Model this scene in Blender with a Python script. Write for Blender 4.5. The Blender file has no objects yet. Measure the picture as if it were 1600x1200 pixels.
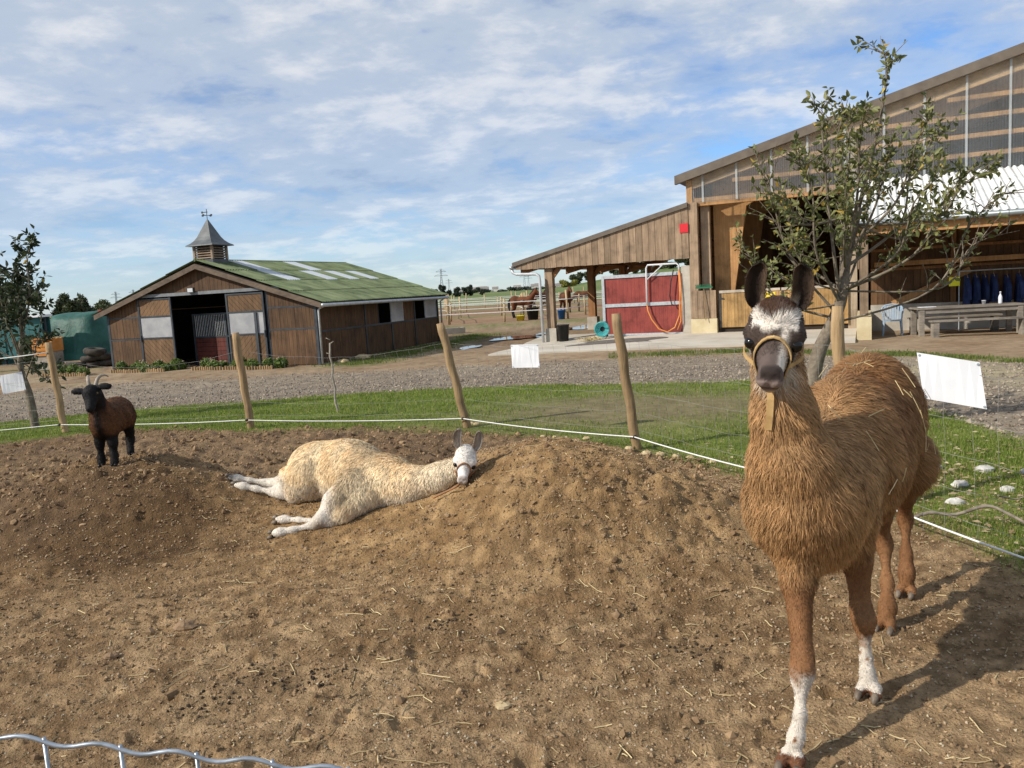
import bpy, math, random
import numpy as np
from mathutils import Matrix, Vector, kdtree

sc = bpy.context.scene
col = sc.collection
rng = np.random.default_rng(7)
random.seed(7)
R_ = math.radians

# ---------------------------------------------------------------- camera
CAM = np.array([0., 0., 1.5])
pitch, roll = R_(6.75), R_(3.3)
Fw = np.array([0, math.cos(pitch), -math.sin(pitch)])
U0 = np.array([0, math.sin(pitch), math.cos(pitch)])
Rt = math.cos(roll)*np.array([1., 0, 0]) - math.sin(roll)*U0
Up = math.sin(roll)*np.array([1., 0, 0]) + math.cos(roll)*U0
cd = bpy.data.cameras.new('camera'); cam = bpy.data.objects.new('camera', cd); col.objects.link(cam)
m = Matrix.Identity(4)
for i in range(3):
    m[i][0], m[i][1], m[i][2], m[i][3] = Rt[i], Up[i], -Fw[i], CAM[i]
cam.matrix_world = m
cd.sensor_width = 36; cd.lens = 1250*36/1600; cd.clip_start = .05; cd.clip_end = 9000
sc.camera = cam

# ---------------------------------------------------------------- sun, sky, exposure
SUN_EL = R_(34); sx, sy = -.93, -.37
S = Vector((sx*math.cos(SUN_EL), sy*math.cos(SUN_EL), math.sin(SUN_EL))).normalized()
sl = bpy.data.lights.new('sun', 'SUN'); sl.energy = 4.9; sl.angle = R_(.6); sl.color = (1, .93, .82)
so = bpy.data.objects.new('sun', sl); col.objects.link(so); so.rotation_euler = S.to_track_quat('Z', 'Y').to_euler(); so.location = (-20, -8, 30)
sc.view_settings.view_transform = 'Standard'; sc.view_settings.look = 'None'
sc.view_settings.exposure = 0; sc.view_settings.gamma = 1; sc.view_settings.use_curve_mapping = False
w = bpy.data.worlds.new('World'); sc.world = w; w.use_nodes = True
nt = w.node_tree; N = nt.nodes; L = nt.links; N.clear()
def nd(tree, t, **kw):
    n = tree.nodes.new(t)
    for k, v in kw.items():
        if k.startswith('i_'):
            key = k[2:]
            n.inputs[int(key) if key.isdigit() else key].default_value = v
        else: setattr(n, k, v)
    return n
def ramp(tree, stops, interp='EASE'):
    r = tree.nodes.new('ShaderNodeValToRGB'); r.color_ramp.interpolation = interp
    e = r.color_ramp.elements
    while len(e) < len(stops): e.new(.5)
    for q, (p, c) in zip(e, stops):
        q.position = p; q.color = (c, c, c, 1) if not hasattr(c, '__len__') else (*c, 1)
    return r
def mth(tree, op, a, b=None, clamp=False):
    n = tree.nodes.new('ShaderNodeMath'); n.operation = op; n.use_clamp = clamp
    for i, v in enumerate((a, b)):
        if v is None: continue
        if isinstance(v, (int, float)): n.inputs[i].default_value = v
        else: tree.links.new(v, n.inputs[i])
    return n.outputs[0]
sky = nd(nt, 'ShaderNodeTexSky', sky_type='NISHITA', sun_disc=False)
sky.sun_elevation = SUN_EL; sky.sun_rotation = math.atan2(sx, sy) % (2*math.pi)
sky.altitude = 100; sky.air_density = 1.0; sky.dust_density = .15; sky.ozone_density = 3.0
tc = nd(nt, 'ShaderNodeTexCoord'); sp = nd(nt, 'ShaderNodeSeparateXYZ'); L.new(tc.outputs['Generated'], sp.inputs[0])
zc = mth(nt, 'ADD', mth(nt, 'MAXIMUM', sp.outputs[2], 0.0), .20)
px = mth(nt, 'DIVIDE', sp.outputs[0], zc); py = mth(nt, 'DIVIDE', sp.outputs[1], zc)
cx = nd(nt, 'ShaderNodeCombineXYZ'); L.new(px, cx.inputs[0]); L.new(py, cx.inputs[1])
def cnoise(scale, det, rough, dist, off, sxy=(1, 1)):
    mp = nd(nt, 'ShaderNodeMapping'); mp.inputs['Location'].default_value = off; mp.inputs['Scale'].default_value = (*sxy, 1)
    mp.inputs['Rotation'].default_value = (0, 0, R_(24))
    L.new(cx.outputs[0], mp.inputs[0])
    n = nd(nt, 'ShaderNodeTexNoise', i_Scale=scale, i_Detail=det, i_Roughness=rough, i_Distortion=dist)
    L.new(mp.outputs[0], n.inputs['Vector']); return n.outputs['Fac']
nb = cnoise(.8, 4, .5, .2, (3.1, 1.7, 0))            # large sheets and gaps
nm = cnoise(2.9, 8, .58, .25, (7.3, 2.2, 0), (1, 1.1))  # mackerel lumps
nf = cnoise(9.0, 6, .6, .2, (1.3, 9.2, 0), (1, 1.1))
d = mth(nt, 'ADD', mth(nt, 'MULTIPLY', nb, .55), mth(nt, 'ADD', mth(nt, 'MULTIPLY', nm, .55), mth(nt, 'MULTIPLY', nf, .22)))
cov = ramp(nt, [(.445, 0.0), (.555, .6), (.68, 1.0)]); L.new(d, cov.inputs[0])
shade = cnoise(1.7, 7, .6, .3, (4.6, 8.1, 0), (1, 1.3))
sh2 = mth(nt, 'ADD', mth(nt, 'MULTIPLY', shade, .45), mth(nt, 'ADD', mth(nt, 'MULTIPLY', nm, .40), mth(nt, 'MULTIPLY', nf, .22)))
ccol = ramp(nt, [(.38, (.43, .53, .70)), (.51, (.62, .71, .84)), (.64, (.97, .98, 1.0))]); L.new(sh2, ccol.inputs[0])
cb = nd(nt, 'ShaderNodeBackground'); L.new(ccol.outputs[0], cb.inputs[0]); cb.inputs[1].default_value = .86
tint = nd(nt, 'ShaderNodeMix', data_type='RGBA', blend_type='MULTIPLY'); tint.inputs[0].default_value = 1; tint.inputs[7].default_value = (.80, .98, 1.22, 1); L.new(sky.outputs[0], tint.inputs[6])
sb = nd(nt, 'ShaderNodeBackground'); L.new(tint.outputs[2], sb.inputs[0]); sb.inputs[1].default_value = .13
hz = ramp(nt, [(.0, .45), (.10, .72), (.30, .95)], 'LINEAR'); L.new(sp.outputs[2], hz.inputs[0])
fac = mth(nt, 'MULTIPLY', mth(nt, 'MULTIPLY', cov.outputs[0], hz.outputs[0]), .95)
mx = nd(nt, 'ShaderNodeMixShader'); L.new(fac, mx.inputs[0]); L.new(sb.outputs[0], mx.inputs[1]); L.new(cb.outputs[0], mx.inputs[2])
wo = nd(nt, 'ShaderNodeOutputWorld'); L.new(mx.outputs[0], wo.inputs[0])

# ---------------------------------------------------------------- helpers
def tag(o, label=None, cat=None, group=None, kind=None):
    if label: o['label'] = label
    if cat: o['category'] = cat
    if group: o['group'] = group
    if kind: o['kind'] = kind
    return o
WM = {}
def link(o, parent=None, local=False):
    col.objects.link(o)
    if parent is not None:
        o.parent = parent
        if not local and parent.name in WM: o.matrix_parent_inverse = WM[parent.name].inverted()
    return o
def thing(name, label, cat, loc=(0, 0, 0), rz=0, group=None):
    o = bpy.data.objects.new(name, None); o.empty_display_size = .1; col.objects.link(o)
    o.location = loc; o.rotation_euler = (0, 0, rz)
    WM[o.name] = Matrix.Translation(loc) @ Matrix.Rotation(rz, 4, 'Z')
    return tag(o, label, cat, group)
def npmesh(name, V, Fs, smooth=False, colr=None, normals=None):
    """V (n,3); Fs list of int arrays each (m,k)"""
    me = bpy.data.meshes.new(name)
    V = np.asarray(V, np.float32); me.vertices.add(len(V)); me.vertices.foreach_set('co', V.ravel())
    Fs = [np.asarray(f, np.int32) for f in Fs if len(f)]
    nl = sum(f.size for f in Fs); nf = sum(len(f) for f in Fs)
    me.loops.add(nl); me.polygons.add(nf)
    me.loops.foreach_set('vertex_index', np.concatenate([f.ravel() for f in Fs]))
    tot = np.concatenate([np.full(len(f), f.shape[1], np.int32) for f in Fs])
    st = np.concatenate([[0], np.cumsum(tot)[:-1]]).astype(np.int32)
    me.polygons.foreach_set('loop_start', st)
    me.polygons.foreach_set('use_smooth', np.full(nf, smooth, bool))
    me.update(calc_edges=True); me.validate()
    if colr is not None:
        a = me.color_attributes.new('Col', 'FLOAT_COLOR', 'POINT')
        c4 = np.ones((len(V), 4), np.float32); c4[:, :3] = colr; a.data.foreach_set('color', c4.ravel())
    if normals is not None:
        me.normals_split_custom_set_from_vertices(np.asarray(normals, np.float32).tolist())
    return me
class MB:
    def __init__(s): s.v = []; s.f = []; s.m = []; s.cur = 0
    def add(s, V, F):
        b = len(s.v); s.v += [tuple(map(float, p)) for p in V]
        for f in F: s.f.append([i+b for i in f]); s.m.append(s.cur)
        return s
    def hexa(s, P):   # 8 points: bottom ring 0-3, top ring 4-7
        return s.add(P, [(3, 2, 1, 0), (4, 5, 6, 7), (0, 1, 5, 4), (1, 2, 6, 5), (2, 3, 7, 6), (3, 0, 4, 7)])
    def fbox(s, fr, a0, a1, b0, b1, c0, c1):
        return s.hexa([fr(a0, b0, c0), fr(a1, b0, c0), fr(a1, b1, c0), fr(a0, b1, c0), fr(a0, b0, c1), fr(a1, b0, c1), fr(a1, b1, c1), fr(a0, b1, c1)])
    def box(s, c, sz):
        return s.fbox(lambda a, b, z: (a, b, z), c[0]-sz[0]/2, c[0]+sz[0]/2, c[1]-sz[1]/2, c[1]+sz[1]/2, c[2]-sz[2]/2, c[2]+sz[2]/2)
    def prism(s, A, B):   # two matching rings
        n = len(A); b = len(s.v)
        s.add(list(A)+list(B), [list(range(n))[::-1], list(range(n, 2*n))] + [(i, (i+1) % n, n+(i+1) % n, n+i) for i in range(n)])
        return s
    def beam(s, p0, p1, wd, ht, up=(0, 0, 1)):
        p0, p1 = Vector(p0), Vector(p1); t = (p1-p0).normalized(); up = Vector(up)
        x = t.cross(up)
        if x.length < 1e-4: x = t.cross(Vector((1, 0, 0)))
        x.normalize(); y = x.cross(t)
        q = lambda p: [p+x*a*wd/2+y*b*ht/2 for a, b in ((-1, -1), (1, -1), (1, 1), (-1, 1))]
        return s.prism(q(p0), q(p1))
    def tube(s, pts, r, n=6, cap=True):
        pts = [Vector(p) for p in pts]; k = len(pts)
        rr = [r]*k if isinstance(r, (int, float)) else list(r)
        V = []; prev = None
        for i, p in enumerate(pts):
            t = (pts[min(i+1, k-1)]-pts[max(i-1, 0)]).normalized()
            if prev is None:
                a = Vector((0, 0, 1)) if abs(t.z) < .9 else Vector((1, 0, 0))
                x = t.cross(a).normalized()
            else:
                x = (prev-t*prev.dot(t)); x = x.normalized() if x.length > 1e-6 else prev
            prev = x; y = t.cross(x)
            V += [p+(x*math.cos(2*math.pi*j/n)+y*math.sin(2*math.pi*j/n))*rr[i] for j in range(n)]
        F = [(i*n+j, i*n+(j+1) % n, (i+1)*n+(j+1) % n, (i+1)*n+j) for i in range(k-1) for j in range(n)]
        if cap: F += [tuple(range(n))[::-1], tuple(range((k-1)*n, k*n))]
        return s.add(V, F)
    def lathe(s, prof, n=16, o=(0, 0, 0)):
        V = [(o[0]+r*math.cos(2*math.pi*j/n), o[1]+r*math.sin(2*math.pi*j/n), o[2]+z) for r, z in prof for j in range(n)]
        k = len(prof)
        F = [(i*n+j, i*n+(j+1) % n, (i+1)*n+(j+1) % n, (i+1)*n+j) for i in range(k-1) for j in range(n)]
        F += [tuple(range(n))[::-1], tuple(range((k-1)*n, k*n))]
        return s.add(V, F)
    def mesh(s, name, mat, smooth=False):
        me = bpy.data.meshes.new(name); me.from_pydata(s.v, [], s.f)
        mats = mat if isinstance(mat, (list, tuple)) else [mat]
        for q in mats: me.materials.append(q)
        me.polygons.foreach_set('use_smooth', [smooth]*len(s.f)); me.polygons.foreach_set('material_index', s.m)
        me.update(); return me
    def build(s, name, mat, parent=None, smooth=False, local=False, **kw):
        o = bpy.data.objects.new(name, s.mesh(name, mat, smooth)); link(o, parent, local); tag(o, **kw)
        return o
def inst(name, me, M4, parent=None, **kw):
    o = bpy.data.objects.new(name, me); col.objects.link(o)
    if parent is not None:
        o.parent = parent
        if parent.name in WM: o.matrix_parent_inverse = WM[parent.name].inverted()
    o.matrix_basis = M4; tag(o, **kw); return o
def copy_tree(o, parent=None):
    c = o.copy(); col.objects.link(c)
    if parent is not None: c.parent = parent
    for ch in list(o.children): copy_tree(ch, c)
    return c
# value noise, numpy
def _h(ix, iy, iz, seed):
    n = (ix*374761393 + iy*668265263 + iz*2147483647 + seed*1274126177) & 0xffffffff
    n = ((n ^ (n >> 13))*1274126177) & 0xffffffff
    return ((n ^ (n >> 16)) & 0xffff)/65535.
def vn(x, y, seed=0):
    x = np.asarray(x, float); y = np.asarray(y, float)
    ix = np.floor(x).astype(np.int64); iy = np.floor(y).astype(np.int64); fx = x-ix; fy = y-iy
    fx = fx*fx*(3-2*fx); fy = fy*fy*(3-2*fy)
    a = _h(ix, iy, 0, seed); b = _h(ix+1, iy, 0, seed); c = _h(ix, iy+1, 0, seed); e = _h(ix+1, iy+1, 0, seed)
    return (a+(b-a)*fx)*(1-fy)+(c+(e-c)*fx)*fy
def fbm(x, y, oct=4, seed=0, gain=.5):
    s = 0; a = 1; t = 0
    for i in range(oct):
        s = s+a*(vn(x*2**i+i*17.3, y*2**i-i*9.1, seed+i)-.5); t += a; a *= gain
    return s/t*2
def sstep(a, b, x):
    t = np.clip((x-a)/(b-a), 0, 1); return t*t*(3-2*t)

# ---------------------------------------------------------------- materials
MATS = {}
def mat(name, c1, c2=None, scale=6., rough=.8, bump=0., bscale=40., stretch=(1, 1, 1), rnd=0., metal=0., spec=.3, attr=False, trans=0., c3=None, lo=.35, hi=.65, dist=.01, coord='Object', stain=0.):
    if name in MATS: return MATS[name]
    mt = bpy.data.materials.new(name); MATS[name] = mt; mt.use_nodes = True
    t = mt.node_tree; b = t.nodes['Principled BSDF']; ln = t.links.new
    b.inputs['Roughness'].default_value = rough; b.inputs['Metallic'].default_value = metal
    b.inputs['Specular IOR Level'].default_value = spec
    tcn = nd(t, 'ShaderNodeTexCoord'); mp = nd(t, 'ShaderNodeMapping'); mp.inputs['Scale'].default_value = stretch
    ln(tcn.outputs[coord], mp.inputs[0])
    oi = nd(t, 'ShaderNodeObjectInfo'); wv = mth(t, 'MULTIPLY', oi.outputs['Random'], 40.)
    no = nd(t, 'ShaderNodeTexNoise', noise_dimensions='4D', i_Scale=scale, i_Detail=6., i_Roughness=.6)
    ln(mp.outputs[0], no.inputs['Vector']); ln(wv, no.inputs['W'])
    stops = [(lo, c1), (hi, c2 or c1)] if c3 is None else [(lo, c1), ((lo+hi)/2, c2), (hi, c3)]
    rp = ramp(t, stops, 'LINEAR'); ln(no.outputs['Fac'], rp.inputs[0]); out = rp.outputs[0]
    if attr:
        ca = nd(t, 'ShaderNodeVertexColor', layer_name='Col')
        mm = nd(t, 'ShaderNodeMix', data_type='RGBA', blend_type='MULTIPLY'); mm.inputs[0].default_value = 1
        ln(ca.outputs[0], mm.inputs[6]); ln(out, mm.inputs[7]); out = mm.outputs[2]
    if stain:
        n3 = nd(t, 'ShaderNodeTexNoise', i_Scale=1.7, i_Detail=7., i_Roughness=.65); ln(tcn.outputs['Object'], n3.inputs['Vector']); r3_ = ramp(t, [(.32, 1-stain), (.5, 1.), (.68, 1+stain*.45)], 'LINEAR'); ln(n3.outputs['Fac'], r3_.inputs[0])
        ms_ = nd(t, 'ShaderNodeMix', data_type='RGBA', blend_type='MULTIPLY'); ms_.inputs[0].default_value = 1; ln(out, ms_.inputs[6]); ln(r3_.outputs[0], ms_.inputs[7]); out = ms_.outputs[2]
    if rnd:
        hs = nd(t, 'ShaderNodeHueSaturation'); v = mth(t, 'ADD', mth(t, 'MULTIPLY', oi.outputs['Random'], 2*rnd), 1-rnd)
        ln(v, hs.inputs['Value']); ln(out, hs.inputs['Color']); out = hs.outputs[0]
    ln(out, b.inputs['Base Color'])
    if bump:
        n2 = nd(t, 'ShaderNodeTexNoise', i_Scale=bscale, i_Detail=5., i_Roughness=.6); ln(mp.outputs[0], n2.inputs['Vector'])
        bp = nd(t, 'ShaderNodeBump', i_Strength=bump, i_Distance=dist); ln(n2.outputs['Fac'], bp.inputs['Height']); ln(bp.outputs[0], b.inputs['Normal'])
    if trans:
        tr = nd(t, 'ShaderNodeBsdfTranslucent'); ln(out, tr.inputs[0]); ms = nd(t, 'ShaderNodeMixShader', i_0=trans)
        ln(b.outputs[0], ms.inputs[1]); ln(tr.outputs[0], ms.inputs[2]); ln(ms.outputs[0], t.nodes['Material Output'].inputs[0])
    return mt
def clear_mat(name, tint, alpha, rough=.15):
    """thin translucent sheet: part see-through, part milky, glossy"""
    mt = bpy.data.materials.new(name); mt.use_nodes = True; t = mt.node_tree; ln = t.links.new; b = t.nodes['Principled BSDF']
    b.inputs['Base Color'].default_value = (*tint, 1); b.inputs['Roughness'].default_value = rough; b.inputs['Specular IOR Level'].default_value = .5
    tp = nd(t, 'ShaderNodeBsdfTransparent', i_0=(.9, .93, .93, 1)); tl = nd(t, 'ShaderNodeBsdfTranslucent', i_0=(*tint, 1))
    tcn = nd(t, 'ShaderNodeTexCoord'); no = nd(t, 'ShaderNodeTexNoise', i_Scale=1.3, i_Detail=4.); ln(tcn.outputs['Object'], no.inputs[0])
    ad = nd(t, 'ShaderNodeMixShader', i_0=.4); ln(b.outputs[0], ad.inputs[1]); ln(tl.outputs[0], ad.inputs[2])
    ms = nd(t, 'ShaderNodeMixShader'); ln(mth(t, 'ADD', mth(t, 'MULTIPLY', no.outputs['Fac'], .2), alpha-.1), ms.inputs[0])
    ln(tp.outputs[0], ms.inputs[1]); ln(ad.outputs[0], ms.inputs[2]); ln(ms.outputs[0], t.nodes['Material Output'].inputs[0]); return mt
def wood(name, c1, c2, ax=2, rnd=.18, rough=.75, sc_=9., bump=.25):
    st = [6., 6., 6.]; st[ax] = .45
    return mat(name, c1, c2, scale=sc_*.35, stretch=tuple(st), rnd=rnd, rough=rough, bump=bump, bscale=14, lo=.3, hi=.7, dist=.006, stain=.42)
W_BARN = wood('barn_boards', (.055, .028, .013), (.13, .072, .036))
W_BARND = wood('barn_door_boards', (.105, .058, .028), (.20, .118, .06))
W_GREY = wood('weathered_larch', (.20, .135, .085), (.35, .25, .165), rnd=.22)
W_POST = wood('fence_post_wood', (.20, .125, .06), (.44, .31, .165), rnd=.15, bump=.9)
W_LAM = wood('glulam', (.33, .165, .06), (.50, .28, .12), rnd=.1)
W_LAM_SHADE = wood('glulam_shaded', (.20, .09, .035), (.34, .17, .07), rnd=.12)  # darkened glulam copy, shade under the roofs put into its colour
W_GATE = wood('gate_boards', (.30, .17, .06), (.46, .29, .12), rnd=.12)
W_OLD = wood('grey_table_wood', (.17, .145, .115), (.33, .29, .24), ax=0, rnd=.15)
STEEL = mat('dark_steel', (.035, .042, .05), (.07, .08, .09), rough=.5, scale=3, metal=.3)
GALV = mat('galvanised', (.40, .43, .45), (.58, .60, .61), rough=.45, scale=12, metal=.5)
WHITEP = mat('white_board', (.74, .75, .78), (.82, .83, .85), rough=.5, scale=5)
CONC = mat('concrete', (.33, .30, .25), (.50, .46, .39), scale=2.2, rough=.9, bump=.3, bscale=50)
CREAM = mat('cream_concrete', (.50, .41, .24), (.63, .54, .35), scale=2.5, rough=.9, bump=.2, bscale=60)
BROWNM = mat('brown_trim', (.12, .095, .075), (.17, .14, .11), scale=3, rough=.5)
# ---------------------------------------------------------------- terrain
YARD = -.45
R1 = np.array([(-60, 13.), (-33.0, 11.9), (-29.6, 11.9), (-26.0, 11.6), (-18.1, 9.95), (-3.4, 8.65), (8.7, 7.15), (16.2, 6.13), (27.3, 5.2), (33.0, 4.48), (60, 2.6)])
R2 = np.array([(-60, 18), (-32.8, 16.2), (-25.8, 15.7), (-17.9, 14.5), (-9.2, 14.0), (-2.3, 13.5), (9.1, 12.5), (16.2, 12.4), (22, 11.1), (27.7, 9.3), (32.9, 7.8), (60, 6)])
R3 = np.array([(-60, 26), (-32.7, 24.6), (-23.7, 23.6), (-17.7, 22.3), (-9, 21.1), (-4.5, 21.1), (9.2, 20.6), (16.2, 20.4), (26.6, 18.5), (32.9, 16.2), (60, 14)])
def bump2(x, y, cx, cy, sl, sr, sn, sf, A, p=2.0):
    dx = x-cx; dy = y-cy
    ax = np.where(dx < 0, dx/sl, dx/sr); ay = np.where(dy < 0, dy/sn, dy/sf)
    return A*np.exp(-.5*(ax*ax+ay*ay)**(p/2))
def base_h(x, y):
    x = np.asarray(x, float); y = np.asarray(y, float)
    r = np.hypot(x, y)
    z = YARD*sstep(9.5, 21, r)
    z = z - .2*np.exp(-(((x-1.0)/2.6)**2+((y-29.)/3.5)**2))          # the slab drains to its corner
    z = z + 8*np.exp(-(((x-85)/48)**2+((y-390)/90)**2))              # low hill behind the paddocks
    z = z + bump2(x, y, .38, 4.66, .55, .78, .60, .70, .44, 2.3)
    z = z + bump2(x, y, -.30, 5.30, .80, .70, .50, .60, .24, 2.2)
    z = z + bump2(x, y, -2.88, 5.80, .80, .72, .60, .42, .425, 2.7)
    z = z + bump2(x, y, -.02, 6.05, .50, .55, .40, .4, .16)
    z = z + .05*bump2(x, y, -.9, 3.6, 1., 1., .6, .6, 1.)
    return z
def soil_mask(x, y):
    th = np.degrees(np.arctan2(x, y)); r = np.hypot(x, y)
    return np.where(y > 0, 1-sstep(-.25, .25, r-np.interp(th, R1[:, 0], R1[:, 1])+.35*fbm(x*1.5, y*1.5, 3, 5)), 1.)
def prints(x, y, cell=.26):
    out = 0
    bx, by = np.floor(x/cell).astype(np.int64), np.floor(y/cell).astype(np.int64)
    for di in (-1, 0, 1):
        for dj in (-1, 0, 1):
            ix, iy = bx+di, by+dj; a = _h(ix, iy, 3, 203)*6.283
            dx = x-(ix+_h(ix, iy, 1, 201))*cell; dy = y-(iy+_h(ix, iy, 2, 202))*cell
            u = dx*np.cos(a)+dy*np.sin(a); v = dy*np.cos(a)-dx*np.sin(a); s_ = .7+.6*_h(ix, iy, 5, 205)
            e = np.sqrt((u/(.030*s_))**2+(v/(.045*s_))**2); on = _h(ix, iy, 4, 204) > .35
            out = out+on*s_*(-.014*np.exp(-e**4)+.006*np.exp(-((e-1.4)/.35)**2)-.004*np.exp(-(u/.006)**2)*(e < 1))
    return out
def H(x, y):
    x = np.asarray(x, float); y = np.asarray(y, float)
    z = base_h(x, y); r = np.hypot(x, y)
    near = 1-sstep(14, 20, r)
    sm = soil_mask(x, y)*near
    churn = sm*sstep(5.6, 6.6, r+.4*fbm(x, y, 2, 8))                 # hoof-churned belt behind the mounds
    onm = np.clip(bump2(x, y, .45, 4.35, .9, .9, .5, .4, 1.), 0, 1)   # crumbled front of the big mound
    z = z + sm*(.030*fbm(x*1.1, y*1.1, 3, 11)+.013*fbm(x*5, y*5, 4, 12)+.011*fbm(x*17, y*17, 3, 13)+.006*fbm(x*42, y*42, 2, 16)+(prints(x, y) if np.size(x) > 1 or True else 0)*(1-onm)*(r < 9))
    lump = np.abs(fbm(x*7.5, y*7.5, 3, 21))
    z = z + churn*(.055*lump-.012+.03*fbm(x*15, y*15, 2, 24)) + sm*onm*(.085*np.abs(fbm(x*6, y*7, 4, 22))-.016+.018*fbm(x*24, y*24, 2, 29))
    z = z + near*(1-sm)*.02*fbm(x*2, y*2, 3, 14)
    z = z + (1-near)*.03*fbm(x*.5, y*.5, 3, 15)*(r < 80)
    return z
def Hs(x, y): return float(H(np.array([x]), np.array([y]))[0])

th = np.concatenate([np.linspace(-180, -46, 28), np.linspace(-44, 44, 480), np.linspace(46, 176, 27)])
rr = [.35]
while rr[-1] < 6500:
    q = rr[-1]; rr.append(q*(1.05 if q < 1.5 else 1.0062 if q < 13 else 1.012 if q < 30 else 1.05))
rr = np.array(rr); nth = len(th); nr = len(rr)
TH, RR = np.meshgrid(np.radians(th), rr); X = RR*np.sin(TH); Y = RR*np.cos(TH); Z = H(X, Y)
V = np.stack([X, Y, Z], -1).reshape(-1, 3)
x, y = V[:, 0], V[:, 1]; r = np.hypot(x, y); thd = np.degrees(np.arctan2(x, y))
def lerp3(a, b, t): return np.asarray(a)*(1-t[:, None])+np.asarray(b)*t[:, None]
n1 = fbm(x*.9, y*.9, 4, 31); n2 = fbm(x*4, y*4, 4, 32); n3 = fbm(x*.25, y*.25, 3, 33); n4 = fbm(x*14, y*14, 2, 34)
sm = soil_mask(x, y)
soil = lerp3((.185, .118, .062), (.400, .280, .160), np.clip(.5+n1*.7+n2*.75+n4*.6+.5*fbm(x*36, y*36, 2, 37), 0, 1))
mound = np.clip(bump2(x, y, .3, 4.7, 1.5, 1., .8, .8, 1.2)+bump2(x, y, -2.7, 5.7, 1.3, 1.3, .9, .8, .9), 0, 1)
soil = lerp3(soil, lerp3((.260, .158, .072), (.430, .280, .135), np.clip(.5+n2*.8+n4*.7, 0, 1)), mound*.8)
damp = np.clip(bump2(x, y, -2.75, 4.95, 1.1, .6, .48, .45, 2.0)*np.clip(.8+n1+.5*n2, 0, 1.3)+bump2(x, y, .35, 4.15, .35, .35, .25, .25, .35)+np.clip(n2*1.3-.2, 0, .75)*(r < 6)+.6*np.clip(n1-.25, 0, 1), 0, 1)
soil = lerp3(soil, (.095, .055, .027), damp*.9)
churn = sstep(5.7, 6.8, r+.4*fbm(x, y, 2, 8))
soil = lerp3(soil, (.15, .10, .062), churn*np.clip(.65+n2*.9, 0, 1)*(thd < 40))
grs = lerp3((.10, .135, .026), (.16, .19, .045), np.clip(.5+n2, 0, 1))
worn = np.clip(1.35*np.exp(-(((x-1.5)/2.0)**2+((y-9.5)/1.35)**2))+.75*np.clip(n1-.05, 0, 1)*(x > -1), 0, 1)
grs = lerp3(grs, (.19, .145, .09), worn*.8)
grav = lerp3((.18, .145, .11), (.29, .24, .18), np.clip(.5+n2*.7+n4*.5, 0, 1))
r2 = np.interp(thd, R2[:, 0], R2[:, 1]); r3 = np.interp(thd, R3[:, 0], R3[:, 1]); wob = .5*fbm(x*.8, y*.8, 3, 41)
track = np.exp(-((r-r2-1.3-wob)/.5)**2)+np.exp(-((r-r2-3.6-wob)/.5)**2)
grav = lerp3(grav, (.15, .12, .095), np.clip(track, 0, 1)*.5)
dirt = lerp3((.24, .165, .10), (.33, .25, .165), np.clip(.5+n1, 0, 1))
dirt = lerp3(dirt, (.12, .075, .045), np.clip(n2*1.2-.1, 0, .8)*(x < 2))
mud = np.exp(-(((x+1.5)/3.5)**2+((y-34)/4)**2)); dirt = lerp3(dirt, (.13, .08, .047), np.clip(mud*(.8+n1), 0, .9))
vg = np.clip(np.exp(-(((x+3.5+(y-28)*-.25)/1.0)**2))*(y < 37)*(y > 23)*1.1+np.exp(-((y-45-x*.05)/2.6)**2)*(x < 6)+.8*np.exp(-((r-r3-1.1)/.7)**2)*(thd > 7), 0, 1)*np.clip(.75+n2, 0, 1)
dirt = lerp3(dirt, (.13, .15, .045), vg*.85)
dry = (thd > 23)*np.exp(-((r-np.interp(thd, [20, 33], [16.8, 13.5]))/2.0)**2); dirt = lerp3(dirt, (.36, .32, .19), np.clip(dry*(.8+n2*.8), 0, .8)); grav = lerp3(grav, (.36, .31, .19), np.clip(dry*(.85+n2*.9), 0, .9))
leftg = np.clip(np.exp(-(((x+16)/3.5)**2+((y-30)/2.2)**2))+n1*.6, 0, 1)*(thd < -27); dirt = lerp3(dirt, (.13, .16, .05), leftg*.6)
# far fields
pad = lerp3((.21, .125, .072), (.27, .175, .105), np.clip(.5+n3, 0, 1))
fg = lerp3((.11, .155, .05), (.18, .20, .09), np.clip(.5+fbm(y*.03, x*.004, 3, 51)*1.2, 0, 1))
field = lerp3(dirt, pad, sstep(46, 51, y+1.5*n1))
field = lerp3(field, (.17, .18, .07), np.clip(np.exp(-((y-62-n1*2)/2.5)**2)+np.exp(-((y-86-n1*3)/4)**2), 0, 1)*.8)
field = lerp3(field, fg, sstep(98, 112, y+.15*x))
colr = grs.copy()
colr = lerp3(colr, grav, sstep(-.35, .35, r-r2+wob))
colr = lerp3(colr, field, sstep(-.7, .7, r-r3+1.4*wob))
colr = lerp3(colr, soil, np.where(y > 0, sm, 1)*(r < 16))
SOIL = mat('soil', (.58, .57, .55), (1.38, 1.36, 1.32), scale=14, rough=.95, spec=.1, bump=1., bscale=70, attr=True, dist=.022, lo=.3, hi=.7)
EARTH = mat('earth', (.78, .78, .78), (1.2, 1.2, 1.2), scale=5, rough=.95, spec=.1, bump=.8, bscale=30, attr=True, dist=.02)
FIELD = mat('far_earth', (.85, .85, .85), (1.15, 1.15, 1.15), scale=.8, rough=.95, spec=.1, bump=.3, bscale=3, attr=True, dist=.1)
idx = np.arange(nr*nth).reshape(nr, nth)
A = idx[:-1]; B = idx[1:]
quads = np.stack([A, np.roll(A, -1, 1), np.roll(B, -1, 1), B], -1).reshape(-1, 4)
cen = V[quads].mean(1); cr = np.hypot(cen[:, 0], cen[:, 1]); ct = np.degrees(np.arctan2(cen[:, 0], cen[:, 1]))
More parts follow.
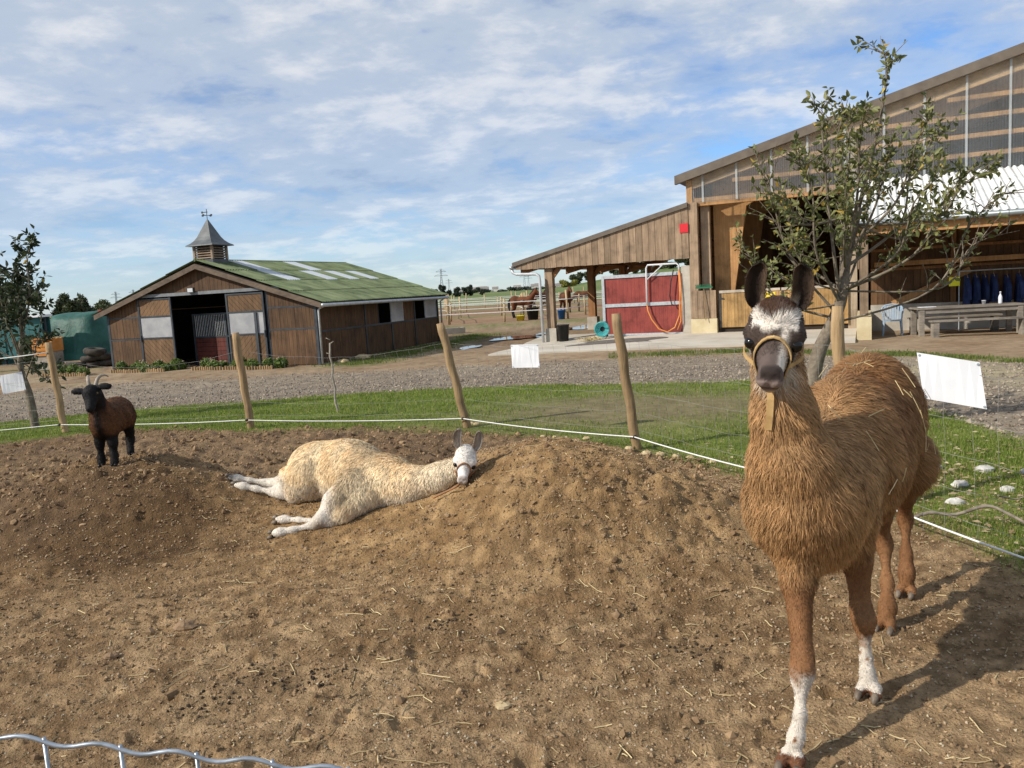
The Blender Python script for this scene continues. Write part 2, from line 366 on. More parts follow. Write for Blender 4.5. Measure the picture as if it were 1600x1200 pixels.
zone = np.where(cr < np.interp(ct, R1[:, 0], R1[:, 1]), 0, np.where(cr < np.interp(ct, R2[:, 0], R2[:, 1]), 1, np.where(cr < np.interp(ct, R3[:, 0], R3[:, 1]), 2, np.where(cr < 47, 3, 4))))
for zi, (nm_, mt_) in enumerate((('ground', SOIL), ('grass_verge', EARTH), ('gravel_road', EARTH), ('farmyard', EARTH), ('field', FIELD))):
    fq = quads[zone == zi]; used = np.unique(fq); mp_ = np.zeros(len(V), np.int64); mp_[used] = np.arange(len(used))
    me = npmesh(nm_, V[used], [mp_[fq]], True, colr[used]); me.materials.append(mt_)
    o = bpy.data.objects.new(nm_, me); col.objects.link(o)
    tag(o, dict(ground='bare trodden brown soil with low mounds in the llama paddock', grass_verge='strip of short green grass behind the paddock fence', gravel_road='grey gravel track running past the barns', farmyard='muddy brown yard between the wooden barn and the riding hall', field='far brown paddocks and green fields out to the horizon')[nm_], 'ground', kind='structure')

# ---------------------------------------------------------------- loose stuff on the ground
def scatter_mesh(name, proto_v, proto_f, P, scl, rotz, tilt, colr_, mat_, label, cat, squash=None, jit=0.):
    n = len(P); pv = np.asarray(proto_v, float); k = len(pv)
    Q = np.repeat(pv[None], n, 0)
    if squash is not None: Q = Q*squash[:, None, :]
    if jit: Q = Q*np.random.default_rng(n).uniform(1-jit, 1+jit, (n, k, 1))
    Q = Q*scl[:, None, None]
    ct, st = np.cos(tilt)[:, None], np.sin(tilt)[:, None]
    yy = Q[..., 1]*ct-Q[..., 2]*st; zz = Q[..., 1]*st+Q[..., 2]*ct; Q = np.stack([Q[..., 0], yy, zz], -1)
    c, s_ = np.cos(rotz)[:, None], np.sin(rotz)[:, None]
    xx = Q[..., 0]*c-Q[..., 1]*s_; yy = Q[..., 0]*s_+Q[..., 1]*c
    Q = np.stack([xx, yy, Q[..., 2]], -1)+P[:, None, :]
    F = (np.asarray(proto_f)[None]+(np.arange(n)*k)[:, None, None]).reshape(-1, len(proto_f[0]))
    me = npmesh(name, Q.reshape(-1, 3), [F], False, np.repeat(colr_, k, 0)); me.materials.append(mat_)
    o = bpy.data.objects.new(name, me); col.objects.link(o); return tag(o, label, cat, kind='stuff')
def polar_pts(n, t0, t1, r0, r1, seed):
    g_ = np.random.default_rng(seed); t = np.radians(g_.uniform(t0, t1, n)); u = g_.uniform(0, 1, n)
    r_ = np.interp(u, np.linspace(0, 1, 50), np.linspace(r0**1.0, r1**1.0, 50)); return r_*np.sin(t), r_*np.cos(t), g_
PLAIN = mat('coloured_bits', (.8, .8, .8), (1.15, 1.15, 1.15), scale=30, rough=.9, spec=.15, attr=True)
BLADE = mat('grass_blades', (.9, .9, .9), (1.1, 1.1, 1.1), scale=2, rough=.6, spec=.25, attr=True, trans=.35)
oct_v = [(1, 0, 0), (-1, 0, 0), (0, 1, 0), (0, -1, 0), (0, 0, 1), (0, 0, -.6)]
oct_f = [(0, 2, 4), (2, 1, 4), (1, 3, 4), (3, 0, 4), (2, 0, 5), (1, 2, 5), (3, 1, 5), (0, 3, 5)]
# clods on the paddock
px_, py_, g_ = polar_pts(26000, -37, 37, 2.2, 11.5, 3)
rr_ = np.hypot(px_, py_); msk = soil_mask(px_, py_)
onm = bump2(px_, py_, .45, 4.45, .95, .95, .55, .45, 1.)
keep = (msk > .4) & (g_.uniform(0, 1, len(px_)) < np.clip(.10+.9*(rr_ > 6)+.75*onm, 0, 1))
px_, py_, rr_ = px_[keep], py_[keep], rr_[keep]; n = len(px_)
s_ = np.minimum(.0035+g_.exponential(.0055, n), .028)*np.where(rr_ > 6, 1.15, .8)
Pz = H(px_, py_); c_ = lerp3((.17, .108, .06), (.34, .23, .13), g_.uniform(0, 1, n)**1.4)
PH = (1+5**.5)/2; ico_v = [(-1, PH, 0), (1, PH, 0), (-1, -PH, 0), (1, -PH, 0), (0, -1, PH), (0, 1, PH), (0, -1, -PH), (0, 1, -PH), (PH, 0, -1), (PH, 0, 1), (-PH, 0, -1), (-PH, 0, 1)]; ico_v = [tuple(q/1.9 for q in p) for p in ico_v]
ico_f = [(0, 11, 5), (0, 5, 1), (0, 1, 7), (0, 7, 10), (0, 10, 11), (1, 5, 9), (5, 11, 4), (11, 10, 2), (10, 7, 6), (7, 1, 8), (3, 9, 4), (3, 4, 2), (3, 2, 6), (3, 6, 8), (3, 8, 9), (4, 9, 5), (2, 4, 11), (6, 2, 10), (8, 6, 7), (9, 8, 1)]
scatter_mesh('soil_clods', ico_v, ico_f, np.stack([px_, py_, Pz+s_*.15], -1), s_, g_.uniform(0, 6.3, n), g_.uniform(-.6, .6, n), c_, PLAIN, 'clods of brown earth scattered over the paddock soil', 'soil', g_.uniform(.55, 1.25, (n, 3)), .3)
px_, py_, g_ = polar_pts(42000, -37, 37, 2.2, 6.8, 33); n = len(px_); s_ = np.minimum(.0022+g_.exponential(.0022, n), .009)*(.6+.4*np.hypot(px_, py_)/3)
scatter_mesh('soil_crumbs', oct_v, oct_f, np.stack([px_, py_, H(px_, py_)+s_*.2], -1), s_, g_.uniform(0, 6.3, n), g_.uniform(-.7, .7, n), lerp3((.155, .10, .055), (.38, .265, .155), g_.uniform(0, 1, n)), PLAIN, 'fine crumbs of dry earth covering the trodden soil', 'soil', g_.uniform(.6, 1.3, (n, 3)), .3)
g_ = np.random.default_rng(44); n = 150; k_ = g_.integers(0, 5, n); cx_ = np.array([-1.05, -.8, -1.25, -.35, .7])[k_]; cy_ = np.array([3.05, 3.0, 2.9, 3.4, 3.1])[k_]
px_ = cx_+g_.normal(0, .07, n); py_ = cy_+g_.normal(0, .05, n)
scatter_mesh('droppings', ico_v, ico_f, np.stack([px_, py_, H(px_, py_)+.003], -1), g_.uniform(.004, .0075, n), g_.uniform(0, 6.3, n), g_.uniform(-.5, .5, n), lerp3((.025, .019, .014), (.085, .062, .042), g_.uniform(0, 1, n)), PLAIN, 'scattered dark animal droppings on the open soil', 'droppings', g_.uniform(.8, 1.3, (n, 3)), .1)
# pale chips and straw bits
px_, py_, g_ = polar_pts(6500, -37, 37, 2.2, 8.5, 4); n = len(px_); s_ = g_.uniform(.002, .0065, n)
scatter_mesh('soil_chips', oct_v, oct_f, np.stack([px_, py_, H(px_, py_)+s_*.2], -1), s_, g_.uniform(0, 6.3, n), g_.uniform(-.5, .5, n), lerp3((.33, .27, .19), (.55, .47, .34), g_.uniform(0, 1, n)), PLAIN, 'tiny pale stone chips in the trodden paddock soil', 'chips', g_.uniform(.5, 1.4, (n, 3)))
# straw: thin bent three-sided stalks
def straw(name, P, Ls, az, cl, label, wd=.0022, pitch_=None, parent=None):
    n = len(P); t = np.linspace(0, 1, 4); g2 = np.random.default_rng(len(P))
    dirv = np.stack([np.cos(az), np.sin(az)], -1); bend = g2.normal(0, .035, n)
    pts = P[:, None, :2]+dirv[:, None, :]*((t-.5)[None, :, None]*Ls[:, None, None])+np.stack([-dirv[:, 1], dirv[:, 0]], -1)[:, None, :]*((t-.5)**2)[None, :, None]*(Ls*bend*4)[:, None, None]
    z = H(pts[..., 0], pts[..., 1]) if pitch_ is None else P[:, None, 2]+pitch_[:, None]*(t-.5)[None]*Ls[:, None]
    if pitch_ is None: z = np.maximum(z, z.mean(1, keepdims=True)-.004)+.004
    perp = np.stack([-dirv[:, 1], dirv[:, 0], np.zeros(n)], -1)[:, None, :]*wd
    c3 = np.concatenate([pts, z[..., None]], -1); upv = np.array([0, 0, wd*1.2])
    ring = np.stack([c3-perp, c3+perp, c3+upv], 2)            # n,4,3,3
    Q = ring.reshape(-1, 3); F = []
    b = (np.arange(n)*12)[:, None]
    for i in range(3):
        for j in range(3):
            F.append(np.concatenate([b+i*3+j, b+i*3+(j+1) % 3, b+(i+1)*3+(j+1) % 3, b+(i+1)*3+j], 1))
    me = npmesh(name, Q, [np.concatenate(F)], False, np.repeat(cl, 12, 0)); me.materials.append(PLAIN)
    o = bpy.data.objects.new(name, me); link(o, parent); return tag(o, label, None if parent else 'straw', kind='stuff')
px_, py_, g_ = polar_pts(1400, -37, 37, 2.2, 7.5, 6); n = len(px_)
Ls = np.minimum(.012+g_.exponential(.028, n), .2)
straw('straw', np.stack([px_, py_, 0*px_], -1), Ls, g_.uniform(0, 6.3, n), lerp3((.26, .19, .10), (.60, .48, .27), g_.uniform(0, 1, n)**1.3), 'dry yellow straw stalks strewn over the bare soil')
# grass on the verge
def blades(name, X_, Y_, hgt, wd, cl, label, g_):
    n = len(X_); a = g_.uniform(0, 6.283, n); ln_ = g_.uniform(.1, .7, n)*hgt; b_ = g_.uniform(0, 6.283, n)
    P = np.stack([X_, Y_, H(X_, Y_)-.004], -1); w_ = np.stack([np.cos(a), np.sin(a), 0*a], -1)*(wd/2)[:, None]
    mid = P+np.stack([np.cos(b_)*ln_*.35, np.sin(b_)*ln_*.35, hgt*.6], -1); tip = P+np.stack([np.cos(b_)*ln_, np.sin(b_)*ln_, hgt], -1)
    Q = np.stack([P-w_, P+w_, mid+w_*.7, mid-w_*.7, tip], 1).reshape(-1, 3); b = np.arange(n)*5
    me = npmesh(name, Q, [np.stack([b, b+1, b+2, b+3], -1), np.stack([b+3, b+2, b+4], -1)], False, np.repeat(cl, 5, 0)); me.materials.append(BLADE)
    o = bpy.data.objects.new(name, me); col.objects.link(o); return tag(o, label, 'grass', kind='stuff')
g_ = np.random.default_rng(12); n = 190000
t = g_.uniform(-36, 36, n); u = g_.uniform(-.1, 1.05, n); a_ = np.interp(t, R1[:, 0], R1[:, 1]); b_ = np.interp(t, R2[:, 0], R2[:, 1]); r_ = a_+(b_-a_)*u
X_, Y_ = r_*np.sin(np.radians(t)), r_*np.cos(np.radians(t))
wn = np.clip(1.35*np.exp(-(((X_-1.5)/2.0)**2+((Y_-9.5)/1.35)**2))+.75*np.clip(fbm(X_*.9, Y_*.9, 4, 31)-.05, 0, 1)*(X_ > -1), 0, 1)
edge = np.clip(.5+fbm(X_*2.3, Y_*2.3, 3, 61)*1.1, 0, 1)*sstep(-.1, .06, u+.12*fbm(X_*2, Y_*2, 2, 62))*(1-sstep(.88, 1.05, u+.1*fbm(X_*2, Y_*2, 2, 63)))
keep = g_.uniform(0, 1, n) < np.clip((1-.92*wn)*(.25+edge*1.0)*sstep(-.1, .05, u), 0, 1)
X_, Y_, r_ = X_[keep], Y_[keep], r_[keep]; n = len(X_)
hg = g_.uniform(.012, .045, n)*(1+.5*np.clip(fbm(X_*1.5, Y_*1.5, 3, 64), -1, 1))
cl = lerp3((.115, .175, .026), (.255, .31, .062), g_.uniform(0, 1, n)); yl = g_.uniform(0, 1, n) < .08; cl[yl] = (.33, .28, .13)
blades('grass', X_, Y_, hg, g_.uniform(.004, .008, n)*np.clip(r_/8, .6, 1.8), cl, 'short green grass growing on the verge behind the fence', g_)
# sparse yard grass by the barn and slab
g_ = np.random.default_rng(14); n = 16000
X_ = np.concatenate([g_.normal(0, .55, n)+0, g_.uniform(0, 12, n)]); Y_ = np.concatenate([g_.uniform(23.6, 36, n), np.zeros(n)])
X_[:n] += -4.9+(Y_[:n]-24.3)*.29+.3
tt = np.radians(g_.uniform(7, 34, n)); rq = np.interp(np.degrees(tt), R3[:, 0], R3[:, 1])+g_.normal(1.0, .35, n); X_[n:] = rq*np.sin(tt); Y_[n:] = rq*np.cos(tt)
kp = g_.uniform(0, 1, 2*n) < np.clip(.5+fbm(X_*1.2, Y_*1.2, 3, 71)*1.2, 0, 1); X_, Y_ = X_[kp], Y_[kp]; n = len(X_)
blades('grass', X_, Y_, g_.uniform(.03, .10, n), g_.uniform(.012, .02, n), lerp3((.09, .14, .03), (.2, .22, .06), g_.uniform(0, 1, n)), 'low grass along the barn side and the edge of the concrete slab', g_)
# gravel
g_ = np.random.default_rng(13); n = 26000
t = g_.uniform(-36, 36, n); u = g_.uniform(-.06, 1.05, n)**1.1; u = np.nan_to_num(u); a_ = np.interp(t, R2[:, 0], R2[:, 1]); b_ = np.interp(t, R3[:, 0], R3[:, 1]); r_ = a_+(b_-a_)*u
X_, Y_ = r_*np.sin(np.radians(t)), r_*np.cos(np.radians(t)); s_ = np.minimum(.006+g_.exponential(.007, n), .035)
scatter_mesh('gravel', oct_v, oct_f, np.stack([X_, Y_, H(X_, Y_)+s_*.25], -1), s_, g_.uniform(0, 6.3, n), g_.uniform(-.6, .6, n), lerp3((.16, .13, .10), (.41, .345, .265), g_.uniform(0, 1, n)**1.3), PLAIN, 'loose grey and buff gravel lying on the farm track', 'gravel', g_.uniform(.6, 1.3, (n, 3)))
# leaf litter and stones in the grass on the right
g_ = np.random.default_rng(15); n = 900
X_ = g_.normal(3.3, .9, n); Y_ = g_.normal(5.4, 1.1, n); kp = (soil_mask(X_, Y_) < .5); X_, Y_ = X_[kp], Y_[kp]; n = len(X_)
leaf_v = [(-1, 0, 0), (0, -.45, .18), (1, 0, .05), (0, .45, .2)]; leaf_f = [(0, 1, 2), (0, 2, 3)]
s_ = g_.uniform(.014, .034, n)
scatter_mesh('fallen_leaves', leaf_v, leaf_f, np.stack([X_, Y_, H(X_, Y_)+.022], -1), s_, g_.uniform(0, 6.3, n), g_.uniform(-.5, .5, n), lerp3((.22, .15, .08), (.46, .38, .25), g_.uniform(0, 1, n)), PLAIN, 'dry brown and buff leaves fallen in the grass beside the fence', 'leaves')
# ---------------------------------------------------------------- paddock fence
def vec(*a): return Vector(a)
ROPE = mat('white_rope', (.62, .62, .58), (.80, .80, .77), scale=60, rough=.7)
WIRE = mat('fence_wire', (.24, .23, .21), (.38, .37, .35), scale=20, rough=.5, metal=.4)
BLACKP = mat('black_plastic', (.015, .015, .016), (.03, .03, .03), rough=.45)
def fence_post(base, top, rad, label):
    b = vec(*base); tp = vec(*top)
    t = thing('fence_post', label, 'fence post', tuple(b), group='round posts of the llama fence')
    axis = (tp-b); mb = MB(); n = 9; k = 14
    pts = [b-axis*.06+axis*1.06*i/k for i in range(k+1)]
    rad_ = [rad*(1+.05*math.sin(i*1.7+b.x*3)) for i in range(k+1)]; rad_[-1] *= .88
    jit = [p+vec(.006*math.sin(i*1.3+b.x), .005*math.cos(i*.9), 0) for i, p in enumerate(pts)]
    mb.tube(jit, rad_, n); mb.build('pole', W_POST, t, True)
    ins = MB(); q = b+axis*.10
    ins.tube([q+vec(-rad*.2, -rad-.01, 0), q+vec(-rad*.3, -rad-.045, .002)], [.012, .018], 8); ins.build('insulator', BLACKP, t, True)
    return t
POSTS = [((-5.96, 10.52), (-6.04, 10.52, 1.156), .045, 'leaning round fence post with two ropes tied on, beside the small dark-leaved tree'),
         ((-3.22, 9.70), (-3.31, 9.70, 1.168), .046, 'leaning round fence post in front of the barn sliding door'),
         ((-.53, 8.84), (-.75, 8.84, 1.173), .047, 'strongly leaning round fence post behind the cream llama head'),
         ((1.09, 7.08), (.95, 7.08, 1.234), .044, 'leaning round fence post in front of the red wash panel'),
         ((2.02, 4.82), (1.99, 4.85, 1.285), .038, 'upright round fence post just behind the brown llama back'),
         ((-9.3, 10.9), (-9.36, 10.9, 1.16), .045, 'round fence post at the far end of the left rope')]
PB = []
for (bx, by), tp, rd, lb in POSTS:
    z0 = Hs(bx, by); fence_post((bx, by, z0), tp, rd, lb); PB.append((vec(bx, by, z0), vec(*tp)))
END = (vec(2.62, 3.0, Hs(2.62, 3.0)), vec(2.60, 3.0, 1.18))
fence_post(END[0], END[1], .045, 'round fence post past the right hand sign')
line = [PB[5], PB[0], PB[1], PB[2], PB[3], PB[4], END]
# low white rope: one length through all insulators
rp = MB(); pts = []
knots = [b+(t_-b)*.10+vec(-.02, -.075, 0) for b, t_ in line]
knots = [knots[0], knots[1], knots[2], knots[3], knots[4], vec(2.02, 4.735, .16), vec(2.55, 3.05, .10)]
for a, b in zip(knots[:-1], knots[1:]):
    for i in range(8):
        q = a.lerp(b, i/8); q.z -= .02*4*(i/8)*(1-i/8); q.z = max(q.z, Hs(q.x, q.y)+.03); pts.append(q)
pts.append(knots[-1]); rp.tube(pts, .0058, 6)
rp.build('electric_rope', ROPE, smooth=True, label='low white electric rope strung along the paddock posts', cat='rope')
tp_ = MB(); a = PB[5][1]-vec(0, .05, .05); b = PB[0][1]-vec(0, .05, .13)
tp_.tube([a.lerp(b, i/10)-vec(0, 0, .10*4*(i/10)*(1-i/10)) for i in range(11)], .008, 6)
tp_.build('electric_rope', ROPE, smooth=True, label='slack white rope from the top of the leftmost leaning post', cat='rope')
# sheep netting, one bay at a time
def netting(A, B, label, sag=.05, low=(.16, .32, .50, .70, .95), f0=0., f1=1., lean=.25, seed=1):
    g = random.Random(seed); root = thing('wire_netting', label, 'wire fence', tuple(A[0]), group='bays of wire netting along the paddock fence')
    def pt(f, h):
        p = A[0].lerp(B[0], f); q = A[1].lerp(B[1], f)
        s_ = sag*4*f*(1-f)*(h/.95)
        r_ = p.lerp(q, h/1.17)-vec(0, -.055, s_); return r_
    for h in low:
        m_ = MB(); nn = 16
        m_.tube([pt(f0+(f1-f0)*i/nn, h)+vec(0, 0, g.uniform(-.008, .008)) for i in range(nn+1)], .0011, 4, False); m_.build('wire', WIRE, root)
    ns = max(3, int((A[0]-B[0]).length*(f1-f0)/.15))
    for k in range(1, ns):
        f = f0+(f1-f0)*k/ns; m_ = MB(); dx = g.uniform(-.02, .02)
        m_.tube([pt(f, low[0]*.2)+vec(dx, 0, 0)]+[pt(f, h)+vec(dx*(1-h)+g.uniform(-.012, .012), 0, 0) for h in low], .0009, 4, False); m_.build('stay_wire', WIRE, root)
    return root
netting(line[0], line[1], 'wire netting bay in front of the small dark-leaved tree', .06, seed=1)
netting(line[1], line[2], 'slack wire netting bay behind the black-faced goat', .16, seed=2)
netting(line[2], line[3], 'wire netting bay behind the body of the cream llama', .12, seed=3)
netting(line[3], line[4], 'wire netting bay that carries the small square sign', .05, seed=4)
netting(line[4], line[5], 'wire netting bay behind the head of the brown llama', .05, seed=5)
netting(line[5], line[6], 'wire netting bay with the tilted sign beside the brown llama rump', .06, seed=6)
def sign(c, right, up, wd, ht, label):
    c, right, up = vec(*c), vec(*right).normalized(), vec(*up).normalized(); nrm = right.cross(up)
    t = thing('sign_board', label, 'sign', tuple(c), group=None); m_ = MB()
    nx = 6; F = lambda a, b, z: c+right*(a*wd/2)+up*(b*ht/2)+nrm*(z+.006*math.sin(a*2.2+b))
    for i in range(nx):
        a0, a1 = -1+2*i/nx, -1+2*(i+1)/nx
        m_.hexa([F(a0, -1, -.0015), F(a1, -1, -.0015), F(a1, 1, -.0015), F(a0, 1, -.0015), F(a0, -1, .0015), F(a1, -1, .0015), F(a1, 1, .0015), F(a0, 1, .0015)])
    m_.build('board', WHITEP, t)
    for a in (-.93, .93):
        for b in (-.9, .9):
            e = MB(); e.tube([F(a, b, -.004), F(a, b, .006)], .006, 8); e.build('eyelet', GALV, t)
    return t
def on_line(A, B, f, h): p = A[0].lerp(B[0], f); q = A[1].lerp(B[1], f); return p.lerp(q, h/1.17)
dv = (line[4][0]-line[3][0]).normalized()
q = on_line(line[3], line[4], .495, .80); sign(q+vec(0, .075, 0), (1, -.35, -.0), (-.02, 0, 1), .292, .235, 'small blank white sign hung on the netting in front of the concrete slab')
q = vec(2.20, 3.97, .92); sign(q, (.93, -.36, -.20), (-.09, .12, 1), .285, .235, 'larger tilted blank white sign beside the rump of the brown llama')
q = on_line(line[0], line[1], .815, .62); sign(q+vec(-.05, .08, .06), (1, .1, .12), (-.12, 0, 1), .30, .25, 'blank white sign on the netting by the small dark-leaved tree')

# thin dead stake behind the fence
st = MB(); z0 = Hs(-2.38, 10.72); st.tube([(-2.38+.012*math.sin(i*1.9)-.003*i, 10.72, z0-.05+i*.09) for i in range(12)], [.017-.0004*i for i in range(12)], 7)
for i, (h, dx) in enumerate(((.62, .05), (.78, -.06), (.93, .05), (.98, -.05))): st.tube([(-2.40, 10.72, z0+h), (-2.40+dx, 10.71, z0+h+.03)], [.008, .005], 5)
st.build('sapling', mat('grey_bark', (.22, .19, .15), (.38, .34, .28), scale=25, rough=.9, bump=.4), smooth=True, label='thin leafless stake-like sapling standing in the grass strip', cat='sapling')

# crimped wire panel in the near left corner
near = thing('wire_fence', 'crimped galvanised wire fence right in front of the viewer', 'wire fence', (-.3, .62, 0))
NW = mat('near_galvanised', (.25, .28, .31), (.46, .50, .54), scale=60, rough=.38, metal=.65)
pa = vec(-.436, .62, 1.160); dirn = vec(.986, 0, -.166)
cr_ = lambda f: pa+dirn*f+vec(0, 0, .0030*math.sin(f*6.283/.0625-.4))
m_ = MB(); m_.tube([cr_(-1.0+i*.0078) for i in range(260)], .0019, 8); m_.build('top_wire', NW, near, True)
for k in range(-14, 16):
    p = cr_(.036+k*.0625); m_ = MB(); m_.tube([p+vec(0, .001, .003), p+vec(.001, .002, -.3), p+vec(.004, .004, -1.1)], .0017, 7); m_.build('vertical_wire', NW, near, True)
for hz_ in (.10, .20, .30, .45, .60, .75, .9):
    m_ = MB(); m_.tube([cr_(-1.0+i*.0156)-vec(0, 0, hz_) for i in range(130)], .0017, 6); m_.build('horizontal_wire', NW, near, True)

# stones
STONE = mat('pale_stone', (.34, .25, .13), (.56, .45, .27), scale=14, rough=.9, bump=.5, bscale=40)
def stone(x, y, s_, label, group, mt_=STONE, name='stone'):
    g = random.Random(int(x*1000+y*77)); V = []; F = []
    nu, nv = 9, 6
    for i in range(nv+1):
        for j in range(nu):
            a = math.pi*i/nv; b = 2*math.pi*j/nu
            k = 1+.35*(g.random()-.5)
            V.append((math.sin(a)*math.cos(b)*k*1.15, math.sin(a)*math.sin(b)*k*.9, math.cos(a)*k*.6))
    V = [(x+p[0]*s_, y+p[1]*s_, Hs(x, y)+s_*.22+p[2]*s_) for p in V]
    F = [(i*nu+j, i*nu+(j+1) % nu, (i+1)*nu+(j+1) % nu, (i+1)*nu+j) for i in range(nv) for j in range(nu)]
    m_ = MB(); m_.add(V, F); return m_.build(name, mt_, label=label, cat='stone', group=group)
for x_, y_, s_ in ((.28, 7.9, .035), (.40, 7.85, .042), (.50, 7.8, .036), (.70, 7.72, .048), (1.0, 6.93, .05), (1.13, 6.85, .06), (1.24, 6.76, .055), (1.36, 6.66, .05), (1.46, 6.60, .045), (1.6, 6.4, .05), (1.9, 6.1, .04), (-.5, 9.0, .06), (-.43, 8.98, .05)):
    stone(x_, y_, s_*.68, 'pale yellowish stone lying along the grass edge under the rope', 'pale stones along the paddock edge')
CLOD = mat('earth_lump', (.20, .13, .075), (.32, .21, .12), scale=12, rough=.95, bump=.6, bscale=40)
stone(-1.55, 3.50, .045, 'largest lump of crumbled earth lying on the open soil below the goat mound', None, CLOD, 'earth_clod')
stone(-1.78, 3.28, .028, 'smaller round lump of earth next to the largest clod', None, CLOD, 'earth_clod')
stone(-.10, 2.74, .026, 'pale stone half sunk in the foreground soil', None)
for x_, y_, s_ in ((3.0, 5.3, .05), (3.2, 5.1, .045), (2.75, 4.9, .05), (3.35, 5.6, .06), (3.1, 5.8, .05), (2.5, 5.0, .04), (3.6, 5.5, .055), (3.45, 5.0, .045)):
    stone(x_, y_, s_, 'grey and white flint stone in the grass beyond the tilted sign', 'flint stones in the right grass', mat('flint', (.33, .31, .27), (.62, .60, .56), scale=12, rough=.7, bump=.4))
# fallen branch on the right
br = thing('fallen_branch', 'bare grey fallen branch lying in the grass beside the rope', 'branch', (2.5, 4.0, 0))
BARK0 = mat('dead_bark', (.13, .105, .08), (.29, .245, .19), scale=20, rough=.9, bump=.4)
def limb(pl, r0, r1, name='limb'):
    m_ = MB(); k = len(pl); P = []
    for i in range((k-1)*4+1):
        f = i/4; a = min(int(f), k-2); p = [vec(*pl[max(0, min(k-1, a+j))]) for j in (-1, 0, 1, 2)]; u = f-a
        P.append(.5*((2*p[1])+(-p[0]+p[2])*u+(2*p[0]-5*p[1]+4*p[2]-p[3])*u*u+(-p[0]+3*p[1]-3*p[2]+p[3])*u**3))
    m_.tube(P, [r0+(r1-r0)*i/(len(P)-1) for i in range(len(P))], 7); return m_.build(name, BARK0, br, True)
limb([(2.22, 4.50, .03), (2.36, 4.49, .08), (2.50, 4.46, .07), (2.66, 4.43, .12), (2.74, 4.36, .09), (2.80, 4.22, .05), (2.84, 4.12, .07), (2.90, 3.98, .03)], .011, .008)
limb([(2.80, 4.25, .08), (2.70, 4.0, .02), (2.72, 3.8, .07), (2.85, 3.65, .03)], .011, .006)
limb([(2.95, 4.5, .03), (3.02, 4.3, .09), (3.03, 4.1, .07), (2.97, 3.95, .09), (2.95, 3.75, .02)], .008, .005)
limb([(2.88, 4.02, .10), (3.0, 3.93, .10), (3.08, 3.9, .09), (3.2, 3.95, .13)], .008, .004)
limb([(2.72, 4.42, .18), (2.80, 4.47, .15), (2.88, 4.5, .13), (3.0, 4.5, .16)], .006, .003)
# ---------------------------------------------------------------- stable barn on the left
def frame(o, ang, z0):
    ca, sa = math.cos(ang), math.sin(ang)
    return lambda s, d, h: (o[0]+ca*s+sa*d, o[1]-sa*s+ca*d, z0+h)
BA = R_(20.0); bw, bl, kd = 8.2, 11.5, .75
bo = (-5.76-math.cos(BA)*bw, 24.28+math.sin(BA)*bw)
bf0 = frame(bo, BA, YARD-.02); bf = lambda s, d, h: bf0(s, d*kd, h)
barn = thing('stable_barn', 'brown timber stable barn with green corrugated roof and small cupola', 'barn', bf(bw/2, 0, 0))
EAV, APX, MID = 1.97, 3.30, 4.05
def rake(s): return EAV+(APX-EAV)*(1-abs(s-MID)/(MID if s < MID else bw-MID))
def clip_poly(poly, f):   # keep f>=0, f linear callable
    out = []
    for i in range(len(poly)):
        a, b = poly[i], poly[(i+1) % len(poly)]; fa, fb = f(a), f(b)
        if fa >= 0: out.append(a)
        if fa*fb < 0: t = fa/(fa-fb); out.append((a[0]+(b[0]-a[0])*t, a[1]+(b[1]-a[1])*t))
    return out
def fprism(mb, fr, poly, d0, d1):   # polygon in (s,h), extruded in d
    if len(poly) < 3: return
    mb.prism([fr(s, d0, h) for s, h in poly], [fr(s, d1, h) for s, h in poly])
def board_panel(fr, s0, s1, h0, htop, parent, mt, pitch=.135, d=0., th=.022, side=False, name='board_panel', gap=.007):
    """vertical boards with open joints; htop is a number or function of s"""
    mb = MB(); n = max(1, round((s1-s0)/pitch)); p = (s1-s0)/n; ft = htop if callable(htop) else (lambda s: htop)
    for i in range(n):
        a, b = s0+i*p+gap/2, s0+(i+1)*p-gap/2; dd = d+random.uniform(-.004, .004)
        poly = [(a, h0), (b, h0), (b, ft(b)), (a, ft(a))]
        fprism(mb, fr, poly, dd-th, dd)
    return mb.build(name, mt, parent, kind='stuff')
def diag_panel(fr, s0, s1, h0, h1, parent, sgn, pitch=.125, d=-.05, th=.02, name='diagonal_boards', mt=None):
    mb = MB(); k = (s1-s0)+(h1-h0); n = int(k/(pitch*1.414))+2
    for i in range(-1, n):
        c0 = i*pitch*1.414+.005; c1 = (i+1)*pitch*1.414-.005
        g = (lambda p: (p[0]-s0)+(p[1]-h0)) if sgn > 0 else (lambda p: (p[0]-s0)+(h1-p[1]))
        poly = [(s0, h0), (s1, h0), (s1, h1), (s0, h1)]
        poly = clip_poly(poly, lambda p: g(p)-c0); poly = clip_poly(poly, lambda p: c1-g(p)) if poly else poly
        if len(poly) >= 3: dd = d+random.uniform(-.003, .003); fprism(mb, fr, poly, dd-th, dd)
    return mb.build(name, mt or W_BARND, parent, kind='stuff')
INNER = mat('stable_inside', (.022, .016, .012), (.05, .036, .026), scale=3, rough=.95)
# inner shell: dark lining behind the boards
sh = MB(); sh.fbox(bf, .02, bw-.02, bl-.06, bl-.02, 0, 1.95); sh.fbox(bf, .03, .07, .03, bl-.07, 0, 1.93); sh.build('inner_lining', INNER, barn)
sh = MB(); sh.fbox(bf, .0, bw, 0.1, bl, -.2, .02); sh.build('floor', CONC, barn)
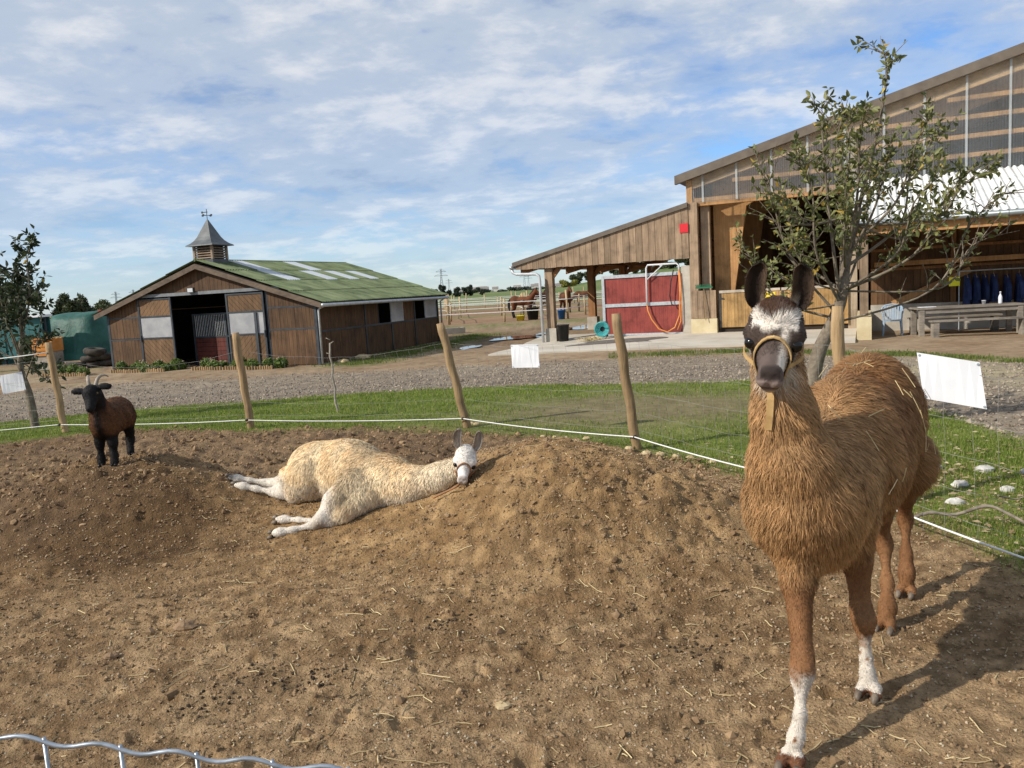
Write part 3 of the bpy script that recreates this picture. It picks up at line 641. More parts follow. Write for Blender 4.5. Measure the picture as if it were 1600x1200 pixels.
# front
board_panel(bf, .10, 1.36, 1.06, lambda s: min(rake(s)-.02, 1.72), barn, W_BARN); board_panel(bf, .10, 1.36, .04, 1.0, barn, W_BARN)
board_panel(bf, .10, 1.36, 1.76, lambda s: rake(s)-.03, barn, W_BARN)
board_panel(bf, 1.40, 6.9, 2.47, lambda s: rake(s)-.05, barn, W_BARN, name='gable_boards', pitch=.15)
board_panel(bf, 6.46, bw-.1, .04, 1.12, barn, W_BARN); board_panel(bf, 6.46, bw-.1, 1.17, 1.80, barn, W_BARN)
board_panel(bf, 6.46, bw-.1, 1.84, lambda s: rake(s)-.04, barn, W_BARN)
for a, b in ((0., .09), (1.34, 1.42), (6.40, 6.48), (bw-.09, bw)): fr_ = MB(); fr_.fbox(bf, a, b, -.035, .09, 0, min(rake(a), rake(b))-.01 if a < 1 or b > 7 else 2.36); fr_.build('steel_post', STEEL, barn)
for a, b, h in ((.09, 1.34, 1.0), (.09, 1.34, 1.72), (6.48, bw-.09, 1.12), (6.48, bw-.09, 1.80)): fr_ = MB(); fr_.fbox(bf, a, b, -.03, .05, h, h+.05); fr_.build('steel_rail', STEEL, barn)
tr_ = MB(); tr_.fbox(bf, 1.30, 7.0, -.16, -.03, 2.37, 2.47); tr_.build('door_track', mat('track_grey', (.15, .16, .17), (.22, .23, .24), rough=.5, metal=.3), barn)
PANE = mat('milky_pane', (.42, .43, .45), (.60, .60, .60), scale=2.5, rough=.35, spec=.5, trans=.35)
def slide_door(s0, s1, sg):
    dr = thing_part = MB(); q = -.06
    for a, b in ((s0, s0+.06), (s1-.06, s1)): dr.fbox(bf, a, b, q-.06, q, .04, 2.34)
    for h in (.04, 1.02, 1.72, 2.28): dr.fbox(bf, s0+.06, s1-.06, q-.055, q-.005, h, h+.05)
    fr = dr.build('sliding_door', STEEL, barn)
    diag_panel(bf, s0+.06, s1-.06, .09, 1.02, fr, sg, d=q-.012); diag_panel(bf, s0+.06, s1-.06, 1.77, 2.28, fr, -sg, d=q-.012)
    p = MB(); p.fbox(bf, s0+.06, s1-.06, q-.035, q-.02, 1.07, 1.72); p.build('pane', PANE, fr)
    h = MB(); h.fbox(bf, s1-.05 if sg < 0 else s0+.01, s1-.01 if sg < 0 else s0+.05, q-.11, q-.061, .95, 1.15); h.build('handle', STEEL, fr)
    return fr
slide_door(1.42, 2.80, 1)
dr2 = slide_door(4.96, 6.38, -1)
ms = MB(); ms.fbox(bf, 6.0, 6.09, -.16, -.1225, .04, 1.72); ms.build('door_mullion', STEEL, dr2)
# inside the doorway: a box stall with bars
stl = thing_s = MB(); q0 = 1.0
for s in (2.85, 4.15, 5.5): stl.fbox(bf, s, s+.07, q0, q0+.07, 0.02, 1.75)
for h in (.95, 1.70): stl.fbox(bf, 2.85, 5.6, q0+.005, q0+.065, h, h+.05)
sf = stl.build('stall_front', STEEL, barn)
b_ = MB()
for i in range(18): s = 2.96+i*.068; b_.tube([bf(s, q0+.035, .99), bf(s, q0+.035, 1.71)], .011, 6)
b_.build('stall_bars', GALV, sf, kind='stuff')
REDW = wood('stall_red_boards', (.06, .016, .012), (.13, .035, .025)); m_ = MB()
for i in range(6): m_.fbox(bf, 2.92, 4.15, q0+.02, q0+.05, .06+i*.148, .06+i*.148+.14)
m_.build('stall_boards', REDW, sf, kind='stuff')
m_ = MB(); m_.fbox(bf, 4.30, 4.52, q0-.02, q0, .98, 1.12); m_.build('notice', WHITEP, sf)
m_ = MB(); m_.lathe([(.0, 0), (.17, .0), (.19, .06), (.20, .55), (.16, .75), (.05, .8)], 12, bf(3.1, 1.5, .02)); rb = m_.build('stable_tub', mat('red_plastic', (.20, .010, .009), (.28, .016, .013), rough=.45), smooth=True, label='red plastic tub standing just inside the barn doorway', cat='tub')
# side wall towards the yard
bs = lambda d, q, h: bf(bw+q, d, h)      # s runs along the wall, q outward
def side_panel(d0, d1, h0, h1, pitch=.135):
    mb = MB(); n = max(1, round((d1-d0)/pitch)); p = (d1-d0)/n
    for i in range(n):
        a, b = d0+i*p+.004, d0+(i+1)*p-.004; dd = random.uniform(-.004, .004); mb.fbox(bs, a, b, dd-.022, dd, h0, h1)
    return mb.build('board_panel', W_BARN, barn, kind='stuff')
for a, b in ((.1, 3.70), (3.80, 6.15), (6.25, 8.6), (8.7, bl-.1)): side_panel(a, b, .06, 1.0)
for a, b in ((.1, 3.70), (3.80, 4.95), (7.45, 8.6)): side_panel(a, b, 1.06, 1.90)
for a in (0, 3.72, 6.16, 8.62, bl-.1): m_ = MB(); m_.fbox(bs, a, a+.09, -.06, .03, 0, 1.855 if a in (0, bl-.1, 3.72, 8.62) else .995); m_.build('steel_post', STEEL, barn)
m_ = MB(); m_.fbox(bs, .09, bl-.1, -.04, .02, 1.0, 1.06); m_.build('steel_rail', STEEL, barn); m_ = MB(); m_.fbox(bs, 0.0, bl, -.05, .0, 1.86, 1.93); m_.build('steel_rail', STEEL, barn)
m_ = MB(); m_.fbox(bs, 0.0, bl, -.10, -.03, -.15, .055); m_.build('plinth', CONC, barn)
for a, b, c in ((4.95, 6.16, 7.40), (8.70, 9.85, 11.2)):
    f_ = MB()
    for p, q in ((b, b+.05), (c-.05, c)): f_.fbox(bs, p, q, -.005, .035, 1.06, 1.86)
    for h in (1.06, 1.81): f_.fbox(bs, b+.05, c-.05, -.005, .035, h, h+.05)
    sw = f_.build('window_shutter', GALV, barn); p_ = MB(); p_.fbox(bs, b+.05, c-.05, .005, .018, 1.11, 1.81); p_.build('pane', PANE, sw)
    f_ = MB(); f_.fbox(bs, a, a+.04, -.05, .02, 1.06, 1.86); f_.build('window_frame', STEEL, barn)
# rear and far walls
m_ = MB(); m_.fbox(bf, 0, bw, bl-.02, bl, 0, 1.95); m_.fbox(bf, 0, .03, .09, bl-.02, 0, 1.93); m_.build('rear_wall', W_BARN, barn)
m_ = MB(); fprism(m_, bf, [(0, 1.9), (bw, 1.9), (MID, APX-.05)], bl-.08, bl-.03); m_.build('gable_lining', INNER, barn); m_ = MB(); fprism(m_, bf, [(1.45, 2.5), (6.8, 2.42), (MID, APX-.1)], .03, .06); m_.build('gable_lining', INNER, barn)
# roof: corrugated sheets, one mesh shared
GREENR = mat('green_roof_sheet', (.055, .075, .04), (.135, .17, .085), scale=1.6, rough=.9, rnd=.13, bump=.2, bscale=20, c3=(.205, .235, .135), lo=.3, hi=.72)
SKYL = clear_mat('skylight_sheet', (.72, .76, .80), .86, .2)
def corr_sheet(wd, ln, pitch, amp, mt, name, th=.006, seg=6):
    n = int(round(wd/pitch))*seg; mb = MB(); V = []; F = []
    for k, z in ((0, 0), (1, -th)):
        for yv in (0, ln):
            for i in range(n+1): xx = wd*i/n; V.append((xx, yv, z+amp*math.sin(2*math.pi*xx/pitch)))
    m1 = n+1
    for i in range(n):
        F.append((i, i+1, m1+i+1, m1+i)); F.append((2*m1+i, 3*m1+i, 3*m1+i+1, 2*m1+i+1))
        F.append((i, 2*m1+i, 2*m1+i+1, i+1)); F.append((m1+i, m1+i+1, 3*m1+i+1, 3*m1+i))
    mb.add(V, F); return mb.mesh(name, mt, False)
def basis(o, ex, ey, ez):
    m_ = Matrix.Identity(4)
    for i in range(3): m_[i][0], m_[i][1], m_[i][2], m_[i][3] = ex[i], ey[i], ez[i], o[i]
    return m_
roof = MB()
for s0, s1 in ((-.30, MID), (MID, bw+.30)):
    h = lambda s: rake(s)-.0
    fprism(roof, bf, [(s0, rake(s0)-.02), (s1, rake(s1)-.02), (s1, rake(s1)+.03), (s0, rake(s0)+.03)], -.30, bl+.25)
ro = roof.build('roof', INNER, barn)
ex = (Vector(bf(0, 1, 0))-Vector(bf(0, 0, 0)))
for side in (1, -1):
    e = bw+.34 if side > 0 else -.34
    ey = (Vector(bf(e, 0, rake(e)))-Vector(bf(MID, 0, APX))); tot = ey.length; ey.normalize(); exx = ex if side > 0 else -ex
    ez = exx.cross(ey).normalized()
    if ez.z < 0: ez = -ez
    rows = 4; ln = tot/rows; cols = 12; wdt = (bl+.6)/cols
    gm = corr_sheet(wdt+.04, ln+.08, (wdt+.04)/6, .022, GREENR, 'roof_sheet'); sm_ = corr_sheet(wdt+.04, ln+.08, (wdt+.04)/6, .022, SKYL, 'roof_skylight')
    for rI in range(rows):
        for c in range(cols):
            sk = (rI == 1 and c in (2, 5, 7, 9)) or (rI == 0 and c in (2, 6))
            o = Vector(bf(MID, -.3+c*wdt if side > 0 else bl+.3-c*wdt, APX+.055))+ey*(rI*ln-.02)+ez*(.024*(rows-rI)-.003*(c % 2)+random.uniform(0, .004))
            inst('skylight' if sk else 'roof_sheet', sm_ if sk else gm, basis(o, exx, ey, ez), barn)
m_ = MB(); m_.tube([bf(MID, -.32+i*.6, APX+.145) for i in range(int((bl+.6)/.6)+1)], .045, 8); m_.build('ridge_cap', GREENR, barn)
TRIM = wood('barn_trim', (.085, .062, .044), (.155, .115, .082), ax=0)
for s0, s1 in ((-.32, MID), (bw+.32, MID)):
    m_ = MB(); fprism(m_, bf, [(s0, rake(s0)-.13), (s1, rake(s1)-.13), (s1, rake(s1)+.03), (s0, rake(s0)+.03)], -.34, -.305); m_.build('barge_board', TRIM, barn)
m_ = MB(); m_.tube([bf(bw+.37, -.33, rake(bw+.3)-.05), bf(bw+.37, bl+.3, rake(bw+.3)-.08)], .058, 8); g1 = m_.build('gutter', GALV, barn, True)
m_ = MB(); m_.tube([bf(bw+.30, .05, 1.82), bf(bw+.06, .02, 1.70), bf(bw+.06, .0, .05)], .035, 8); m_.build('downpipe', GALV, g1, True)
m_ = MB(); m_.tube([bf(bw+.34, bl+.22, 1.82), bf(bw+.12, bl+.05, 1.66), bf(bw+.12, bl+.05, .05)], .035, 8); m_.build('downpipe', GALV, g1, True)
# floodlight
m_ = MB(); m_.fbox(bf, 3.62, 3.86, -.28, -.17, 2.44, 2.60); fl = m_.build('floodlight', STEEL, barn); m_ = MB(); m_.fbox(bf, 3.64, 3.84, -.287, -.281, 2.46, 2.58); m_.build('lamp_glass', mat('lamp_glass', (.55, .57, .58), rough=.15), fl)
# cupola
cd_ = .55; cf = lambda a, b, h: bf0(MID+a, cd_+b, APX+h)
ZINC = mat('zinc', (.075, .083, .088), (.135, .145, .15), scale=3, rough=.6, metal=.15)
m_ = MB(); m_.fbox(cf, -.37, .37, -.37, .37, -.35, .17); cu = m_.build('cupola', ZINC, barn)
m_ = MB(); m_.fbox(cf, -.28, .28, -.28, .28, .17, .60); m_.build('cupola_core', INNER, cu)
LW = wood('louvre_wood', (.20, .14, .10), (.33, .25, .18), ax=0)
for a in (-1, 1):
    for b in (-1, 1): m_ = MB(); m_.fbox(cf, a*.345-.035, a*.345+.035, b*.345-.035, b*.345+.035, .17, .61); m_.build('cupola_post', LW, cu)
for k in range(5):
    h = .20+k*.078
    for rot in range(4):
        ca, sa = math.cos(rot*math.pi/2), math.sin(rot*math.pi/2); m_ = MB()
        lf = lambda a, b, hh: cf(a*ca-b*sa, a*sa+b*ca, hh)
        m_.hexa([lf(-.31, -.37, h), lf(.31, -.37, h), lf(.31, -.30, h+.038), lf(-.31, -.30, h+.038), lf(-.31, -.37, h+.018), lf(.31, -.37, h+.018), lf(.31, -.30, h+.056), lf(-.31, -.30, h+.056)])
        m_.build('louvre', LW, cu)
prof = [(.53, .60), (.52, .63), (.42, .69), (.33, .78), (.26, .89), (.02, 1.44)]
V = [cf(a*r_, b*r_, h) for r_, h in prof for a, b in ((-1, -1), (1, -1), (1, 1), (-1, 1))]
F = [(i*4+j, i*4+(j+1) % 4, i*4+4+(j+1) % 4, i*4+4+j) for i in range(len(prof)-1) for j in range(4)]+[(3, 2, 1, 0), (20, 21, 22, 23)]
m_ = MB(); m_.add(V, F); m_.build('cupola_roof', ZINC, cu)
m_ = MB(); m_.tube([cf(0, 0, 1.40), cf(0, 0, 1.78)], .011, 6); m_.tube([cf(-.17, 0, 1.58), cf(.17, 0, 1.58)], .007, 5); m_.tube([cf(0, -.17, 1.582), cf(0, .17, 1.582)], .007, 5)
for a, b in ((-.17, 0), (.17, 0), (0, .17), (0, -.17)): m_.fbox(cf, a-.022, a+.022, b-.022, b+.022, 1.555, 1.605)
m_.fbox(cf, -.14, .04, -.005, .005, 1.67, 1.695); m_.fbox(cf, -.21, -.14, -.005, .005, 1.65, 1.715)
m_.build('weather_vane', STEEL, cu, kind='stuff')

# flower beds before the barn with low edging
FLOW = mat('bed_leaves', (.85, .85, .85), (1.15, 1.15, 1.15), scale=8, rough=.6, attr=True, trans=.3)
def leaf_cloud(cents, rad, n, size, cols, seed, flat=.8):
    g = np.random.default_rng(seed); c = np.asarray(cents)[g.integers(0, len(cents), n)]; rd = np.asarray(rad)
    u = g.normal(size=(n, 3)); u /= np.linalg.norm(u, axis=1)[:, None]; k = g.uniform(.35, 1, n)**.6
    P = c+u*rd*k[:, None]; sz = size*g.uniform(.6, 1.4, n)
    a = g.normal(size=(n, 3)); a /= np.linalg.norm(a, axis=1)[:, None]; b = np.cross(a, u+.3*g.normal(size=(n, 3))); b /= np.linalg.norm(b, axis=1)[:, None]+1e-9
    nn = np.cross(a, b)
    Q = np.stack([P-a*sz[:, None], P-b*(sz*.45)[:, None]+nn*(sz*.15)[:, None], P+a*sz[:, None], P+b*(sz*.45)[:, None]+nn*(sz*.15)[:, None]], 1)
    t = g.uniform(0, 1, n); cl = lerp3(cols[0], cols[1], t)
    bI = np.arange(n)*4; F = np.concatenate([np.stack([bI, bI+1, bI+2], -1), np.stack([bI, bI+2, bI+3], -1)])
    return Q.reshape(-1, 3), F, np.repeat(cl, 4, 0)
def plant_bed(name, s0, s1, d0, d1, seed, label, elabel):
    g = random.Random(seed); cents = []
    for i in range(int((s1-s0)/.16)):
        p = bf(g.uniform(s0, s1), g.uniform(d0, d1), 0); cents.append((p[0], p[1], Hs(p[0], p[1])+g.uniform(.05, .20)))
    Q, F, C_ = leaf_cloud(cents, (.19, .17, .17), 4200, .055, ((.05, .10, .02), (.19, .25, .06)), seed)
    Q2, F2, C2 = leaf_cloud([(a, b, c+.14) for a, b, c in cents[::2]], (.14, .12, .06), 130, .03, ((.55, .30, .25), (.7, .6, .5)), seed+1)
    me = npmesh(name, np.concatenate([Q, Q2]), [np.concatenate([F, F2+len(Q)])], False, np.concatenate([C_, C2])); me.materials.append(FLOW)
    o = bpy.data.objects.new(name, me); col.objects.link(o); tag(o, label, 'plants', kind='stuff')
    ed = thing('bed_edging', elabel, 'edging', bf((s0+s1)/2, d0-.2, 0)); n = int((s1-s0)/.09)
    m_ = MB()
    for i in range(n):
        p = bf(s0+i*.09, d0-.16+.05*math.sin(i*.5), 0); z = Hs(p[0], p[1]); m_.tube([(p[0], p[1], z-.05), (p[0], p[1], z+.11+.02*math.sin(i*2.3))], .038, 6)
    m_.build('stakes', W_POST, ed, kind='stuff')
plant_bed('flower_bed', .9, 3.2, -1.1, -.35, 5, 'low leafy flower bed under the left sliding door of the barn', 'low stake edging of the flower bed under the left sliding door')
plant_bed('flower_bed', 4.1, 7.2, -1.0, -.35, 8, 'flower bed with pink blooms under the right sliding door of the barn', 'low stake edging of the flower bed under the right sliding door')
plant_bed('flower_bed', -1.1, .8, -2.2, -1.5, 11, 'loose green bed of weeds at the outer corner of the barn', 'low pale edging of the weed bed at the barn corner')
for q, sz, lb in (((bw+.5, .6), .16, 'yellowish stone lying against the barn side wall'), ((bw+.6, 2.0), .22, 'grey flat stone set in the grass by the barn side wall')):
    p = bf(q[0], q[1], 0); stone(p[0], p[1], sz, lb, None)
# ---------------------------------------------------------------- riding hall, wash shelter and lean-to
HA = R_(24); ho = (6.45, 28.06)
hf = frame(ho, HA, YARD)
hroof = lambda s: 5.48+(s+.27)*.2627 if s < 11 else 5.48+(22.27-s)*.2627
hall = thing('riding_hall', 'large timber riding hall with clear corrugated gable and glulam frames', 'hall', hf(5, 0, 0))
# front columns and low walls
m_ = MB(); m_.fbox(hf, -.04, .26, -.02, .24, 0, 4.55); m_.build('column', W_GREY, hall)
m_ = MB(); m_.fbox(hf, .32, .62, .30, .55, 0, 4.55); m_.build('column', W_GREY, hall)
m_ = MB(); m_.fbox(hf, 5.02, 5.30, .10, .38, 0, 6.4); m_.build('column', wood('pale_column', (.36, .27, .18), (.50, .41, .30)), hall)
for i in range(4):
    m_ = MB(); m_.fbox(hf, .0+i*.21+.004, .0+i*.21+.202, -.085, -.055, .56, 1.52); m_.build('board', W_GREY, hall)
m_ = MB(); m_.fbox(hf, -.03, .86, -.14, .26, -.15, .55); m_.build('concrete_base', CREAM, hall)
# arena gate: upright boards, pale cap
gate = thing('arena_gate', 'closed gate of yellowish upright boards across the hall opening', 'gate', hf(3, .1, 0))
for i in range(34):
    m_ = MB(); a = .95+i*.12; m_.fbox(hf, a+.003, a+.117, .02+.004*(i % 3), .06, .22, 1.40); m_.build('board', W_GATE, gate)
for a, b in ((.93, 2.93), (2.97, 5.02)):
    m_ = MB(); m_.fbox(hf, a, b, .0, .09, 1.40, 1.49); m_.build('cap_rail', wood('cap_wood', (.36, .30, .23), (.50, .44, .36), ax=0), gate)
    m_ = MB(); m_.fbox(hf, a, a+.05, -.01, .018, .2, 1.40); m_.fbox(hf, a+.05, a+.16, -.012, .0, 1.2, 1.24); m_.build('hinge_post', STEEL, gate)
m_ = MB(); m_.fbox(hf, .95, 5.02, .10, .16, -.05, .22); m_.build('gap_shade_strip', INNER, gate)  # dark strip: the shade of the gap below the gate, put in as colour
YEL = mat('yellow_sign', (.80, .58, .04), (.86, .64, .06), rough=.5); REDS = mat('red_sign', (.55, .02, .03), (.66, .03, .04), rough=.5)
sg = thing('warning_sign', 'small yellow notice with dark print on the arena gate', 'sign', hf(2.6, 0, 1.2))
m_ = MB(); m_.fbox(hf, 2.44, 2.78, .005, .015, .98, 1.36); m_.build('board', YEL, sg)
m_ = MB()
for i, (a, b) in enumerate(((2.48, 2.60), (2.62, 2.74), (2.50, 2.72), (2.48, 2.66), (2.53, 2.70))): m_.fbox(hf, a, b, .002, .0048, 1.28-i*.06, 1.31-i*.06)
m_.build('print', BLACKP, sg, kind='stuff')
m_ = MB(); m_.fbox(hf, 2.26, 2.40, .005, .015, 1.08, 1.38); m_.build('fire_sign', REDS, label='narrow red notice next to the yellow one on the arena gate', cat='sign')
# gable: rake beam, rails, clear corrugated sheets
def rk(s, off): return hroof(s)-off
m_ = MB(); fprism(m_, hf, [(-.1, rk(-.1, .56)), (11, rk(11, .66)), (11, rk(11, .14)), (-.1, rk(-.1, .14))], .09, .29); m_.build('rake_beam', wood('rake_wood', (.46, .27, .12), (.60, .38, .19), ax=0, rnd=0), hall)
for k in range(7):
    h = 4.62+k*.56; s0 = max(.0, (h+.75-5.48)/.2627-.27)
    if s0 < 11: m_ = MB(); m_.fbox(hf, s0, 11, .10, .24, h-.06, h+.07); m_.build('gable_rail', W_LAM, hall)
m_ = MB(); m_.fbox(hf, 0, 5.5, .08, .30, 4.42, 4.55); m_.build('lintel', W_LAM, hall)
m_ = MB(); m_.fbox(hf, -.10, .10, .05, .30, 4.50, 5.30); m_.build('corner_stud', W_LAM, hall)
POLY = clear_mat('clear_corrugated', (.60, .64, .67), .23, .22)
SEAM = clear_mat('sheet_overlap', (.80, .83, .84), .42, .2)
for k in range(-1, 10):
    s0 = .47+k*1.125+ (0 if k > -1 else .56); s1 = .47+(k+1)*1.125
    if s0 > 11.0: break
    s1 = min(s1, 11.0); n = int((s1-s0)/.0175); V = []; F = []
    for i in range(n+1):
        s = s0+(s1-s0)*i/n; dd = .05+.014*math.sin(i*math.pi/2+.4); V += [hf(s, dd, 4.52), hf(s, dd, rk(s, .16))]
    F = [(2*i, 2*i+2, 2*i+3, 2*i+1) for i in range(n)]
    m_ = MB(); m_.add(V, F); m_.build('clear_sheet', POLY, hall, True)
    m_ = MB(); m_.hexa([hf(s1-.032, .018, 4.53), hf(s1+.032, .018, 4.53), hf(s1+.032, .028, 4.53), hf(s1-.032, .028, 4.53), hf(s1-.032, .018, rk(s1-.032, .17)), hf(s1+.032, .018, rk(s1+.032, .17)), hf(s1+.032, .028, rk(s1+.032, .17)), hf(s1-.032, .028, rk(s1-.032, .17))]); m_.build('overlap_strip', SEAM, hall)
# roof slab and verge trim
ROOFU = wood('roof_boards_under', (.20, .12, .06), (.30, .19, .10), ax=1)
for s0, s1 in ((-.45, 11), (22.45, 11)):
    m_ = MB(); fprism(m_, hf, [(s0, rk(s0, .13)), (s1, rk(s1, .13)), (s1, rk(s1, 0)), (s0, rk(s0, 0))], .06, 34); m_.build('roof', BROWNM, hall)
    m_ = MB(); fprism(m_, hf, [(s0, rk(s0, .24)), (s1, rk(s1, .24)), (s1, rk(s1, -.05)), (s0, rk(s0, -.05))], -.16, .056); m_.build('verge_trim', BROWNM, hall)
m_ = MB(); m_.fbox(hf, .05, .12, .60, 34, .6, 5.35); m_.build('side_wall', W_LAM_SHADE, hall)
m_ = MB(); m_.fbox(hf, 21.9, 22, .3, 34, 0, 5.3); m_.build('side_wall', W_LAM_SHADE, hall)
m_ = MB(); fprism(m_, hf, [(0, 0), (22, 0), (22, 5.3), (11, 8.3), (0, 5.3)], 33.9, 34); m_.build('rear_wall', W_LAM_SHADE, hall)
m_ = MB(); m_.fbox(hf, 10.9, 21.9, .10, .16, 0, 5.4); m_.build('front_wall', W_GREY, hall)
for k in range(7):
    h = .9+k*.62; m_ = MB(); m_.fbox(hf, .13, .26, .6, 33.8, h, h+.09); m_.build('wall_rail', W_LAM_SHADE, hall)
for k, v in enumerate((.9, 6.2, 11.5, 16.8, 22., 27.)):
    fm = MB(); fprism(fm, hf, [(.66, 0), (1.12, 0), (1.78, 4.35), (3.2, 5.15), (11, 7.35), (11, 8.1), (.66, 5.55)], v, v+.22); fo = fm.build('portal_frame', W_LAM if k < 2 else W_LAM_SHADE, hall)
    fm = MB(); fprism(fm, hf, [(21.34, 0), (20.88, 0), (20.22, 4.35), (18.8, 5.15), (11.02, 7.35), (11.02, 8.1), (21.34, 5.55)], v, v+.22); fm.build('portal_frame', W_LAM_SHADE, hall)
    if k == 0:
        b_ = MB(); g = random.Random(4)
        for i in range(26): b_.fbox(hf, *(lambda a: (a, a+.03))(.85+g.random()*.8), v-.012, v-.002, *(lambda z: (z, z+.03))(4.45+g.random()*.55))
        b_.build('bolt_heads', STEEL, fo, kind='stuff')
for k in range(8):
    s = .9+k*1.3; m_ = MB(); m_.fbox(hf, s, s+.10, .35, 33.8, rk(s, .36), rk(s, .16)); m_.build('purlin', W_LAM_SHADE, hall)
m_ = MB(); m_.fbox(hf, .3, 21.8, .25, 33.8, -.1, .03); m_.build('arena_sand', mat('arena_sand', (.16, .12, .08), (.23, .18, .12), scale=3, rough=.95), hall)
# broom leaning on the wall
bm = thing('broom', 'green-headed broom leaning head up against the low plank wall', 'broom', hf(.52, -.12, 0))
m_ = MB(); m_.tube([hf(.50, -.24, .5), hf(.44, -.12, 1.60)], .014, 7); m_.build('handle', W_POST, bm)
m_ = MB(); m_.fbox(hf, .16, .74, -.16, -.08, 1.60, 1.65); m_.build('head', mat('green_plastic', (.02, .10, .05), (.03, .16, .08), rough=.5), bm)
m_ = MB()
for i in range(24): a = .18+i*.023; m_.tube([hf(a, -.12, 1.65), hf(a-.02+random.uniform(-.02, .02), -.12, 1.74)], .009, 4)
m_.build('bristles', MATS['green_plastic'], bm, kind='stuff')

# --- open wash shelter
shl = thing('wash_shelter', 'open lean-to shelter with weathered upright board fascia and timber posts', 'shelter', hf(-5.4, 0, -.2))
srf = lambda s: 2.90+(s+6.62)*.2445
nB = 28; pB = 6.56/nB
for i in range(nB):
    a = -6.60+i*pB; b = a+pB-.012; m_ = MB(); q = -.03+.006*(i % 2)+random.uniform(-.003, .003)
    fprism(m_, hf, [(a, 2.66+random.uniform(-.012, .012)), (b, 2.66+random.uniform(-.012, .012)), (b, srf(b)-.05), (a, srf(a)-.05)], q-.025, q); m_.build('fascia_board', W_GREY, shl)
    m_ = MB(); fprism(m_, hf, [(b-.012, 2.665), (b+.024, 2.665), (b+.024, srf(b)-.06), (b-.012, srf(b)-.06)], .002, .02); m_.build('cover_strip', W_GREY, shl)
m_ = MB(); fprism(m_, hf, [(-6.72, srf(-6.72)-.10), (-.05, srf(-.05)-.10), (-.05, srf(-.05)+.06), (-6.72, srf(-6.72)+.06)], -.12, -.065); m_.build('verge_trim', BROWNM, shl)
m_ = MB(); fprism(m_, hf, [(-6.75, srf(-6.75)-.02), (-.06, srf(-.06)-.02), (-.06, srf(-.06)+.05), (-6.75, srf(-6.75)+.05)], -.063, 16); m_.build('roof', BROWNM, shl)
for k in range(7):
    s = -6.4+k*1.0; m_ = MB(); m_.fbox(hf, s, s+.08, .06, 15.9, srf(s)-.20, srf(s)-.03); m_.build('purlin', W_LAM_SHADE, shl)
for k, v in enumerate((.12, 5.2, 10.2, 15.3)):
    z0 = Hs(*hf(-5.4, v, 0)[:2])-YARD
    m_ = MB(); m_.fbox(hf, -5.52, -5.22, v, v+.28, z0+.55, 2.95); po = m_.build('post', W_GREY if k == 0 else W_LAM_SHADE, shl)
    m_ = MB(); m_.fbox(hf, -5.58, -5.14, v-.06, v+.36, z0-.2, z0+.56); m_.build('post_footing', CONC, po)
    m_ = MB(); m_.beam(hf(-5.3, v+.14, 2.25), hf(-4.7, v+.14, 2.95), .12, .14); m_.build('brace', W_LAM_SHADE, po)
    m_ = MB(); m_.beam(hf(-5.37, v+.3, 2.3), hf(-5.37, v+.95, 2.80), .12, .14); m_.build('brace', W_LAM_SHADE, po)
    m_ = MB(); fprism(m_, hf, [(-6.5, srf(-6.5)-.46), (-.1, srf(-.1)-.5), (-.1, srf(-.1)-.21), (-6.5, srf(-6.5)-.21)], v+.04, v+.18); m_.build('rafter', W_LAM_SHADE, shl)
m_ = MB(); m_.fbox(hf, -5.48, -5.28, .3, 15.3, 2.78, 2.96); m_.build('eaves_beam', W_LAM_SHADE, shl)
m_ = MB(); m_.tube([hf(-6.80, -.1, 2.76), hf(-6.80, 16, 2.74)], .07, 8); gt = m_.build('gutter', GALV, shl, True)
m_ = MB(); m_.tube([hf(-6.80, .0, 2.74), hf(-6.75, -.02, 2.56), hf(-6.6, -.04, 2.50), hf(-5.78, -.08, 2.46), hf(-5.66, -.08, 2.38), hf(-5.64, -.08, 2.2), hf(-5.62, -.08, -.25)], .055, 9); m_.build('downpipe', mat('pale_pipe', (.45, .47, .48), (.60, .61, .62), scale=4, rough=.45, metal=.2), gt, True)
m_ = MB(); m_.fbox(hf, -.36, -.06, .05, .3, 0, 2.42); m_.build('stone_pier', CONC, shl)
# red board on the fascia
m_ = MB(); m_.fbox(hf, -.34, -.05, -.075, -.062, 3.55, 3.86); m_.build('wall_sign', REDS, label='plain red board fixed high on the shelter fascia', cat='sign')
# concrete slab, draped on the yard
ns, nv_ = 26, 24; V = []; F = []
def slab_z(x_, y_): return float(base_h(np.array([x_]), np.array([y_]))[0])+.055
edge_s = lambda f, v: -7.9+f*(6.9+7.9)
for top in (1, 0):
    for j in range(nv_+1):
        for i in range(ns+1):
            f = i/ns; fv = j/nv_; s = -7.9+f*14.0; v0 = float(np.interp(f, [0, .6, 1], [-6.5, -5.3, -4.9])); v_ = v0*(1-fv)+fv*2.3; sl0 = float(np.interp(v_, [-6.5, 0, 2.3], [-4.9, -6.35, -6.5])); s = sl0+(5.28-sl0)*f
            sx_ = s+ (1-fv)*1.6*(1-f)*0 ; p = hf(sx_, v_, 0); V.append((p[0], p[1], slab_z(p[0], p[1])-(0 if top else .22)))
w1 = ns+1; n1_ = (ns+1)*(nv_+1)
for j in range(nv_):
    for i in range(ns):
        a = j*w1+i; F.append((a, a+1, a+w1+1, a+w1)); F.append((n1_+a, n1_+a+w1, n1_+a+w1+1, n1_+a+1))
for i in range(ns): F.append((i, n1_+i, n1_+i+1, i+1)); a = nv_*w1+i; F.append((a, a+1, n1_+a+1, n1_+a))
for j in range(nv_): a = j*w1; F.append((a, a+w1, n1_+a+w1, n1_+a)); a = j*w1+ns; F.append((a, n1_+a, n1_+a+w1, a+w1))
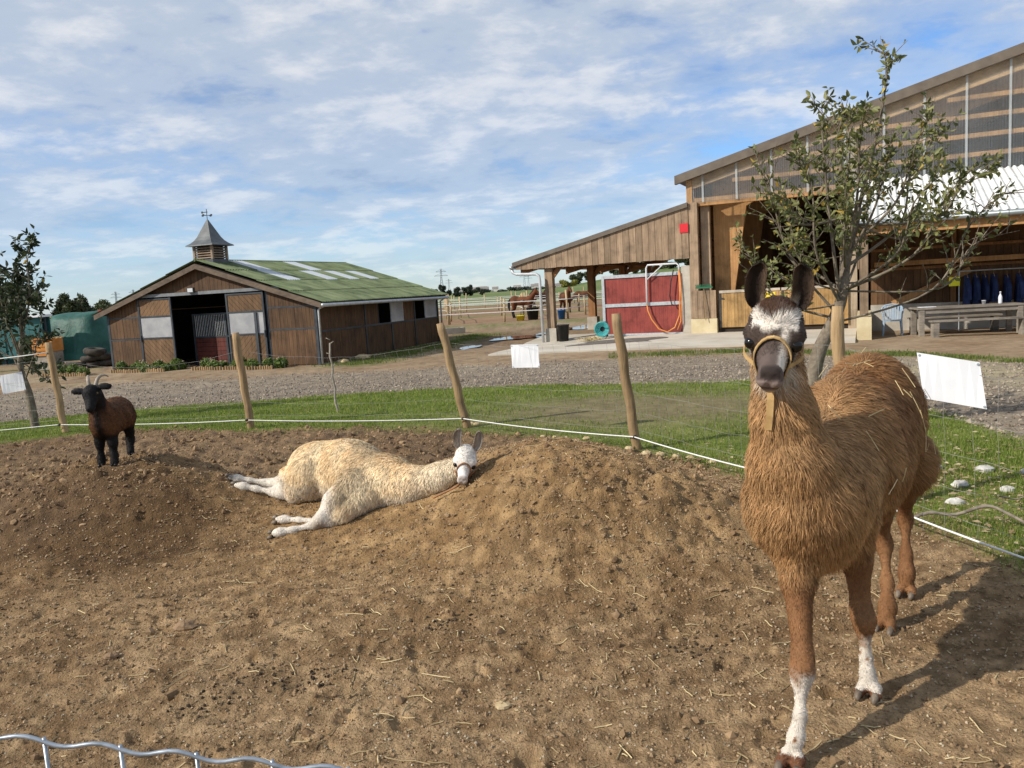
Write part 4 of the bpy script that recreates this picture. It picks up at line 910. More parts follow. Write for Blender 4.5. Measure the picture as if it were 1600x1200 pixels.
m_ = MB(); m_.add(V, F); SLAB = mat('slab_concrete', (.36, .32, .255), (.52, .475, .40), scale=.9, rough=.9, bump=.25, bscale=30, c3=(.58, .54, .46), lo=.25, hi=.8)
m_.build('concrete_slab', SLAB, label='pale concrete slab in front of the wash shelter and hall', cat='slab', kind='structure')
V = []; F = []
for j in range(7):
    for i in range(13):
        p = hf(-3.6+i*.24+.25*math.sin(j*1.1+3)*(1 if i in (0, 12) else 0), -3.1+j*.32+.06*math.sin(i*1.9), 0); V.append((p[0], p[1], slab_z(p[0], p[1])+.008))
F = [(j*13+i, j*13+i+1, j*13+i+14, j*13+i+13) for j in range(6) for i in range(12)]
m_ = MB(); m_.add(V, F); m_.build('rubber_mat', mat('rubber_mat', (.10, .09, .08), (.17, .15, .13), scale=8, rough=.9, bump=.5), label='dark rubber mat lying on the slab before the wash panel', cat='mat')
# red wash panel with frame
wp = thing('wash_partition', 'dark red boarded horse wash partition in a grey steel frame', 'partition', hf(-1.8, .15, 0))
REDP = wood('red_panel', (.20, .040, .032), (.29, .062, .050), rnd=.06)
for i in range(20):
    a = -3.20+i*.1425
    for h0, h1 in ((.10, 1.08), (1.20, 2.12)): m_ = MB(); m_.fbox(hf, a+.0015, a+.141, .16+.002*(i % 2), .19, h0, h1); m_.build('plank', REDP, wp)
for a, b, c, d_ in ((-3.30, -3.20, .0, 2.22), (-.36, -.345, .0, 2.22)): m_ = MB(); m_.fbox(hf, a, b, .11, .23, c, d_); m_.build('frame_post', GALV, wp)
for h in (.03, 1.08, 2.12): m_ = MB(); m_.fbox(hf, -3.20, -.36, .12, .22, h, h+(.12 if h > .5 else .07)); m_.build('frame_rail', GALV, wp)
ho_ = thing('wash_hose', 'white swivel pipe arm with hanging orange hose on the red partition', 'hose', hf(-1, .0, 2.4))
m_ = MB(); m_.tube([hf(-1.62, .05, 1.1), hf(-1.60, .05, 2.42), hf(-1.55, .05, 2.52), hf(-.52, .05, 2.52), hf(-.44, .05, 2.44), hf(-.44, .05, 2.2)], .032, 8); m_.tube([hf(-1.60, .05, 2.0), hf(-1.0, .05, 2.50)], .02, 6); m_.build('pipe', mat('white_pipe', (.62, .64, .66), (.72, .73, .74), rough=.4), ho_, True)
ORNG = mat('orange_hose', (.55, .20, .05), (.66, .27, .08), rough=.5)
m_ = MB(); m_.tube([hf(-.44, .04, 2.3), hf(-.42, .03, 1.4), hf(-.45, .0, .7), hf(-.62, -.03, .28), hf(-.9, -.05, .12), hf(-1.2, -.04, .25), hf(-1.45, -.02, .6), hf(-1.58, .02, .9), hf(-1.62, .05, 1.15)], .026, 7); m_.build('orange_hose', ORNG, ho_, True)
m_ = MB(); m_.tube([hf(-.40, .0, 2.2), hf(-.36, -.02, 1.2), hf(-.40, -.05, .5), hf(-.52, -.07, .2)], .022, 7); m_.build('orange_hose', ORNG, ho_, True)
m_ = MB(); m_.tube([hf(-.62, .02, 2.3), hf(-.72, .0, 1.9), hf(-.78, .0, 1.4), hf(-.72, .0, 1.1), hf(-.66, .0, 1.06)], .02, 6); m_.build('black_hose', BLACKP, ho_, True)
# hose reel, bin, buckets
rl = thing('hose_reel', 'turquoise coiled hose lying beside the red partition', 'hose', hf(-3.2, -.5, 0)); TURQ = mat('turquoise_hose', (.03, .24, .25), (.07, .36, .36), rough=.45)
for k in range(4):
    m_ = MB(); rr0 = .26-.045*k; c0 = Vector(hf(-3.15, -.55+.03*k, .33)); e1 = (Vector(hf(1, 0, 0))-Vector(hf(0, 0, 0)))
    m_.tube([c0+e1*(rr0*math.cos(a*.42))+Vector((0, .02*math.sin(a*3), rr0*math.sin(a*.42))) for a in range(16)], .035, 7); m_.build('coil', TURQ, rl, True)
m_ = MB(); m_.fbox(hf, -3.34, -2.98, -.40, -.36, .05, .6); m_.build('stand', STEEL, rl)
g_ = np.random.default_rng(3); c0 = hf(-3.5, -.7, 0); n = 160
straw('straw', np.stack([g_.normal(c0[0], .18, n), g_.normal(c0[1], .16, n), slab_z(c0[0], c0[1])+g_.uniform(.01, .12, n)], -1), g_.uniform(.15, .4, n), g_.uniform(0, 6.3, n), lerp3((.45, .35, .17), (.62, .52, .3), g_.uniform(0, 1, n)), 'small heap of loose straw beside the turquoise hose', .007, g_.uniform(-.4, .4, n))
def bucket(p, r_, h, mt_, label, rim=None):
    t = thing('bucket', label, 'bucket', p); m_ = MB()
    m_.lathe([(r_*.78, 0), (r_, h), (r_*1.05, h), (r_*1.05, h-.03), (r_*.98, h-.025), (r_*.95, h-.05), (r_*.75, .03)], 16, p); m_.build('pail', mt_, t, True)
    m_ = MB(); m_.tube([(p[0]+r_*math.cos(a), p[1], p[2]+h+r_*.9*math.sin(a)*.5) for a in [math.pi*i/8 for i in range(9)]], .008, 5); m_.build('bail', GALV, t); return t
p = hf(-4.85, .05, 0); bucket((p[0], p[1], slab_z(p[0], p[1])), .23, .62, BLACKP, 'tall black bin standing against the front shelter post')
p = (1.55, 50.0); bucket((p[0], p[1], Hs(*p)), .40, .75, BLACKP, 'big black feed tub by the paddock posts below the first horse')
p = (.75, 49.2); bucket((p[0], p[1], Hs(*p)), .28, .32, mat('yellow_plastic', (.65, .55, .03), (.75, .62, .05), rough=.5), 'low yellow feed pan beside the big black tub')
p = (3.2, 48.0); bucket((p[0], p[1], Hs(*p)), .24, .55, mat('blue_plastic', (.02, .10, .35), (.03, .14, .42), rough=.5), 'blue bucket behind the front shelter post')

# --- lean-to with white roof on the hall front
LS, LV = 5.5, -3.75
lt = thing('lean_to', 'open lean-to with white corrugated roof built onto the hall gable', 'shed', hf(9, -1.8, 0))
lrf = lambda v: 3.22+(v+4.0)*.345
WSH = mat('white_roof_sheet', (.62, .62, .60), (.76, .76, .74), scale=1.6, rough=.75, rnd=.06)
e1 = Vector(hf(1, 0, 0))-Vector(hf(0, 0, 0)); dn = Vector(hf(0, -4.05, lrf(-4.05)))-Vector(hf(0, .0, lrf(0))); tot = dn.length; dn.normalize(); ez = e1.cross(dn); ez = ez if ez.z > 0 else -ez
rows, cw = 4, 1.08; ws = corr_sheet(cw+.03, tot/rows+.10, (cw+.03)/6, .03, WSH, 'white_roof_sheet', .008)
for rI in range(rows):
    for c in range(11):
        o = Vector(hf(LS-.28+c*cw, 0, lrf(0)+.05))+dn*(rI*tot/rows-.02)+ez*(.014*(rows-rI)-.004*(c % 2)); inst('roof_sheet', ws, basis(o, e1, dn, ez), lt)
m_ = MB(); m_.add([hf(LS-.25, -.0, lrf(0)-.03), hf(LS+11.6, 0, lrf(0)-.03), hf(LS+11.6, -4., lrf(-4)-.03), hf(LS-.25, -4., lrf(-4)-.03), hf(LS-.25, -.0, lrf(0)+.005), hf(LS+11.6, 0, lrf(0)+.005), hf(LS+11.6, -4., lrf(-4)+.005), hf(LS-.25, -4., lrf(-4)+.005)], [(0, 1, 2, 3), (7, 6, 5, 4), (0, 4, 5, 1), (1, 5, 6, 2), (2, 6, 7, 3), (3, 7, 4, 0)]); m_.build('roof_deck', W_LAM_SHADE, lt)
m_ = MB(); m_.tube([hf(LS-.3, -4.13, 3.17), hf(LS+11.6, -4.13, 3.15)], .08, 10); m_.build('gutter', mat('grey_gutter', (.20, .23, .24), (.28, .31, .32), rough=.4, metal=.4), lt, True)
m_ = MB(); m_.fbox(hf, LS-.25, LS+11.6, -3.98, -3.78, 2.86, 3.14); m_.build('eaves_beam', W_LAM, lt)
for s in (LS, LS+6.0, LS+11.4):
    m_ = MB(); m_.fbox(hf, s-.11, s+.11, LV-.11, LV+.11, .60, 2.86); m_.build('post', W_GREY, lt)
m_ = MB(); m_.fbox(hf, LS-.19, LS+.19, LV-.22, .0, -.2, .62); m_.build('concrete_base', CREAM, lt)
m_ = MB(); m_.fbox(hf, LS+.19, LS+11.5, -.62, -.42, -.1, .80); m_.build('concrete_wall', CONC, lt)
for s in (LS+6.0, LS+11.4): m_ = MB(); m_.fbox(hf, s-.22, s+.22, LV-.22, LV+.22, -.2, .6); m_.build('post_footing', CREAM, lt)
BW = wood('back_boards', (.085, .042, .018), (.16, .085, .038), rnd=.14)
for i in range(18):  # upper end boards, added to keep sun off the back boards
    v_ = -3.6+i*.2; m_ = MB(); m_.prism([hf(LS-.13, v_, 1.95), hf(LS-.13, v_+.19, 1.95), hf(LS-.13, v_+.19, lrf(v_+.19)-.06), hf(LS-.13, v_, lrf(v_)-.06)], [hf(LS-.155, v_, 1.95), hf(LS-.155, v_+.19, 1.95), hf(LS-.155, v_+.19, lrf(v_+.19)-.06), hf(LS-.155, v_, lrf(v_)-.06)]); m_.build('added_shade_board', W_GREY, lt)
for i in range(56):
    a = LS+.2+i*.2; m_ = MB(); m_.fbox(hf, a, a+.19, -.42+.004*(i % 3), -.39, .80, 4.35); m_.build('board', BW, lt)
for h in (1.85, 2.45, 3.05): m_ = MB(); m_.fbox(hf, LS+.2, LS+11.4, -.50, -.43, h, h+.08); m_.build('wall_rail', W_LAM_SHADE, lt)
for k in range(5):
    s = LS+2.4+k*2.3; m_ = MB(); m_.fbox(hf, s, s+.14, -.60, -.51, .80, 3.9); m_.build('wall_stud', W_LAM_SHADE, lt)
m_ = MB(); m_.beam(hf(LS+.8, -.72, .82), hf(LS+2.9, -.72, 1.75), .12, .18); m_.build('brace', W_LAM, lt)
m_ = MB(); m_.beam(hf(LS+8.2, -.72, .9), hf(LS+6.2, -.72, 1.7), .12, .18); m_.build('brace', W_LAM, lt)
m_ = MB(); m_.fbox(hf, LS+.3, LS+7.0, -.95, -.75, 1.98, 2.12); m_.build('shelf_beam', W_LAM, lt)
for k in range(9):
    s = LS+.3+k*1.35; m_ = MB(); m_.prism([hf(s, -.05, lrf(0)-.20), hf(s+.09, -.05, lrf(0)-.20), hf(s+.09, -.05, lrf(0)-.04), hf(s, -.05, lrf(0)-.04)], [hf(s, -3.77, lrf(-3.77)-.20), hf(s+.09, -3.77, lrf(-3.77)-.20), hf(s+.09, -3.77, lrf(-3.77)-.04), hf(s, -3.77, lrf(-3.77)-.04)]); m_.build('rafter', W_LAM_SHADE, lt)
# clothes rail with jackets
ck = thing('clothes_rail', 'steel clothes rail under the white-roofed lean-to', 'clothes rail', hf(LS+3.6, -1.4, 0)); gz = lambda s, v: Hs(*hf(s, v, 0)[:2])-YARD
m_ = MB(); m_.tube([hf(LS+2.5, -1.4, 1.72), hf(LS+6.0, -1.4, 1.72)], .018, 7)
for s in (LS+2.55, LS+5.95): m_.tube([hf(s, -1.4, 0), hf(s, -1.4, 1.72)], .018, 7); m_.tube([hf(s, -1.7, .03), hf(s, -1.1, .03)], .018, 7)
m_.build('rail_frame', GALV, ck)
NAVY = mat('navy_cloth', (.012, .022, .075), (.03, .05, .13), scale=4, rough=.9, bump=.4, bscale=8, dist=.03, rnd=.3)
BLK = mat('black_cloth', (.008, .008, .011), (.02, .02, .025), scale=4, rough=.9, bump=.4, bscale=8, dist=.03)
def jacket(s, mt_, label, top=1.62, ln=.82, wd=.26, sd=0):
    t = thing('jacket', label, 'jacket', hf(s, -1.4, top)); m_ = MB(); n = 20; ring = []
    prof = [(0, .05), (.03, .30), (.08, .62), (.14, .95), (.3, 1.0), (.55, 1.0), (.8, 1.06), (1., 1.1)]
    for f, w_ in prof:
        row = []
        for j in range(n):
            a = 2*math.pi*j/n; k = 1+.13*math.sin(a*5+sd+f*2)*min(1, f*3)
            row.append(hf(s+math.cos(a)*.075*k*(1+.5*f), -1.4+math.sin(a)*wd*w_*k, top-f*ln))
        ring += row
    F = [(i*n+j, i*n+(j+1) % n, (i+1)*n+(j+1) % n, (i+1)*n+j) for i in range(len(prof)-1) for j in range(n)]+[tuple(range(n))[::-1], tuple(range((len(prof)-1)*n, len(prof)*n))]
    m_.add(ring, F); m_.build('body', mt_, t, True)
    for sgn in (-1, 1):
        q = MB(); q.tube([hf(s, -1.4+sgn*wd*.8, top-.13), hf(s+.03, -1.4+sgn*wd*1.2, top-.35), hf(s+.05, -1.4+sgn*wd*1.3, top-.72)], [.06, .065, .05], 8); q.build('sleeve', mt_, t, True)
    h_ = MB(); h_.tube([hf(s, -1.4-wd*.8, top-.07), hf(s, -1.4, top+.02), hf(s, -1.4+wd*.8, top-.07)], .012, 5); h_.tube([hf(s, -1.4, top+.02), hf(s, -1.4, top+.075), hf(s, -1.38, top+.11)], .005, 5); h_.build('hanger', W_POST, t)
for i, (ds, mt_, top, ln) in enumerate(((2.75, NAVY, 1.60, .95), (2.98, NAVY, 1.60, .88), (3.2, NAVY, 1.59, .92), (3.42, NAVY, 1.6, .8), (3.75, NAVY, 1.55, .9), (4.05, NAVY, 1.58, .86), (4.35, BLK, 1.62, .8), (4.62, BLK, 1.6, .85), (4.9, BLK, 1.62, .8), (5.2, BLK, 1.6, .85), (5.45, BLK, 1.63, .8))):
    jacket(LS+ds, mt_, 'dark blue jacket on a hanger on the clothes rail' if mt_ is NAVY else 'black jacket on a hanger at the shaded end of the rail', top, ln, .24, i)
for o in list(col.objects):
    if o.get('category') == 'jacket': o['group'] = 'blue jackets on the rail' if 'blue' in o['label'] else 'black jackets on the rail'
m_ = MB(); m_.lathe([(.05, 0), (.17, .02), (.2, .08), (.16, .2), (.06, .26)], 10, hf(LS+5.6, -1.35, 1.80)); m_.build('riding_hat', BLK, smooth=True, label='black hat-like bundle lying on top of the clothes rail end', cat='hat')
m_ = MB(); m_.fbox(hf, LS+2.28, LS+2.56, -1.48, -1.46, 1.30, 1.56); m_.build('price_card', mat('yellow_card', (.85, .80, .02), (.9, .85, .04), rough=.5), label='bright yellow card hung at the end of the clothes rail', cat='card')
# plastic chair
CH = mat('blue_grey_plastic', (.26, .36, .46), (.34, .44, .54), rough=.4)
ch = thing('plastic_chair', 'pale blue plastic garden chair beside the lean-to corner post', 'chair', hf(LS+.75, -2.6, 0)); cz = gz(LS+.75, -2.6)
cf_ = lambda a, b, h: hf(LS+.75+a, -2.6+b, cz+h)
m_ = MB(); m_.fbox(cf_, -.23, .23, -.22, .22, .42, .45); m_.build('seat', CH, ch)
for a, b in ((-.22, -.2), (.22, -.2), (-.22, .2), (.22, .2)): m_ = MB(); m_.tube([cf_(a*1.15, b*1.2, 0), cf_(a, b, .43)], [.022, .03], 6); m_.build('leg', CH, ch)
for i in range(7): a = -.18+i*.06; m_ = MB(); m_.hexa([cf_(a, .20, .46), cf_(a+.04, .20, .46), cf_(a+.04, .22, .46), cf_(a, .22, .46), cf_(a*1.2, .30, .84), cf_(a*1.2+.04, .30, .84), cf_(a*1.2+.04, .32, .84), cf_(a*1.2, .32, .84)]); m_.build('back_slat', CH, ch)
m_ = MB(); m_.tube([cf_(-.25, -.18, .64), cf_(-.27, .1, .66), cf_(-.27, .28, .78), cf_(-.18, .33, .86), cf_(0, .34, .89), cf_(.18, .33, .86), cf_(.27, .28, .78), cf_(.27, .1, .66), cf_(.25, -.18, .64)], .024, 7); m_.tube([cf_(-.25, -.18, .64), cf_(-.23, -.2, .43)], .02, 6); m_.tube([cf_(.25, -.18, .64), cf_(.23, -.2, .43)], .02, 6); m_.build('arm_frame', CH, ch)
# picnic tables with benches: a bit turned to the wall
pt_ang = R_(10)
def table(c, ln, label, bl_front, bl_back):
    p0 = hf(*c, 0); z0 = Hs(p0[0], p0[1])
    tf = frame((p0[0], p0[1]), pt_ang, z0); t = thing('picnic_table', label, 'table', (p0[0], p0[1], z0))
    for i in range(5): m_ = MB(); m_.fbox(tf, 0, ln, -.40+i*.16, -.40+i*.16+.15, .74, .785); m_.build('plank', W_OLD, t)
    m_ = MB(); m_.fbox(tf, .1, ln-.1, -.36, -.32, .62, .74); m_.build('apron', W_OLD, t)
    for a in (.06, ln-.2):
        for b in (-.38, .30): m_ = MB(); m_.fbox(tf, a, a+.13, b, b+.10, -.03, .74); m_.build('leg', W_OLD, t)
    for b, lb in ((-.95, bl_front), (.85, bl_back)):
        bn = thing('bench', lb, 'bench', tf(ln/2, b, 0))
        for i in range(2): m_ = MB(); m_.fbox(tf, .15, ln-.15, b-.15+i*.15, b-.15+i*.15+.14, .42, .465); m_.build('plank', W_OLD, bn)
        for a in (.2, ln-.38): m_ = MB(); m_.fbox(tf, a, a+.14, b-.13, b+.12, -.03, .42); m_.build('leg', W_OLD, bn)
    return tf
t1 = table((LS+1.25, -3.15), 2.75, 'grey wooden picnic table with a white bottle on it', 'grey bench in front of the table with the bottle', 'grey bench behind the table with the bottle')
t2 = table((LS+4.35, -3.55), 2.9, 'grey wooden picnic table farther along the lean-to from the corner post', 'grey bench in front of the farther picnic table', 'grey bench behind the farther picnic table')
m_ = MB(); m_.lathe([(.045, 0), (.05, .02), (.05, .17), (.042, .21), (.018, .26), (.018, .30), (.022, .30), (.022, .33)], 12, t1(2.25, 0, .787)); m_.build('bottle', mat('white_plastic', (.66, .68, .74), (.75, .77, .82), rough=.4), smooth=True, label='white bottle standing on the grey picnic table', cat='bottle')
m_ = MB(); m_.lathe([(.04, 0), (.055, .11), (.058, .11), (.053, .10), (.036, .01)], 12, t1(1.85, .05, .787)); m_.build('cup', MATS['white_plastic'], smooth=True, label='white paper cup on the grey picnic table', cat='cup')
m_ = MB(); m_.fbox(t1, .15, .55, -.2, .1, .787, .80); m_.build('paper_sheets', WHITEP, label='flat sheets of paper on the end of the picnic table', cat='paper')
# ---------------------------------------------------------------- yard clutter on the left
def drape(name, c, wd, dp, ht, rz, seed, mt_, label, cat, flare=.35, top=.62):
    g = random.Random(seed); n = 64; rows = 14; V = []; ph = [g.uniform(0, 6.3) for _ in range(6)]
    for i in range(rows+1):
        f = i/rows
        for j in range(n):
            a = 2*math.pi*j/n; ca, sa = math.cos(a), math.sin(a); k = (abs(ca)**4+abs(sa)**4)**-.25
            if f < .28: q = f/.28; rad = top*q; z = ht*(1-.05*q*q)+.05*ht*math.sin(a*2+ph[0])*q
            else: q = (f-.28)/.72; rad = top+(1-top)*(q**.8)*(1+.0*flare); z = ht*(.95+.05*math.sin(a*2+ph[0]))*(1-q)
            fold = 1+(.07*math.sin(a*9+ph[1]+2*f)+.045*math.sin(a*17+ph[2])+.03*math.sin(a*29+ph[3]))*max(0, f-.2)*1.3
            rad *= fold; x_ = ca*k*rad*wd/2; y_ = sa*k*rad*dp/2
            X_, Y_ = c[0]+x_*math.cos(rz)-y_*math.sin(rz), c[1]+x_*math.sin(rz)+y_*math.cos(rz)
            V.append((X_, Y_, max(z, 0)+c[2]-.03))
    F = [(i*n+j, i*n+(j+1) % n, (i+1)*n+(j+1) % n, (i+1)*n+j) for i in range(rows) for j in range(n)]
    m_ = MB(); m_.add(V, F); return m_.build(name, mt_, smooth=True, label=label, cat=cat)
TARP = mat('green_tarp', (.010, .060, .046), (.028, .115, .088), scale=1.6, rough=.55, bump=.5, bscale=5, dist=.06)
drape('covered_stack', (-18.7, 35.6, YARD), 3.6, 3.0, 2.05, R_(-15), 3, TARP, 'hay stack covered with a dark green tarpaulin beside the barn', 'tarpaulin')
tl = thing('canvas_shelter', 'low shelter with teal canvas sides and a white roof edge behind the small tree', 'shelter', (-20.6, 33.3, YARD))
tf = frame((-23.2, 33.6), R_(4), YARD); TEAL = mat('teal_canvas', (.022, .10, .105), (.045, .16, .16), scale=1.5, rough=.6, bump=.4, bscale=4, dist=.05)
for i in range(-5, 7): m_ = MB(); m_.fbox(tf, i*.56, i*.56+.55, .03*math.sin(i*2), .05+.03*math.sin(i*2), .25, 1.92); m_.build('canvas_panel', TEAL, tl)
m_ = MB(); m_.fbox(tf, -3.1, 4.1, -.2, .45, 1.92, 2.02); m_.build('roof', WHITEP, tl)
m_ = MB(); m_.fbox(tf, -3, 4.0, .38, .43, 0, 1.92); m_.build('rear_panel', TEAL, tl)
for a in (-2.8, -1.2, .4, 2., 3.9): m_ = MB(); m_.fbox(tf, a, a+.08, .12, .2, 0, 1.92); m_.build('post', STEEL, tl)
ORW = mat('orange_crate', (.45, .17, .03), (.58, .25, .06), scale=5, rough=.7)
cr = thing('crate_stack', 'orange slatted pallet crate standing before the green tarpaulin', 'crate', (-16.6, 28.4, YARD)); cfm = frame((-17.0, 28.6), R_(10), Hs(-16, 28)+.02)
for k in range(3):
    m_ = MB(); m_.fbox(cfm, 0, .80, -.02, .0, .70+k*.145, .42+k*.145+.09); m_.build('slat', ORW, cr)
for a in (0, .36, .72): m_ = MB(); m_.fbox(cfm, a, a+.08, .002, .55, .66, 1.10); m_.build('upright', ORW, cr)
m_ = MB(); m_.fbox(cfm, .02, .78, .02, .53, 0, .655); m_.build('base_block', W_OLD, cr)
for b in (.1, .3, .5): m_ = MB(); m_.fbox(cfm, 0, .8, b, b+.1, 1.102, 1.13); m_.build('top_slat', ORW, cr)
ty = thing('tyre_pile', 'pile of dark worn tyres beside the orange crate', 'tyres', (-15.2, 28.6, YARD)); RUB = mat('tyre_rubber', (.03, .027, .024), (.09, .075, .06), scale=6, rough=.9, bump=.4)
for i, (x_, y_, z_) in enumerate(((-15.1, 28.9, .13), (-15.1, 28.9, .36), (-14.6, 29.1, .13), (-14.7, 29.0, .36), (-15.5, 28.6, .13), (-14.9, 28.8, .58))):
    m_ = MB(); z0 = Hs(x_, y_); m_.tube([(x_+.27*math.cos(a*math.pi/9), y_+.27*math.sin(a*math.pi/9), z0+z_+.04*math.sin(a*math.pi/9+i)) for a in range(19)], .12, 8); m_.build('tyre', RUB, ty, True)
rt = thing('red_trailer', 'red farm trailer side showing behind the barn eave', 'trailer', (-18.2, 41.5, YARD)); rf = frame((-21.6, 42.5), R_(12), YARD)
for k in range(4): m_ = MB(); m_.fbox(rf, 0, 2.6, 0, .06, .85+k*.32, .85+k*.32+.30); m_.build('side_board', mat('red_paint', (.32, .035, .02), (.45, .06, .035), rough=.5), rt)
m_ = MB(); m_.fbox(rf, 0, 2.6, .06, 1.6, .75, .84); m_.build('bed', STEEL, rt)
for a in (.5, 1.9): m_ = MB(); m_.tube([rf(a, .0, .4), rf(a, .22, .4)], .40, 14); m_.build('wheel', RUB, rt)
# trough, puddles
tr = thing('stone_trough', 'pale low concrete trough in the muddy yard beyond the barn', 'trough', (-2.55, 37.6, YARD)); tfm = frame((-2.95, 37.6), R_(-20), Hs(-2.5, 37.6))
m_ = MB(); m_.fbox(tfm, 0, .95, 0, .1, -.05, .28); m_.fbox(tfm, 0, .95, .5, .6, -.05, .28); m_.fbox(tfm, 0, .1, .1, .5, -.05, .28); m_.fbox(tfm, .85, .95, .1, .5, -.05, .28); m_.fbox(tfm, .1, .85, .1, .5, -.05, .05); m_.build('basin', CONC, tr, kind='stuff')
WATER = mat('puddle_water', (.03, .026, .02), (.05, .042, .032), rough=.03, spec=.6, scale=1)
for i, (x_, y_, a, b, rz) in enumerate(((-1.55, 28.8, .28, 1.3, -.3), (.35, 33.0, 1.0, 1.3, -.5), (1.9, 34.4, .6, 1.1, -.4), (3.2, 37.0, .7, 1.9, -.4), (6.0, 40., 1.0, 1.6, 0.))):
    V = []; n = 28; g = random.Random(i); zz = float(base_h(np.array([x_]), np.array([y_]))[0])+.022
    for j in range(n):
        t_ = 2*math.pi*j/n; k = 1+.22*math.sin(3*t_+i)+.12*math.sin(7*t_+2*i); u_, v_ = a*k*math.cos(t_), b*k*math.sin(t_); V.append((x_+u_*math.cos(rz)-v_*math.sin(rz), y_+u_*math.sin(rz)+v_*math.cos(rz), zz))
    m_ = MB(); m_.add(V, [tuple(range(n))]); m_.build('puddle', WATER, label='shallow rain puddle reflecting the sky in the muddy yard', cat='water', kind='structure')

# ---------------------------------------------------------------- far paddock rails, horses' pens
PW = wood('paddock_post_wood', (.34, .24, .13), (.52, .40, .24), rnd=.15)
pm = MB(); pm.tube([(0, 0, -.1), (.01, 0, .7), (0, 0, 1.55)], [.065, .062, .058], 7); pmesh = pm.mesh('paddock_post', PW, True)
rows_ = [((-7.5, 49.3), (3.6, 48.4), 3.0), ((3.6, 48.4), (10.5, 70), 4.2), ((-9.5, 62), (5.5, 60.5), 2.6), ((-13, 79), (11, 76), 2.9), ((-16, 92), (14, 89), 3.2), ((-3.6, 49.2), (-6.0, 79), 4.6), ((.8, 49), (1.5, 77), 5.2), ((5.5, 60.5), (22, 72), 4.), ((-22, 118), (20, 112), 4.5)]
TAPE = mat('white_tape', (.62, .62, .60), (.74, .74, .72), rough=.6)
for ri, (a, b, stp) in enumerate(rows_):
    ln = math.dist(a, b); n = max(2, int(ln/stp)); P3 = []
    for i in range(n+1):
        f = i/n; x_, y_ = a[0]+(b[0]-a[0])*f+.15*math.sin(i*2.1), a[1]+(b[1]-a[1])*f+.2*math.sin(i*1.3); z_ = Hs(x_, y_); P3.append((x_, y_, z_))
        if i == 0 and ri in (1, 6, 7): continue
        o = inst('paddock_post', pmesh, Matrix.Translation((x_, y_, z_)) @ Matrix.Rotation(.04*math.sin(i*3.7+ri), 4, 'Y') @ Matrix.Scale(1+.18*math.sin(i*2.9+ri*1.7), 4, (0, 0, 1)), label='thin wooden post of the far horse paddocks', cat='fence post', group='wooden posts of the far paddocks')
    if ri < 8:
        pl = ['nearest horse pen', 'pen side towards the red panel', 'second row of pens', 'third row of pens', 'last row of pens before the fields', 'pen side beyond the barn corner', 'pen side in line with the first horse', 'pen behind the shelter posts'][ri]
        tp = thing('paddock_tape', 'two strands of white tape along the '+pl, 'fence tape', P3[0], group='tapes of the far paddocks')
        for h in (.62, 1.18):
            m_ = MB()
            for p, q in zip(P3[:-1], P3[1:]): m_.beam((p[0], p[1]-.07, p[2]+h), (q[0], q[1]-.07, q[2]+h), .012, .045)
            m_.build('strand', TAPE, tp)
# concrete lid etc. far horizon: pylons, town, woods
PYL = mat('pylon_steel', (.30, .34, .38), (.36, .40, .44), rough=.7)
def pylon(x_, y_, ht, label):
    t = thing('power_pylon', label, 'pylon', (x_, y_, -1)); m_ = MB(); z0 = -1; k = ht/34.
    for a in (-1, 1):
        for b in (-1, 1): m_.beam((x_+a*3.2*k, y_+b*3.2*k, z0), (x_+a*.9*k, y_+b*.9*k, z0+20*k), .42*k, .42*k); m_.beam((x_+a*.9*k, y_+b*.9*k, z0+20*k), (x_+a*.7*k, y_+b*.7*k, z0+33*k), .36*k, .36*k)
    m_.build('legs', PYL, t); l_ = MB()
    hs = [0, 5, 9.5, 13.5, 17, 20, 23, 26, 29, 32]
    wd = lambda h: (3.2-2.3*min(h, 20)/20)*k if h < 20 else .9*k
    for h0, h1 in zip(hs[:-1], hs[1:]):
        for b in (-1, 1):
            l_.beam((x_-wd(h0), y_+b*wd(h0), z0+h0*k), (x_+wd(h1), y_+b*wd(h1), z0+h1*k), .25*k, .25*k); l_.beam((x_+wd(h0), y_+b*wd(h0), z0+h0*k), (x_-wd(h1), y_+b*wd(h1), z0+h1*k), .25*k, .25*k)
    l_.build('lattice', PYL, t, kind='stuff')
    for h, ww in ((24, 8.5), (29, 6.5)): c_ = MB(); c_.beam((x_-ww*k, y_, z0+h*k), (x_+ww*k, y_, z0+h*k), .5*k, .7*k); c_.beam((x_-ww*k, y_, z0+h*k), (x_, y_, z0+(h+3)*k), .3*k, .3*k); c_.beam((x_+ww*k, y_, z0+h*k), (x_, y_, z0+(h+3)*k), .3*k, .3*k); c_.build('cross_arm', PYL, t)
pylon(-88, 1100, 37, 'tall lattice pylon on the horizon just past the barn roof end'); pylon(26, 1150, 27, 'lattice pylon on the horizon left of the front shelter post'); pylon(36, 1300, 26, 'smaller lattice pylon beside the shelter downpipe')
pylon(-532, 1100, 31, 'lattice pylon over the hedge beside the barn eave'); pylon(-517, 1120, 33, 'taller of the lattice pylons rising right over the barn eave'); pylon(-135, 1900, 36, 'tiny lattice pylon far off on the skyline past the barn')
TOWNW = mat('town_wall', (.50, .47, .43), (.66, .63, .58), scale=.05, rough=.9, rnd=.15); TOWNR = mat('town_roof', (.20, .18, .165), (.30, .27, .25), rough=.9, scale=.05)
g = random.Random(5)
